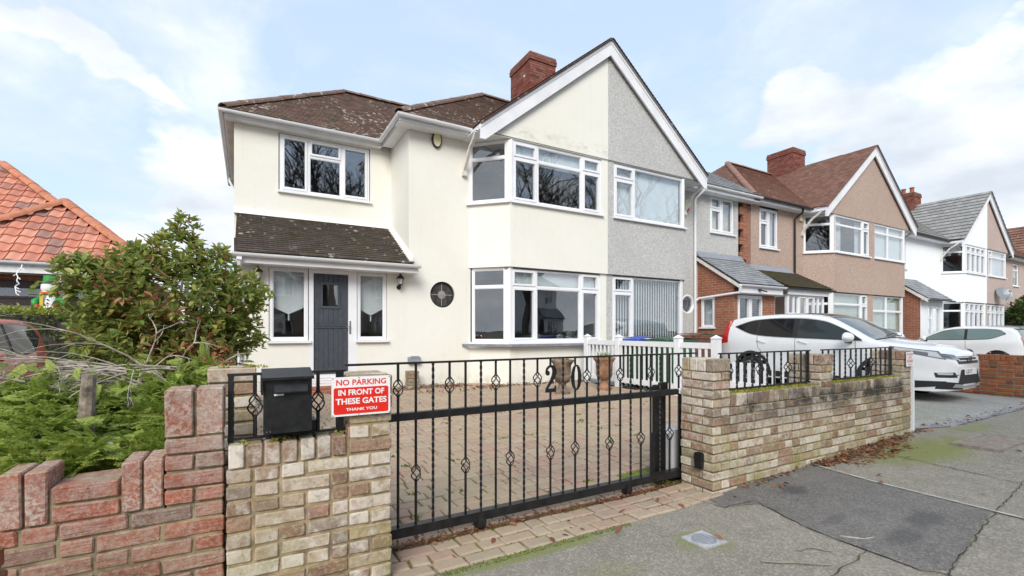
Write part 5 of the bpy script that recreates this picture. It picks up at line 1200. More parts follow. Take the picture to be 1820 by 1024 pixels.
# ================================================================== driveway paving
drive = struct('driveway', sheet(-.08, 6.9, 2.47, 9.82, -.006, .35), MT['joint'])
PVM = {}
def paver_mesh(L, W_, mat_, var):
    key = (round(L, 3), round(W_, 3), mat_.name, var)
    if key not in PVM:
        rr = random.Random(var * 77 + int(L * 1000)); m = MB(); b = .012; jx = lambda: rr.uniform(-.005, .005)
        o = [(0, 0), (L, 0), (L, W_), (0, W_)]; o = [(x + jx(), y + jx()) for x, y in o]; cx, cy = L / 2, W_ / 2
        i_ = [(x + math.copysign(b, cx - x), y + math.copysign(b, cy - y)) for x, y in o]
        vs = [(x, y, -.03) for x, y in o] + [(x, y, -.008) for x, y in o] + [(x, y, rr.uniform(-.001, .002)) for x, y in i_]
        m.add(vs, [(8, 9, 10, 11)] + [(j, (j + 1) % 4, 4 + (j + 1) % 4, 4 + j) for j in range(4)] + [(4 + j, 4 + (j + 1) % 4, 8 + (j + 1) % 4, 8 + j) for j in range(4)])
        PVM[key] = m.mesh('paver', mat_)
    return PVM[key]
plist = []; rp = random.Random(21)
def prow(y, Wd, xa, xb):
    x = xa - rp.uniform(0, .08)
    while x < xb:
        L = rp.choice((.12, .16, .16, .20, .20, .24))
        if x > xa - .09: plist.append((x, y, L - .013, Wd - .013))
        x += L
y = 2.472
for Wd in (.122, .122, .13): prow(y, Wd, .70, 3.28); y += Wd
y = 2.915
while y < 9.66:
    Wd = rp.choice((.13, .14, .15)); xb = 6.82
    if y > 8.95: xb = 5.05 - max(0, y - 9.15) 
    prow(y, Wd, .06 if y < 3.25 else -.04, xb); y += Wd
plist = [p for p in plist if not (p[1] < 3.22 and p[0] < .05) and not (3.08 < p[0] + p[2] and p[0] < 3.6 and 2.9 < p[1] + p[3] and p[1] < 3.2)]
def vis(p):
    x, y_ = p[0] + p[2] / 2, p[1] + p[3] / 2; c_, s_ = math.cos(rad(29.5)), math.sin(rad(29.5))
    l, w_ = x * c_ - y_ * s_, x * s_ + y_ * c_; u_, v_ = 910 + 830 * l / w_, 588 + 830 * (H - gz(x, y_)) / w_
    if v_ > 1040: return 1e9
    if u_ < 700 or (u_ > 1210 and y_ > 2.8): return 1e6 + w_
    return w_
plist.sort(key=vis)
rest_v, rest_f = [], []
for i, (x, y_, L, W_) in enumerate(plist):
    cx, cy = x + L / 2, y_ + W_ / 2; z = gz(cx, cy) + .012 + rp.uniform(-.003, .004); me = paver_mesh(L, W_, MT['paver'] if i < 300 else MT['paver_i'], i % 3)
    rot = rp.uniform(-.03, .03); sx = math.atan2(gz(cx, cy + .1) - gz(cx, cy), .1) + rp.uniform(-.01, .01); sy = -math.atan2(gz(cx + .1, cy) - gz(cx, cy), .1) + rp.uniform(-.01, .01)
    if i < 300: o = link('paver', me, drive, (x, y_, z), (sx, sy, rot))
    else:
        M_ = Matrix.Translation((x, y_, z)) @ Matrix.Rotation(rot, 4, 'Z') @ Matrix.Rotation(sx, 4, 'X') @ Matrix.Rotation(sy, 4, 'Y'); b = len(rest_v)
        rest_v += [tuple(M_ @ v.co) for v in me.vertices]; rest_f += [tuple(b + k for k in p.vertices) for p in me.polygons]
me = bpy.data.meshes.new('paving'); me.from_pydata(rest_v, [], rest_f); me.materials.append(MT['paver_i']); stuff(link('paving', me, drive, (0, 0, 0)))
# manholes
mh = thing('access_cover', 'small pale metal access cover with a round ribbed centre in the pavement', 'access cover', (2.57, 2.02, 0.)); MT['galv'] = plain('galvanised_metal', (.50, .50, .50), .55, .2, var=.15, scale=30)
part('plate', MB().box((2.47, 1.925, .001), (2.675, 2.12, .010)), MT['galv'], mh); rb = MB()
rb.lathe([(.070, 0), (.076, 0), (.076, .004), (.070, .004), (.070, 0)], (2.572, 2.022, .010), 28)
for i in range(-5, 6): 
    hw = math.sqrt(max(0, .068 ** 2 - (i * .012) ** 2)); rb.box((2.572 - hw, 2.022 + i * .012 - .002, .010), (2.572 + hw, 2.022 + i * .012 + .002, .013))
    if i % 3 == 0: rb.box((2.572 + i * .012 - .002, 2.022 - hw, .0101), (2.572 + i * .012 + .002, 2.022 + hw, .0128))
part('ribs', rb, MT['lead'], mh)
m2 = thing('manhole_cover', 'rectangular manhole cover filled with brownish concrete in the pavement', 'manhole cover', (7.0, 1.86, .14)); zz = gz(6.9, 2) 
mf = MB(); 
for a_, b_ in (((6.55, 1.66), (7.50, 1.70)), ((6.55, 2.0), (7.50, 2.04)), ((6.55, 1.70), (6.59, 2.0)), ((7.46, 1.70), (7.50, 2.0))): mf.box((a_[0], a_[1], zz - .05), (b_[0], b_[1], zz + .016))
part('frame', mf, MT['mortar_dark'], m2); part('infill', MB().box((6.592, 1.702, zz - .04), (7.03, 1.998, zz + .012)).box((7.036, 1.702, zz - .04), (7.458, 1.998, zz + .012)), plain('brownish_concrete', (.27, .22, .18), .95, var=.2, scale=20, bmp=.4), m2)
# ================================================================== picket fence, bins, urns
fen = thing('picket_fence', 'white picket fence between the paved drive and the concrete drive', 'picket fence', (6.93, 6, .15)); FX = 6.93
fz = lambda y: gz(FX, y)
ft = lambda y: .93 if y > 5.2 else .70
for k in range(46):
    y = 2.98 + k * .132
    if y > 8.6: break
    part('picket', MB().prism([(FX - .035 + .0, y, fz(y) + .10), (FX - .035, y + .045, fz(y) + .10), (FX - .035, y + .045, fz(y) + ft(y)), (FX - .035, y, fz(y) + ft(y))], (.022, 0, 0)), MT['pvc'], fen)
for z, ys_ in ((.12, [2.92, 4, 5, 6, 7, 8, 8.65]), (.90, [5.2, 6, 7, 8, 8.65]), (.28, [2.92, 4, 5.2])):
    m = MB()
    m.grid([[(FX + a_, y, fz(y) + z + b_) for y in ys_] for a_, b_ in ((-.045, 0), (-.045, .10), (.03, .10), (.03, 0), (-.045, 0))]); part('rail', m, MT['pvc'], fen)
for y in (5.20, 6.0, 7.60, 8.66):
    p = part('post', MB().box((FX - .06, y - .06, fz(y)), (FX + .06, y + .06, fz(y) + 1.08)), MT['pvc'], fen)
    c = MB(); c.add([(FX - .075, y - .075, fz(y) + 1.08), (FX + .075, y - .075, fz(y) + 1.08), (FX + .075, y + .075, fz(y) + 1.08), (FX - .075, y + .075, fz(y) + 1.08), (FX, y, fz(y) + 1.14)], [(0, 1, 4), (1, 2, 4), (2, 3, 4), (3, 0, 4), (3, 2, 1, 0)]); part('cap', c, MT['pvc'], p)
def bin_mat(n, c): return plain(n, c, .5, var=.15, scale=7, bmp=.1)
MT['bing'] = bin_mat('green_bin_plastic', (.045, .115, .055)); MT['binb'] = bin_mat('brown_bin_plastic', (.19, .085, .06)); MT['binblue'] = bin_mat('blue_bin_lid', (.05, .10, .46)); MT['bing2'] = bin_mat('dark_green_bin_plastic', (.03, .12, .05))
def wheelie(label, loc, rz, bodym, lidm, w=.56, d=.62, h=.96, tail=0):
    t = thing('wheelie_bin', label, 'wheelie bin', loc, 'wheelie bins'); t.rotation_euler = (0, 0, rz); z3 = (0, 0, 0)
    b = MB(); k = .82; lo = [(-w * k / 2, -d * k / 2), (w * k / 2, -d * k / 2), (w * k / 2, d * k / 2), (-w * k / 2, d * k / 2)]; hi = [(-w / 2, -d / 2), (w / 2, -d / 2), (w / 2, d / 2), (-w / 2, d / 2)]
    b.add([(x, y, .08) for x, y in lo] + [(x, y, h) for x, y in hi], [(0, 1, 2, 3), (4, 5, 6, 7)] + [(i, (i + 1) % 4, 4 + (i + 1) % 4, 4 + i) for i in range(4)])
    b.box((-w / 2 - .02, -d / 2 - .02, h - .05), (w / 2 + .02, d / 2 + .02, h)); b.box((-w * .3, -d * .42, .02), (w * .3, d * .3, .1)); link('body', b.mesh('body', bodym), t, z3)
    l = MB(); P = []
    for i in range(9):
        y = -d / 2 - .04 + (d + .08) * i / 8; zz = h + .02 + .055 * math.sin(math.pi * (i + .6) / 9.2); P.append([(x, y, zz + .02 * (1 - (x / (w * .54)) ** 2)) for x in (-w * .54, -w * .3, 0, w * .3, w * .54)])
    l.grid(P); l.box((-w * .54, -d / 2 - .04, h + .003), (w * .54, d / 2 + .04, h + .032)); l.tube([(-w * .35, d / 2 + .06, h + .0), (w * .35, d / 2 + .06, h + .0)], .018, 6); link('lid', l.mesh('lid', lidm, smooth=40), t, z3)
    for s in (-1, 1): link('wheel', MB().lathe([(0, -.03), (.09, -.03), (.10, -.015), (.10, .015), (.09, .03), (0, .03)], (s * w * .45, d * .42, .10), 18, axis='x').mesh('wheel', MT['black_gutter'], smooth=40), t, z3)
    link('handle', MB().tube([(-w * .38, d / 2, h - .08), (-w * .38, d / 2 + .08, h - .03), (w * .38, d / 2 + .08, h - .03), (w * .38, d / 2, h - .08)], .015, 6).mesh('handle', bodym), t, z3)
wheelie('green wheelie bin with a blue lid behind the white picket fence', (7.42, 7.45, gz(7.4, 7.4)), rad(93), MT['bing'], MT['binblue'], .58, .72, 1.0)
wheelie('green wheelie bin with a green lid between the blue lidded bin and the street', (7.50, 6.68, gz(7.4, 6.6)), rad(86), MT['bing'], MT['bing'], .60, .74, 1.0)
wheelie('brown wheelie bin beneath the round window of the pebbledash house', (10.15, 8.30, .154), rad(95), MT['binb'], MT['binb'], .6, .7, 1.06)
wheelie('dark green wheelie bin squeezed between the brown bin and the brick porch', (10.98, 8.45, .154), rad(88), MT['bing2'], MT['bing2'], .5, .6, 1.02)
MT['terra'] = plain('weathered_terracotta', (.32, .17, .10), .9, var=.35, scale=6, bmp=.3, bscale=40); MT['terra_dk'] = plain('stained_terracotta', (.26, .19, .13), .9, var=.4, scale=5, bmp=.3, bscale=40)
PR = [(0, 0), (.15, 0), (.155, .05), (.13, .065), (.085, .10), (.075, .16), (.07, .19), (.12, .22), (.16, .28), (.17, .345), (.155, .36), (.165, .38), (.172, .55), (.205, .60), (.225, .625), (.225, .655), (.195, .655), (.17, .60), (0, .58)]
def sprout(parent, loc, n, seed, r=.13, h=.12, mats='laurel'):
    rr = random.Random(seed); m = MB()
    for i in range(n):
        an = rr.uniform(0, 6.28); d = rr.uniform(0, r); b = Vector(loc) + Vector((d * math.cos(an), d * math.sin(an), 0)); up = Vector((rr.uniform(-.5, .5), rr.uniform(-.5, .5), 1)).normalized() * rr.uniform(h * .5, h)
        s = up.cross(Vector((math.cos(an * 3), math.sin(an * 3), .1))).normalized() * .014; m.add([b, b + up * .5 + s, b + up, b + up * .5 - s], [(0, 1, 2, 3)])
    return part('plant', m, MT[mats], parent, fix=False)
for k, (x, y, lab, mt) in enumerate(((5.30, 7.39, 'stone terracotta urn behind the numeral two of the gate', 'terra_dk'), (6.36, 7.40, 'warm terracotta urn with sprouting plants beside the picket fence', 'terra'))):
    z = gz(x, y) + .012; u = thing('garden_urn', lab, 'urn', (x, y, z)); part('bowl', MB().lathe([p for p in PR[5:]], (x, y, z), 28), MT[mt], u, smooth=45); part('foot', MB().lathe(PR[:6], (x, y, z), 28), MT[mt], u, smooth=45)
    part('soil', MB().lathe([(0, .61), (.19, .60)], (x, y, z), 20), MT['soil'], u); sprout(u, (x, y, z + .60), 22 if k == 0 else 70, k + 3, .15, .13 if k == 0 else .2, 'laurel' if k else 'moss')
# ================================================================== cars
def hermite(pts):
    xs_ = [p[0] for p in pts]; ys_ = [p[1] for p in pts]; n = len(pts); sl_ = [(ys_[i + 1] - ys_[i]) / (xs_[i + 1] - xs_[i]) for i in range(n - 1)]
    ms = [sl_[0]] + [0 if sl_[i - 1] * sl_[i] <= 0 else 2 * sl_[i - 1] * sl_[i] / (sl_[i - 1] + sl_[i]) for i in range(1, n - 1)] + [sl_[-1]]
    def f(x):
        if x <= xs_[0]: return ys_[0]
        if x >= xs_[-1]: return ys_[-1]
        i = 0
        while x > xs_[i + 1]: i += 1
        h = xs_[i + 1] - xs_[i]; t = (x - xs_[i]) / h
        return (2 * t ** 3 - 3 * t * t + 1) * ys_[i] + (t ** 3 - 2 * t * t + t) * h * ms[i] + (-2 * t ** 3 + 3 * t * t) * ys_[i + 1] + (t ** 3 - t * t) * h * ms[i + 1]
    return f
def carpaint(name, c):
    m, nt, b = mat(name); p = pos(nt); setin(nt, b, col=ramp(nt, noise(nt, p, 2.5, 5, .6), [(.3, tuple(x * .95 for x in c)), (.7, c)]), rough=.28, coat=.8, coatr=.04); return m
MT['carwhite'] = carpaint('white_car_paint', (.80, .81, .82)); MT['carred'] = carpaint('red_car_paint', (.56, .085, .065)); MT['cardark'] = carpaint('dark_grey_car_paint', (.03, .035, .04))
def gloss(name, c, rough=.04, spec=.8, metal=0):
    m, nt, b = mat(name); setin(nt, b, col=c, rough=rough, spec=spec, metal=metal); return m
MT['cg_dark'] = gloss('privacy_glass', (.010, .010, .012), .05, .35); MT['cg_mid'] = gloss('car_side_glass', (.03, .04, .04), .05, .4); MT['cg_light'] = gloss('greenish_car_glass', (.14, .20, .19)); MT['screen'] = gloss('windscreen_glass', (.08, .095, .10), .03, 1.0)
MT['trim'] = plain('black_plastic_trim', (.018, .018, .02), .55, var=.1); MT['tyre'] = plain('rubber_tyre', (.018, .018, .018), .85, var=.2); MT['alloy'] = plain('alloy_wheel', (.45, .46, .48), .3, .8, var=.05)
MT['lamp'] = gloss('headlamp_lens', (.48, .50, .53), .08, .8); MT['lampdk'] = gloss('headlamp_inner', (.10, .11, .13), .12, .8); MT['tail'] = gloss('red_tail_lamp', (.55, .012, .012), .08, .8); MT['silver'] = gloss('silver_trim', (.40, .41, .42), .4, .5, .5)
class Car:
    def __init__(s, name, label, loc, rz, spec, paint, group=None):
        s.S = spec; s.T, s.B, s.Wm = hermite(spec['T']), hermite(spec['B']), hermite(spec['W']); s.L = spec['L']; s.belt = hermite(spec['belt']); s.tum = spec.get('tum', .30)
        s.t = thing(name, label, 'car', loc, group); s.t.rotation_euler = (0, 0, rz); s.paint = paint; s.body()
    def P(s, name, mb, m, par=None, smooth=40): return link(name, mb.mesh(name, m, smooth), par or s.t, (0, 0, 0))
    def W(s, x, z):
        wb = s.Wm(x); bl = s.belt(x); zb = s.B(x)
        if z <= bl:
            q = clamp((z - zb) / max(.05, bl - zb)); return wb * (1 - .085 * (1 - q) ** 2.2 - .02 * q ** 3 + .012 * math.sin(q * 9.4) * (q > .3))
        return wb * .98 - s.tum * (z - bl) ** 1.1
    def ring(s, x):
        T_, zb = s.T(x), s.B(x); cr, r = .045, min(.09, (T_ - zb) * .2); ze = T_ - cr - r; pts = []
        for j in range(15): z = zb + (ze - zb) * j / 14; pts.append((s.W(x, z), z))
        we = pts[-1][0]
        for j in range(1, 5): an = math.pi / 2 * j / 4; pts.append((we - r * (1 - math.cos(an)), ze + r * math.sin(an)))
        yt = we - r
        for j in range(1, 7): y = yt * (1 - j / 6); pts.append((y, ze + r + cr * (1 - (y / yt) ** 2)))
        return pts
    def top(s, x, y):
        T_, zb = s.T(x), s.B(x); cr, r = .045, min(.09, (T_ - zb) * .2); ze = T_ - cr - r; yt = s.W(x, ze) - r
        return ze + r + cr * (1 - (y / yt) ** 2) if abs(y) <= yt else ze + r * math.sqrt(max(0, 1 - ((abs(y) - yt) / r) ** 2))
    def body(s):
        xs_ = sorted(set([s.L * (i / 70) for i in range(71)] + [.02, .04, .07, .1, s.L - .02, s.L - .05, s.L - .09])); m = MB()
        rings = [s.ring(x) for x in xs_]; n = len(rings[0])
        full = [[(x, y, z) for y, z in r] + [(x, -y, z) for y, z in r[::-1][1:]] for x, r in zip(xs_, rings)]
        ax = s.S['axles']; ra = s.S['arch']; wz = s.S['wr']
        b = 0; m.v = [p for r in full for p in r]; nc = len(full[0])
        for i in range(len(full) - 1):
            for j in range(nc - 1):
                q = [full[i][j], full[i][j + 1], full[i + 1][j + 1], full[i + 1][j]]; cx = sum(p[0] for p in q) / 4; cy = sum(p[1] for p in q) / 4; cz = sum(p[2] for p in q) / 4
                if abs(cy) > .5 and any((cx - a_) ** 2 + (cz - wz) ** 2 < ra ** 2 for a_ in ax): continue
                m.f.append((i * nc + j, i * nc + j + 1, (i + 1) * nc + j + 1, (i + 1) * nc + j)); m.m.append(0)
            m.f.append((i * nc, (i + 1) * nc, (i + 1) * nc + nc - 1, i * nc + nc - 1)); m.m.append(0)
        m.f.append(tuple(range(nc))); m.m.append(0); k = (len(full) - 1) * nc; m.f.append(tuple(k + j for j in range(nc - 1, -1, -1))); m.m.append(0)
        me = m.mesh('body', [s.paint], 35); s.bo = link('body', me, s.t, (0, 0, 0))
        und = MB()
        for a_ in ax:
            for sd_ in (-1, 1):
                Wd = s.Wm(a_)
                rows = [[(a_ + ra * 1.03 * math.cos(math.pi * i / 16 - .0), sd_ * y, wz + ra * 1.03 * math.sin(math.pi * i / 16)) for i in range(17)] for y in (Wd * .97, Wd - .35)]; und.grid(rows); und.add([rows[1][i] for i in range(17)], [tuple(range(17))])
                und.box((a_ - ra, sd_ * (Wd - .36), wz - .1), (a_ + ra, sd_ * (Wd - .34), wz + .3))
        s.P('arch_liner', und, MT['trim'])
        if s.S.get('clad'):
            for a_ in ax:
                for sd_ in (-1, 1):
                    mm = MB(); rows = []
                    for rr_, off in ((ra - .012, -.02), (ra - .01, .012), (ra + s.S['clad'], .012), (ra + s.S['clad'] + .006, -.004)):
                        rows.append([(a_ + rr_ * math.cos(math.pi * (1.12 * i / 24 - .06)), sd_ * (s.W(a_ + rr_ * math.cos(math.pi * (1.12 * i / 24 - .06)), max(.26, wz + rr_ * math.sin(math.pi * (1.12 * i / 24 - .06)))) + off), wz + rr_ * math.sin(math.pi * (1.12 * i / 24 - .06))) for i in range(25)])
                    mm.grid(rows); s.P('arch_trim', mm, MT['trim'])
        for a_ in ax:
            for sd_ in (-1, 1): s.wheel(a_, sd_)
    def wheel(s, x, sd_):
        r, w = s.S['wr'], .21; yc = sd_ * (s.Wm(x) - .105 - .012); t_ = s.P('wheel', MB().lathe([(r * .66, -.09), (r * .93, -.105), (r, -.075), (r, .075), (r * .93, .105), (r * .66, .09)], (x, yc, r), 36, axis='y'), MT['tyre'])
        hub = MB(); ri = r * .68; yo = yc + sd_ * .085
        hub.lathe([(ri, sd_ * -.02), (ri, sd_ * .012), (ri * .93, sd_ * .004), (ri * .92, sd_ * -.03), (ri * .99, sd_ * -.10), (ri, sd_ * -.02)], (x, yo, r), 36, axis='y'); hub.lathe([(0, sd_ * .004), (.05, sd_ * .004), (.06, sd_ * -.02), (0, sd_ * -.03)], (x, yo, r), 18, axis='y')
        for k in range(5):
            for d in (-.16, .16):
                a0_ = 2 * math.pi * k / 5 + .3; p = lambda rad_, an: (x + rad_ * math.cos(an), yo, r + rad_ * math.sin(an))
                q0, q1, q2, q3 = p(.04, a0_ + d * 1.2 - .35), p(.04, a0_ + d * 1.2 + .35), p(ri * .95, a0_ + d + .055), p(ri * .95, a0_ + d - .055); hub.prism([q0, q1, q2, q3], (0, -sd_ * .03, 0))
        link('rim', hub.mesh('rim', MT['alloy'], 35), t_, (0, 0, 0)); link('brake_disc', MB().lathe([(0, 0), (ri * .8, 0), (ri * .8, .01), (0, .01)], (x, yc, r), 24, axis='y').mesh('brake_disc', MT['trim']), t_, (0, 0, 0))
    def proj(s, mode, a_, b_, sg, off):
        if mode == 'side': return (a_, sg * (s.W(a_, b_) + off), b_)
        if mode == 'top': return (a_, b_, s.top(a_, b_) + off)
        rng = [i / 160 for i in range(161)]
        X_ = (lambda q: q * 1.2) if mode == 'front' else (lambda q: s.L - q * 1.4)
        ins_ = lambda q: abs(a_) <= s.W(X_(q), b_) and b_ <= s.top(X_(q), a_) and b_ >= s.B(X_(q))
        for q in rng:
            if ins_(q):
                l_, h_ = max(0, q - 1 / 160), q
                if not ins_(l_):
                    for _ in range(12):
                        mq = (l_ + h_) / 2
                        if ins_(mq): h_ = mq
                        else: l_ = mq
                else: h_ = l_
                return (X_(h_) - off if mode == 'front' else X_(h_) + off, a_, b_)
        return (rng[-1] * 1.2 if mode == 'front' else s.L - 1.4, a_, b_)
    def patch(s, name, c4, mode, m, sg=1, off=.006, nx=10, ny=4, par=None):
        P = [[None] * (nx + 1) for _ in range(ny + 1)]
        for j in range(ny + 1):
            for i in range(nx + 1):
                u, v = i / nx, j / ny; a_ = (c4[0][0] * (1 - u) + c4[1][0] * u) * (1 - v) + (c4[3][0] * (1 - u) + c4[2][0] * u) * v; b_ = (c4[0][1] * (1 - u) + c4[1][1] * u) * (1 - v) + (c4[3][1] * (1 - u) + c4[2][1] * u) * v
                P[j][i] = s.proj(mode, a_, b_, sg, off)
        return s.P(name, MB().grid(P), m, par)
    def glazing(s, name, xa, xb, lo, hi, m, off, par=None, n=16):
        for sg in (-1, 1):
            rows = []
            for v in range(6): rows.append([s.proj('side', xa + (xb - xa) * i / n, lo(xa + (xb - xa) * i / n) * (1 - v / 5) + hi(xa + (xb - xa) * i / n) * v / 5, sg, off) for i in range(n + 1)])
            s.P(name, MB().grid(rows), m, par)
    def seam(s, pts, w=.005):
        for sg in (-1, 1):
            rows = [[], []]
            for i, (a_, b_) in enumerate(pts): rows[0].append(s.proj('side', a_ - w, b_, sg, .0025)); rows[1].append(s.proj('side', a_ + w, b_, sg, .0025))
            s.P('door_seam', MB().grid(rows), MT['trim'])
    def mirror(s, x, z, m):
        for sg in (-1, 1):
            y = s.W(x, z); mm = MB(); rows = []
            for i in range(9):
                t_ = i / 8; rx = math.sin(math.pi * (.08 + .84 * t_)) ; rows.append([(x - .02 + .14 * rx * math.cos(2 * math.pi * j / 14) * (1 if math.cos(2 * math.pi * j / 14) < 0 else .45), sg * (y + .05 + .24 * t_), z + .085 + .10 * rx * math.sin(2 * math.pi * j / 14)) for j in range(15)])
            mm.grid(rows); mm.add(rows[0][:14], [tuple(range(14))]); mm.add(rows[-1][:14], [tuple(range(14))]); mi = s.P('mirror', mm, m)
            link('mirror_arm', MB().box((x - .05, sg * (y - .05), z - .03), (x + .03, sg * (y + .12), z + .015)).mesh('mirror_arm', MT['trim']), mi, (0, 0, 0))
CRV = dict(L=4.57, T=[(0, .70), (.03, .80), (.12, .90), (.35, 1.00), (.9, 1.09), (1.12, 1.13), (1.55, 1.36), (2.0, 1.585), (2.4, 1.655), (2.9, 1.675), (3.5, 1.66), (4.05, 1.60), (4.25, 1.53), (4.42, 1.22), (4.5, 1.0), (4.57, .75)], B=[(0, .235), (.3, .20), (.9, .2), (3.8, .22), (4.3, .30), (4.57, .40)],
           W=[(0, .50), (.04, .62), (.12, .72), (.3, .82), (.6, .885), (1.0, .91), (3.6, .91), (4.15, .875), (4.4, .80), (4.57, .68)], belt=[(0, .88), (.9, 1.0), (1.4, 1.06), (3.2, 1.12), (4.57, 1.2)], axles=(.95, 3.57), arch=.40, wr=.345, clad=.055)
cv = Car('parked_car', 'white sport utility car parked nose to the street behind the buff wall', (11.22, 3.24, gz(11, 5) - .01), rad(90), CRV, MT['carwhite'])
lo = hermite([(1.28, 1.075), (2.0, 1.10), (3.0, 1.135), (3.5, 1.18), (4.02, 1.36)]); hi = hermite([(1.28, 1.085), (1.6, 1.29), (2.05, 1.475), (2.5, 1.535), (3.0, 1.545), (3.5, 1.515), (4.02, 1.37)])
cv.glazing('window_surround', 1.28, 4.02, lambda x: lo(x) - .012, lambda x: hi(x) + .012, MT['silver'], .003, n=40); cv.glazing('window_surround', 1.30, 4.0, lo, hi, MT['trim'], .006, n=40)
lo2 = lambda x: min(lo(x) + .015, (lo(x) + hi(x)) / 2); hi2 = lambda x: max(hi(x) - .015, (lo(x) + hi(x)) / 2)
cv.glazing('side_window', 1.52, 2.50, lo2, hi2, MT['cg_mid'], .009); cv.glazing('side_window', 2.62, 3.38, lo2, hi2, MT['cg_dark'], .009); cv.glazing('side_window', 3.46, 3.96, lo2, hi2, MT['cg_dark'], .009)
cv.patch('windscreen', [(1.14, -.70), (1.98, -.58), (1.98, .58), (1.14, .70)], 'top', MT['screen'], off=.006, nx=16, ny=10); cv.patch('windscreen_band', [(1.09, -.73), (1.14, -.72), (1.14, .72), (1.09, .73)], 'top', MT['trim'], off=.005, nx=3, ny=10)
cv.patch('sunroof', [(2.02, -.50), (2.55, -.50), (2.55, .50), (2.02, .50)], 'top', MT['cg_dark'], off=.006, nx=10, ny=8)
wp = MB().tube([(1.10, .40, 1.155), (1.16, .05, 1.20), (1.20, -.35, 1.215)], .008, 5).tube([(1.10, -.2, 1.16), (1.16, -.45, 1.18), (1.22, -.62, 1.19)], .008, 5); cv.P('wiper', wp, MT['trim'])
cv.mirror(1.50, 1.055, MT['carwhite'])
for sg in (-1, 1):
    cv.patch('headlight', [(.09, .765), (.86, .935), (.84, .99), (.18, .915)], 'side', MT['lampdk'], sg, .004, 14, 4); cv.patch('headlight', [(.13, .79), (.78, .935), (.76, .972), (.20, .898)], 'side', MT['lamp'], sg, .007, 14, 4); cv.patch('headlight', [(.30, .82), (.50, .868), (.50, .918), (.30, .885)], 'side', MT['lampdk'], sg, .010, 10, 3)
    cv.patch('bumper_cladding', [(sg * .30, .24), (sg * .74, .25), (sg * .74, .385), (sg * .30, .345)], 'front', MT['trim'], 1, .007, 10, 4)
    cv.patch('headlight', [(sg * .40, .775), (sg * .73, .80), (sg * .73, .875), (sg * .42, .845)], 'front', MT['lampdk'], 1, .006, 10, 4); cv.patch('headlight_trim', [(sg * .36, .755), (sg * .74, .785), (sg * .74, .802), (sg * .38, .775)], 'front', MT['chrome'], 1, .009, 8, 2)
    cv.patch('sill_cladding', [(1.36, .24), (3.16, .24), (3.16, .37), (1.36, .36)], 'side', MT['trim'], sg, .008, 12, 3); cv.patch('bumper_cladding', [(.10, .31), (.58, .24), (.56, .38), (.10, .39)], 'side', MT['trim'], sg, .008, 10, 3)
    cv.patch('bumper_cladding', [(3.98, .30), (4.5, .42), (4.5, .54), (3.98, .42)], 'side', MT['trim'], sg, .008, 8, 3)
    f_ = cv.patch('fog_lamp_recess', [(sg * .50, .455), (sg * .76, .45), (sg * .77, .535), (sg * .56, .545)], 'front', MT['trim'], 1, .006, 8, 4); cv.patch('fog_lamp', [(sg * .60, .50), (sg * .745, .50), (sg * .755, .532), (sg * .60, .535)], 'front', MT['lamp'], 1, .010, 6, 2, f_)
    cv.patch('fog_lamp_trim', [(sg * .47, .49), (sg * .62, .495), (sg * .61, .507), (sg * .47, .50)], 'front', MT['chrome'], 1, .011, 5, 1, f_)
    cv.patch('tail_light', [(4.20, .98), (4.50, .95), (4.36, 1.28), (4.18, 1.30)], 'side', MT['tail'], sg, .006, 6, 8); cv.patch('tail_light', [(4.18, 1.30), (4.36, 1.28), (4.22, 1.52), (4.10, 1.52)], 'side', MT['tail'], sg, .006, 6, 8)
    for hx in (2.28, 3.20): 
        h_ = MB().tube([cv.proj('side', hx + i * .05, 1.0 + .015 * i, sg, .02 + .012 * math.sin(math.pi * i / 4)) for i in range(5)], .011, 6); cv.P('door_handle', h_, MT['carwhite'])
    skid = cv.patch('skid_plate', [(sg * .30, .262), (sg * .60, .285), (sg * .56, .345), (sg * .30, .322)], 'front', MT['silver'], 1, .014, 6, 2)
cv.patch('grille', [(-.44, .685), (.44, .685), (.50, .815), (-.50, .815)], 'front', MT['trim'], 1, .004, 16, 5)
for z0, z1, w_ in ((.79, .806, .46), (.735, .75, .43)): cv.patch('grille_bar', [(-w_, z0), (w_, z0), (w_, z1), (-w_, z1)], 'front', MT['chrome'], 1, .010, 14, 1)
em = MB(); ex = -.012
em.box((ex - .01, -.062, .705), (ex + .004, -.048, .805)).box((ex - .01, .048, .705), (ex + .004, .062, .805)).box((ex - .01, -.06, .802), (ex + .004, .06, .812)).box((ex - .01, -.06, .700), (ex + .004, .06, .708)).box((ex - .014, -.034, .715), (ex + .002, -.018, .798)).box((ex - .014, .018, .715), (ex + .002, .034, .798)).box((ex - .0135, -.03, .75), (ex + .002, .03, .764)); cv.P('emblem', em, MT['chrome'], smooth=False)
cv.patch('lower_intake', [(-.50, .33), (.50, .33), (.36, .585), (-.36, .585)], 'front', MT['trim'], 1, .005, 14, 6); cv.patch('skid_plate', [(-.30, .262), (.30, .262), (.30, .30), (-.30, .30)], 'front', MT['silver'], 1, .014, 10, 2)
npl = cv.P('number_plate', MB().box((-.028, -.26, .492), (-.016, .26, .603)), MT['signwhite'], smooth=False)
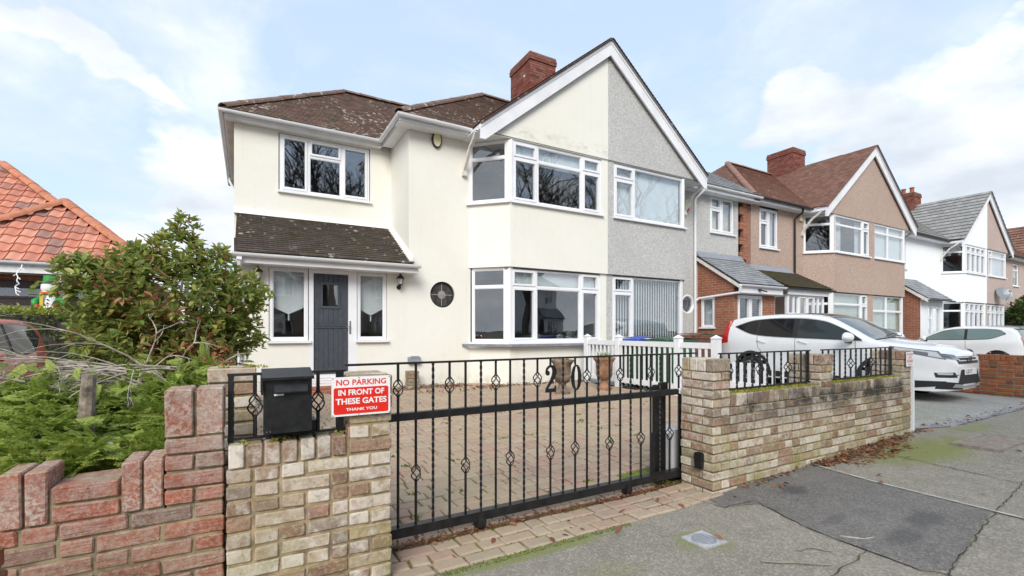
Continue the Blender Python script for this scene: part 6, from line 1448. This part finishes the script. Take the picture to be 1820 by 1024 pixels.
def local_text(s_, parent, xo, yc, zc, wd, hg, m):
    cu = bpy.data.curves.new('lettering', 'FONT'); cu.body = s_; cu.offset = .01; cu.resolution_u = 2; o = bpy.data.objects.new('lettering', cu); COL.objects.link(o); bpy.context.view_layer.update()
    me = bpy.data.meshes.new_from_object(o.evaluated_get(bpy.context.evaluated_depsgraph_get())); bpy.data.objects.remove(o); bpy.data.curves.remove(cu)
    xs_ = [v.co.x for v in me.vertices]; ys_ = [v.co.y for v in me.vertices]; l, h, b, t_ = min(xs_), max(xs_), min(ys_), max(ys_)
    for v in me.vertices: v.co = (xo, yc - ((v.co.x - l) / (h - l) - .5) * wd, zc + ((v.co.y - b) / (t_ - b) - .5) * hg)
    me.materials.clear(); me.materials.append(m); link('lettering', me, parent, (0, 0, 0))
local_text('LS17', npl, -.0295, .09, .548, .24, .07, MT['black_gutter'])
for pts in ([(2.55, .40), (2.55, 1.11)], [(1.42, .40), (1.38, .8), (1.40, 1.07)], [(3.42, 1.17), (3.40, .9), (3.25, .70), (3.14, .45)]):
    cv.seam([(pts[0][0] + 0, pts[0][1])] + [(a_[0] + (b_[0] - a_[0]) * i / 6, a_[1] + (b_[1] - a_[1]) * i / 6) for a_, b_ in zip(pts, pts[1:]) for i in range(1, 7)])
HAT = dict(L=3.9, T=[(0, .62), (.04, .72), (.25, .84), (.8, .95), (1.0, .99), (1.35, 1.2), (1.75, 1.40), (2.2, 1.465), (2.9, 1.465), (3.4, 1.42), (3.6, 1.36), (3.76, 1.05), (3.85, .80), (3.9, .55)], B=[(0, .26), (.3, .2), (3.4, .2), (3.9, .34)],
           W=[(0, .45), (.05, .58), (.2, .73), (.5, .80), (1.0, .83), (3.0, .83), (3.5, .80), (3.75, .73), (3.9, .60)], belt=[(0, .8), (1.0, .92), (3.9, 1.0)], axles=(.78, 3.22), arch=.32, wr=.29, clad=.015, tum=.33)
def hatch(name, label, loc, rz, paint, glassm, group=None):
    c = Car(name, label, loc, rz, HAT, paint, group)
    l_ = hermite([(1.15, .94), (2.4, .965), (3.0, 1.0), (3.42, 1.17)]); h_ = hermite([(1.15, .96), (1.5, 1.17), (1.85, 1.32), (2.3, 1.375), (2.9, 1.37), (3.25, 1.33), (3.42, 1.20)])
    c.glazing('window_surround', 1.15, 3.42, l_, h_, MT['trim'], .004, n=36); a_ = lambda x: min(l_(x) + .018, (l_(x) + h_(x)) / 2); b_ = lambda x: max(h_(x) - .018, (l_(x) + h_(x)) / 2)
    c.glazing('side_window', 1.30, 2.36, a_, b_, glassm, .008); c.glazing('side_window', 2.44, 3.38, a_, b_, glassm, .008)
    c.patch('windscreen', [(1.03, -.64), (1.72, -.52), (1.72, .52), (1.03, .64)], 'top', MT['screen'], off=.006, nx=14, ny=10)
    c.patch('rear_window', [(-.50, 1.02), (.50, 1.02), (.46, 1.33), (-.46, 1.33)], 'rear', MT['cg_light'], 1, .006, 12, 6); c.patch('tailgate_panel', [(-.52, .76), (.52, .76), (.52, 1.0), (-.52, 1.0)], 'rear', MT['cg_dark'], 1, .005, 12, 4)
    c.patch('spoiler', [(-.48, 1.335), (.48, 1.335), (.46, 1.375), (-.46, 1.375)], 'rear', MT['trim'], 1, .02, 8, 2)
    for sg in (-1, 1):
        c.patch('tail_light', [(sg * .54, .78), (sg * .67, .78), (sg * .64, 1.06), (sg * .53, 1.06)], 'rear', MT['tail'], 1, .007, 5, 6); c.patch('headlight', [(.10, .64), (.55, .74), (.52, .82), (.16, .76)], 'side', MT['lamp'], sg, .006, 8, 4)
    c.mirror(1.30, .93, paint); c.seam([(2.40, .35 + .1 * i) for i in range(7)]); c.seam([(1.22, .38 + .1 * i) for i in range(6)])
    c.P('aerial', MB().tube([(3.2, 0, 1.44), (3.42, 0, 1.64)], .006, 5), MT['trim']); return c
hatch('parked_car', 'white hatchback parked with its tail to the street beyond the orange brick wall', (23.3, 9.0, gz(23, 5.8) - .01), rad(-90), MT['carwhite'], MT['cg_light'])
hatch('parked_car', 'white car parked on the drive in front of the pinkish house', (29.2, 9.3, gz(23, 7)), rad(-90), MT['carwhite'], MT['cg_mid'])
hatch('parked_car', 'dark grey car showing only its roof behind the white hatchback', (26.0, 9.35, gz(21, 7)), rad(-90), MT['cardark'], MT['cg_mid'])
hatch('parked_car', 'red hatchback half hidden behind the dead twigs and conifers', (-3.22, 5.3, .08), rad(90), MT['carred'], MT['cg_mid'])
# ================================================================== snowman and lights by the bungalow
sm = thing('inflatable_snowman', 'inflatable snowman with green arms and striped scarf behind the hedge', 'snowman', (-3.08, 11.35, .1)); bx_, by_ = -3.08, 11.35
MT['snow'] = plain('white_nylon', (.80, .81, .83), .5, var=.03); MT['green'] = plain('green_nylon', (.02, .30, .05), .5, var=.1); MT['scarf'] = plain('red_nylon', (.60, .03, .03), .5); MT['yel'] = plain('yellow_nylon', (.70, .50, .05), .5)
part('body', MB().lathe([(0, .1), (.26, .12), (.33, .5), (.34, .95), (.30, 1.25), (.24, 1.45), (.17, 1.70), (.14, 1.86), (0, 1.87)], (bx_, by_, 0), 24), MT['snow'], sm, smooth=True); part('head', MB().lathe([(0, 1.86), (.15, 1.88), (.20, 2.0), (.19, 2.12), (.13, 2.22), (0, 2.24)], (bx_, by_, 0), 24), MT['snow'], sm, smooth=True)
part('scarf', MB().lathe([(.13, 1.83), (.20, 1.84), (.21, 1.90), (.16, 1.93)], (bx_, by_, 0), 20).box((bx_ - .16, by_ - .23, 1.45), (bx_ - .09, by_ - .18, 1.86)), MT['yel'], sm); part('scarf_stripe', MB().lathe([(.195, 1.85), (.216, 1.86), (.218, 1.885), (.2, 1.895)], (bx_, by_, 0), 20), MT['scarf'], sm)
for s in (-1, 1):
    ar = part('arm', MB().tube([(bx_ + s * .17, by_ - .05, 1.72), (bx_ + s * .30, by_ - .1, 1.62), (bx_ + s * .26, by_ - .22, 1.50)], [.08, .085, .07], 10), MT['green'], sm, smooth=True); part('mitten', MB().lathe([(0, -.07), (.06, -.04), (.075, .0), (.05, .05), (0, .06)], (bx_ + s * .20, by_ - .28, 1.48), 12), MT['scarf'], ar, smooth=True)
part('hat', MB().lathe([(.24, 2.17), (.24, 2.20), (.15, 2.21), (.14, 2.38), (0, 2.39)], (bx_, by_, 0), 20), MT['green'], sm, smooth=30)
for z in (1.58, 1.68): part('button', MB().lathe([(0, -.02), (.022, -.015), (.022, .01), (0, .01)], (bx_, by_ - .225 + (z - 1.58) * .25, z), 10, axis='y'), IR, sm)
cn = MB().tube([(bx_ + .22, by_ - .34, 1.22), (bx_ + .22, by_ - .34, 1.62)], .022, 8); part('candy_cane', cn, MT['snow'], sm)
for k in range(4): part('cane_stripe', MB().tube([(bx_ + .22, by_ - .34, 1.26 + k * .09), (bx_ + .22, by_ - .34, 1.30 + k * .09)], .0225, 8), MT['scarf'], sm)
sm.scale = (.62, .62, .62); sm.location.z = .93
gt = thing('garden_table', 'wooden garden table under the inflatable snowman behind the hedge', 'table', (bx_, by_, .1))
part('table_top', MB().box((bx_ - .4, by_ - .35, .88), (bx_ + .4, by_ + .35, .925)), MT['bark'], gt)
for sx_ in (-.35, .31):
    for sy_ in (-.30, .26): part('leg', MB().box((bx_ + sx_, by_ + sy_, .1), (bx_ + sx_ + .05, by_ + sy_ + .05, .88)), MT['bark'], gt)
for k, (ix, ln) in enumerate(((-3.72, .55), (-3.13, .38))):
    m = MB(); rr = random.Random(k)
    pts = [(ix + rr.uniform(-.05, .05), 12.16 - .02 * i, 2.60 - ln * i / 9) for i in range(10)]; m.tube(pts, .010, 5)
    for p in pts[1:]: m.tube([p, (p[0] + rr.uniform(-.08, .08), p[1] - .03, p[2] - .04)], .009, 4)
    tag(link('icicle_lights', m.mesh('icicle_lights', MT['snow'])), ['long string of white icicle lights hanging from the bungalow gutter', 'shorter string of white icicle lights under the bungalow gutter beside the snowman'][k], 'string lights')
# ================================================================== planting
NR = np.random.default_rng(11)
def rotm(dirs, rolls, scales, locs):
    # frames whose y axis follows dirs
    d = dirs / np.linalg.norm(dirs, axis=1, keepdims=True); ref = np.where(np.abs(d[:, 2:3]) > .92, np.array([[1., 0, 0]]), np.array([[0, 0, 1.]]))
    x = np.cross(d, ref); x /= np.linalg.norm(x, axis=1, keepdims=True); z = np.cross(x, d)
    c, s = np.cos(rolls)[:, None], np.sin(rolls)[:, None]; x2 = x * c + z * s; z2 = -x * s + z * c
    M_ = np.zeros((len(d), 4, 4)); sc = scales[:, None]; M_[:, :3, 0] = x2 * sc; M_[:, :3, 1] = d * sc; M_[:, :3, 2] = z2 * sc; M_[:, :3, 3] = locs; M_[:, 3, 3] = 1; return M_
LEAF_V = [(0, 0, 0), (.20, .30, .06), (.19, .68, .045), (0, 1, -.08), (-.19, .68, .045), (-.20, .30, .06)]; LEAF_F = [(0, 1, 2, 3), (0, 3, 4, 5)]
def shrub(name, label, base, lobes, ntwig, leaves, size, m1, m2=None, stems=6, m2top=1.6, cat='shrub', shell=.55):
    t = thing(name, label, cat, base)
    L = np.array([l[0] for l in lobes], float); Rr = np.array([l[1] for l in lobes], float); wts = Rr ** 2 / np.sum(Rr ** 2)
    idx = NR.choice(len(lobes), ntwig, p=wts); d = NR.normal(size=(ntwig, 3)); d /= np.linalg.norm(d, axis=1, keepdims=True)
    rr = (shell + (1 - shell) * NR.random(ntwig)) ** .6 * (1 + .22 * (NR.random(ntwig) > .9)); tip = L[idx] + d * (rr * Rr[idx])[:, None]
    keep = tip[:, 2] > base[2] + .1; tip, d = tip[keep], d[keep]
    axis = d * .6 + NR.normal(size=d.shape) * .35 + np.array([0, 0, .55]); axis /= np.linalg.norm(axis, axis=1, keepdims=True)
    pos_, dirs = [], []
    for k in range(leaves):
        side = NR.normal(size=axis.shape); side -= axis * np.sum(side * axis, axis=1, keepdims=True); side /= np.linalg.norm(side, axis=1, keepdims=True)
        h = NR.random((len(axis), 1)); pos_.append(tip - axis * (h * size * 1.1)); dirs.append(axis * (.75 - .5 * h) + side * (.55 + .4 * h) + np.array([0, 0, -.12]))
    pos_, dirs = np.concatenate(pos_), np.concatenate(dirs); n = len(pos_)
    M_ = rotm(dirs, NR.normal(size=n) * .5, size * (.65 + .6 * NR.random(n)), pos_)
    if m2 is not None: red_ = (NR.random(n) < .06 + .30 * np.clip((pos_[:, 2] - m2top) * -1.2 + .55, 0, 1) * (np.sin(pos_[:, 0] * 4.3 + pos_[:, 2] * 3.1) > .25))
    else: red_ = np.zeros(n, bool)
    yng = (~red_) & (NR.random(n) < .22 * (m2 is not None))
    for sel, mm, nm in (((~red_) & (~yng), m1, 'foliage'), (red_, m2, 'new_growth'), (yng, MT['youngleaf'], 'young_leaves')):
        if sel.sum():
            V, F = scatter(LEAF_V, LEAF_F, M_[sel]); stuff(link(nm, np_mesh(nm, V, F, mm), t, -Vector(base)))
    sm_ = MB(); b = Vector(base)
    for i in range(stems):
        l = L[NR.integers(len(L))]; e = Vector(l) + Vector(NR.normal(size=3) * .06) - Vector((0, 0, .12)); s0 = b + Vector((NR.uniform(-.12, .12), NR.uniform(-.12, .12), 0)); mid = (s0 + e) / 2 + Vector(NR.normal(size=3) * .08)
        sm_.tube([s0, (s0 + mid) / 2, mid, e], [.028, .022, .016, .006], 6)
    tw = NR.choice(len(tip), min(len(tip), 160), replace=False)
    for k in tw:
        c_ = L[np.argmin(np.linalg.norm(L - tip[k], axis=1))]; p1 = Vector(tip[k]); p0 = p1 + (Vector(c_) - p1) * .55; sm_.tube([p0, (p0 + p1) / 2 + Vector((0, 0, .02)), p1], [.007, .005, .003], 4)
    part('stem', sm_, MT['bark'], t, fix=False); return t
lobes = [((-.67, 5.6, 1.62), .57), ((-.62, 5.6, 2.12), .27), ((-.53, 5.6, 2.38), .13), ((-1.11, 5.5, 1.71), .38), ((-1.30, 5.5, 1.87), .19), ((-1.36, 5.5, 2.02), .08), ((-.23, 5.6, 1.64), .37), ((-.05, 5.6, 1.76), .25), ((-.04, 5.6, 1.35), .21),
    ((-.85, 5.4, 1.20), .41), ((-.39, 5.5, 1.18), .42), ((-1.13, 5.4, 1.30), .25), ((-.91, 5.5, 2.03), .18), ((-.30, 5.6, 2.03), .20)]
shrub('leafy_shrub', 'large glossy evergreen shrub with reddish new leaves beside the cream house', (-.75, 5.7, .08), lobes, 1650, 7, .078, MT['laurel'], MT['redleaf'], 9)
# conifer: flat feathery sprays over drooping boughs
def spray_mesh(seed):
    rr = random.Random(seed); V, F = [], []
    def blade(a_, b_, w):
        ax, ay, az = a_; bx, by, bz = b_; dx, dy = bx - ax, by - ay; L = math.hypot(dx, dy) or 1; nx, ny = -dy / L * w, dx / L * w; k = len(V)
        V.extend([(ax - nx * .5, ay - ny * .5, az), (ax + (bx - ax) * .6 + nx, ay + (by - ay) * .6 + ny, az + (bz - az) * .6), (bx, by, bz), (ax + (bx - ax) * .6 - nx, ay + (by - ay) * .6 - ny, az + (bz - az) * .6)]); F.append((k, k + 3, k + 2, k + 1))
    n = 8
    for i in range(n):
        y0, y1 = i / n, (i + 1) / n; z0, z1 = -.18 * y0 ** 2, -.18 * y1 ** 2; blade((0, y0, z0), (0, y1 + .04, z1), .026)
        for s in (-1, 1):
            L = .46 * (1 - y0 * .75) * rr.uniform(.75, 1.1); an = rad(rr.uniform(28, 44)); tx, ty = s * math.sin(an) * L, math.cos(an) * L; p0 = (0, y0, z0); p1 = (tx, y0 + ty, z0 - .05 - .1 * L); blade(p0, p1, .026)
            for q in (.35, .55, .75, .92):
                b = (tx * q, y0 + ty * q, z0 - (.05 + .1 * L) * q); l2 = L * .50 * (1.2 - q)
                for s2 in (-1, 1): a2 = an * s + s2 * rad(38); blade(b, (b[0] + math.sin(a2) * l2, b[1] + math.cos(a2) * l2, b[2] - .03), .034)
    return np.array(V), F
con = thing('conifer_bush', 'feathery green conifer boughs spilling over behind the red brick wall', 'conifer', (-1.0, 3.4, 0))
def hgt(x, y): return .70 + .26 * clamp((y - 2.85) / 1.1) - .10 * clamp((-x - .95) * 2) + .09 * math.sin(x * 5.1 + y * 2) + .06 * math.sin(x * 11 + 1.3 + y * 5) + .13 * math.exp(-((x + .35) / .25) ** 2)
for sd_ in range(4):
    V0, F0 = spray_mesh(sd_); n = 820; xs_ = NR.uniform(-2.0, -.22, n); ys_ = 2.82 + 1.35 * NR.random(n) ** 1.2; zs_ = np.array([hgt(a_, b_) for a_, b_ in zip(xs_, ys_)]) - .24 * NR.random(n) ** 1.6
    dirs = np.c_[NR.normal(-.15, .55, n), NR.normal(-.75, .35, n), NR.normal(.28, .35, n)]
    M_ = rotm(dirs, NR.normal(0, .5, n), NR.uniform(.09, .18, n), np.c_[xs_, ys_, zs_]); V, F = scatter(V0, F0, M_); stuff(link('foliage', np_mesh('foliage', V, F, MT['conifer']), con, -Vector((-1.0, 3.4, 0))))
bo = MB()
for k in range(26):
    x, y = NR.uniform(-1.9, -.3), NR.uniform(3.2, 4.2); z = hgt(x, y) - .14; bo.tube([(x * .7 - .2, 4.2, .25), (x, y + .1, z - .12), (x - .05, y - .35, z - .06)], [.02, .012, .005], 5)
part('branch', bo, MT['bark'], con, fix=False); part('inner_shade', MB().grid([[(x, y, hgt(x, y) - .30) for x in np.linspace(-2.1, -.22, 14)] for y in np.linspace(2.85, 4.2, 10)]), MT['darkbark'], con)  # dark sheet below the sprays stands in for shade among the boughs
st_ = MB(); tp = [(-.77, 3.34, .0), (-.775, 3.34, .60), (-.765, 3.33, .80), (-.752, 3.325, .99), (-.745, 3.32, 1.125)]; st_.tube(tp, [.065, .052, .042, .036, .030], 9)
MT['stumpbark'] = plain('weathered_stump_bark', (.27, .22, .175), .95, var=.35, scale=26, bmp=.8, bscale=50)
stm = tag(link('tree_stump', st_.mesh('tree_stump', MT['stumpbark'])), 'bare sawn off trunk standing up among the conifer boughs', 'tree stump')
part('snag', MB().tube([(-.78, 3.30, .70), (-.90, 3.22, .80), (-1.0, 3.20, .83)], [.024, .016, .008], 6).tube([(-.76, 3.30, .74), (-.66, 3.18, .78), (-.60, 3.12, .77)], [.02, .013, .006], 6), MT['bark'], stm)
dead = thing('dead_branches', 'tangle of bare pale twigs arching over the conifer in front of the red car', 'dead branches', (-.8, 4.5, .1)); dm = MB(); rr = random.Random(44)
def twig(p, d, L, r, depth):
    pts = [Vector(p)]; d = Vector(d).normalized(); n = 6
    for i in range(n): d = (d + Vector((rr.uniform(-.22, .22), rr.uniform(-.2, .2), -.09 + rr.uniform(-.14, .14)))).normalized(); pts.append(pts[-1] + d * (L / n))
    dm.tube(pts, [r * (1 - .75 * i / n) for i in range(n + 1)], 5)
    if depth:
        for k in range(rr.randint(2, 4)):
            i = rr.randint(2, n); twig(pts[i], (d + Vector((rr.uniform(-.9, .6), rr.uniform(-.8, .3), rr.uniform(-.5, .7)))), L * rr.uniform(.3, .55), r * .5, depth - 1)
for k in range(26):
    twig((rr.uniform(-1.0, -.4), rr.uniform(4.05, 4.5), rr.uniform(.90, 1.12)), (rr.uniform(-1.2, -.5), rr.uniform(-.5, .2), rr.uniform(.0, .42)), rr.uniform(.5, 1.05), rr.uniform(.006, .011), 2)
for k in range(14): twig((rr.uniform(-.75, -.35), rr.uniform(4.2, 4.6), rr.uniform(.7, .95)), (rr.uniform(-.2, .8), rr.uniform(-.4, .3), rr.uniform(.3, .8)), rr.uniform(.3, .6), rr.uniform(.007, .012), 2)
for k in range(16): twig((rr.uniform(-2.0, -1.0), rr.uniform(3.6, 4.3), rr.uniform(.85, 1.08)), (rr.uniform(-1, .2), rr.uniform(-.7, .1), rr.uniform(-.1, .4)), rr.uniform(.4, .9), rr.uniform(.005, .010), 2)
for k in range(4): dm.tube([(-.9 + .15 * k, 4.4, .08), (-.85 + .12 * k, 4.4, .5), (-.8 + .1 * k, 4.4, .95)], [.03, .024, .015], 6)
part('twigs', dm, MT['twig'], dead, fix=False)
# a few green tips on the dead tangle
n = 260; V0, F0 = spray_mesh(9); px_ = np.c_[NR.uniform(-2.4, -.2, n), NR.uniform(3.7, 4.5, n), NR.uniform(.82, 1.16, n)]; M_ = rotm(np.c_[NR.normal(-.5, .5, n), NR.normal(-.4, .5, n), NR.normal(.1, .5, n)], NR.normal(0, .8, n), NR.uniform(.06, .14, n), px_); V, F = scatter(V0, F0, M_); stuff(link('foliage', np_mesh('foliage', V, F, MT['conifer']), dead, -Vector((-.8, 4.5, .1))))
def leafbox(name, label, x0, x1, y0, y1, z0, z1, n, size, m1, m2, cat='hedge'):
    t = thing(name, label, cat, ((x0 + x1) / 2, (y0 + y1) / 2, z0)); b = -Vector(t.location)
    part('inner_box', MB().box((x0 + .08, y0 + .08, z0), (x1 - .08, y1 - .08, z1 - .08)), MT['darkbark'], t)  # plain dark box filling the hedge behind its leaves
    for lo_, mm, nm, k in ((0, m1, 'foliage', n), (1, m2, 'hedge_top', n // 2)):
        if lo_: p = np.c_[NR.uniform(x0, x1, k), NR.uniform(y0, y1, k), NR.normal(z1 - .02, .035, k)]
        else:
            p = np.c_[NR.uniform(x0, x1, k), NR.uniform(y0, y1, k), NR.uniform(z0, z1 - .06, k)]; f = NR.integers(0, 3, k); p[f <= 1, 1] = y0 + np.abs(NR.normal(0, .05, (f <= 1).sum())); p[f == 2, 0] = x1 - np.abs(NR.normal(0, .05, (f == 2).sum()))
        M_ = rotm(NR.normal(size=(k, 3)) + np.array([0, -.3, .3]), NR.normal(size=k), size * NR.uniform(.6, 1.3, k), p); V, F = scatter(LEAF_V, LEAF_F, M_); stuff(link(nm, np_mesh(nm, V, F, mm), t, b))
leafbox('clipped_hedge', 'clipped box hedge with yellow green top in front of the bungalow', -8, -1.95, 10.3, 11.0, .05, 1.70, 9000, .07, MT['hedge'], MT['hedgetop'])
shrub('evergreen_bush', 'dark green evergreen bush in front of the pinkish house with brown roof', (38.9, 8.6, .15), [((38.9, 8.6, 1.6), 1.3), ((38.3, 8.5, 2.4), .9), ((39.4, 8.6, 2.7), .8), ((40.2, 8.5, 1.8), 1.2)], 1500, 6, .20, MT['hedge'], None, 5)
# ================================================================== litter and moss
def litter(name, label, spots, m, size, cat, flat=.35, lift=.006, V0=LEAF_V, F0=LEAF_F):
    P = []
    for (x0, x1, y0, y1, n, pile, zf) in spots:
        for _ in range(n):
            x, y = NR.uniform(x0, x1), NR.uniform(y0, y1); z = (zf if zf is not None else gz(x, y)) + lift + NR.random() ** 2 * pile; P.append((x, y, z))
    P = np.array(P); k = len(P); an = NR.uniform(0, 6.28, k); d = np.c_[np.cos(an), np.sin(an), NR.normal(0, flat, k)]
    M_ = rotm(d, NR.normal(0, flat, k), size * NR.uniform(.5, 1.4, k), P); V, F = scatter(V0, F0, M_); o = stuff(tag(link(name, np_mesh(name, V, F, m)), label, cat)); return o
litter('fallen_leaves', 'drift of brown fallen leaves along the foot of the buff wall', [(4.7, 6.5, 2.36, 2.5, 520, .04, None), (5.0, 6.2, 2.2, 2.42, 260, .02, None), (3.6, 4.8, 2.44, 2.51, 60, .01, None), (6.5, 7.2, 2.42, 2.52, 60, .01, None)], MT['dry'], .045, 'leaves')
litter('fallen_leaves', 'brown leaf scraps caught in the gate track', [(.72, 3.3, 2.83, 2.95, 620, .012, .0), (1.1, 1.7, 2.8, 2.98, 70, .02, .0), (2.6, 3.3, 2.8, 2.96, 120, .02, .0)], MT['dry'], .030, 'leaves')
litter('fallen_leaves', 'dry leaves blown against the foot of the cream house', [(2.2, 4.2, 9.2, 9.75, 420, .03, None), (4.2, 7.0, 8.75, 9.05, 260, .02, None), (2.2, 4.4, 8.5, 9.3, 120, .01, None)], MT['dry'], .07, 'leaves', lift=.02)
litter('fallen_leaves', 'single dry leaves scattered over the paving and pavement', [(.8, 6.5, 3.0, 8.0, 60, .0, None), (1.0, 3.2, 2.45, 2.8, 16, 0, None), (7.2, 12, 2.5, 2.7, 90, .01, None), (2.0, 7.0, 1.2, 2.4, 14, 0, None), (3.6, 4.2, 2.2, 2.5, 8, 0, None)], MT['dry'], .055, 'leaves', lift=.018)
MV = [(-.4, 0, 0), (.4, 0, 0), (.3, .5, .5), (-.3, .5, .5)]; MF = [(0, 1, 2, 3)]
litter('moss', 'bright green moss along the edge of the block paving', [(.9, 2.35, 2.425, 2.475, 1500, .008, None), (.75, 3.2, 2.48, 2.53, 260, .006, None), (.8, 3.1, 2.590, 2.600, 420, .006, None), (.8, 3.1, 2.712, 2.722, 420, .006, None)], MT['moss'], .010, 'moss', 1.0, -.002, MV, MF)
litter('moss', 'moss and weeds growing in the joints of the block paving', [(x, x + .10, y, y + .05, 26, .02, None) for x, y in zip(NR.uniform(.7, 5.5, 46), NR.uniform(3.0, 6.5, 46))], MT['moss'], .022, 'moss', .8, .004, MV, MF)
litter('moss', 'yellow green moss carpeting the top of the long buff wall', [(3.53, 4.92, 2.52, 2.71, 2600, .012, .823), (5.15, 6.68, 2.52, 2.71, 2800, .012, .823)], MT['moss_y'], .012, 'moss', .7, 0, MV, MF)
litter('moss', 'yellow moss clumps on the pier and wall beside the mailbox', [(-.14, -.09, 3.0, 3.05, 60, .02, 1.15), (-.02, .03, 2.98, 3.04, 70, .02, 1.15), (.0, .1, 2.98, 3.18, 60, .01, 1.15), (.1, .18, 2.53, 2.6, 60, .01, .823), (.40, .45, 2.55, 2.7, 70, .015, .823), (-.05, .0, 2.52, 2.6, 30, .01, .823)], MT['moss_y'], .012, 'moss', .8, 0, MV, MF)
tag(link('fallen_twig', MB().tube([(3.36, 1.60, .022), (3.45, 1.50, .020), (3.60, 1.455, .020)], .005, 5).mesh('fallen_twig', MT['twig'])), 'thin reddish twig lying on the dark tarmac repair', 'twig')
# ================================================================== across the road (seen in the window reflections)
def bare_tree(label, loc, h, seed):
    t = thing('bare_tree', label, 'tree', loc, 'bare trees across the road'); rr = random.Random(seed); tr, cr = MB(), MB()
    def grow(p, d, L, r, lv):
        n = 4; pts = [p]; 
        for i in range(n): d = (d + Vector((rr.uniform(-.16, .16), rr.uniform(-.16, .16), rr.uniform(-.02, .12)))).normalized(); pts.append(pts[-1] + d * (L / n))
        (tr if lv == 0 else cr).tube(pts, [r * (1 - .4 * i / n) for i in range(n + 1)], 6 if lv < 2 else 4, cap=False)
        if lv < 5:
            for k in range(4):
                i = rr.randint(1 if lv else 2, n); grow(pts[i], (d * .8 + Vector((rr.uniform(-.9, .9), rr.uniform(-.9, .9), rr.uniform(-.25, .6)))).normalized(), L * rr.uniform(.58, .80), max(.012, r * .55), lv + 1)
    grow(Vector((0, 0, 0)), Vector((0, 0, 1)), h * .36, h * .020, 0)
    link('trunk', tr.mesh('trunk', MT['darkbark'], fix=False), t, (0, 0, 0)); link('crown', cr.mesh('crown', MT['darkbark'], fix=False), t, (0, 0, 0)); return t
bare_tree('tall bare street tree across the road, opposite the gate', (4.4, -10.6, 0), 18, 1); bare_tree('broad bare street tree across the road, opposite the white hatchback', (17.5, -10.8, 0), 18, 5); bare_tree('bare street tree across the road, opposite the white rendered house', (24.5, -10.8, 0), 17, 8); bare_tree('bare street tree across the road, opposite the long buff wall', (9.5, -11.2, 0), 16, 9)
for src, x, lab in ((tanl, 3.0, 'tan pebbledashed house across the road, opposite the gate'), (tanr, -2.2, 'tan house with drawn blinds across the road, opposite the red brick wall'), (whi, 23.5, 'white rendered house across the road, opposite the tan pebbledashed pair'), (tanl, 12.6, 'tan pebbledashed house across the road, opposite the concrete drive')):
    d_ = dup(src, loc=(x, -21.5, .02), rz=math.pi, label=lab)
leafbox('clipped_hedge', 'dark clipped hedge across the road before the houses', -6, 34, -15.2, -14.5, 0, 1.25, 6000, .10, MT['hedge'], MT['hedge'])
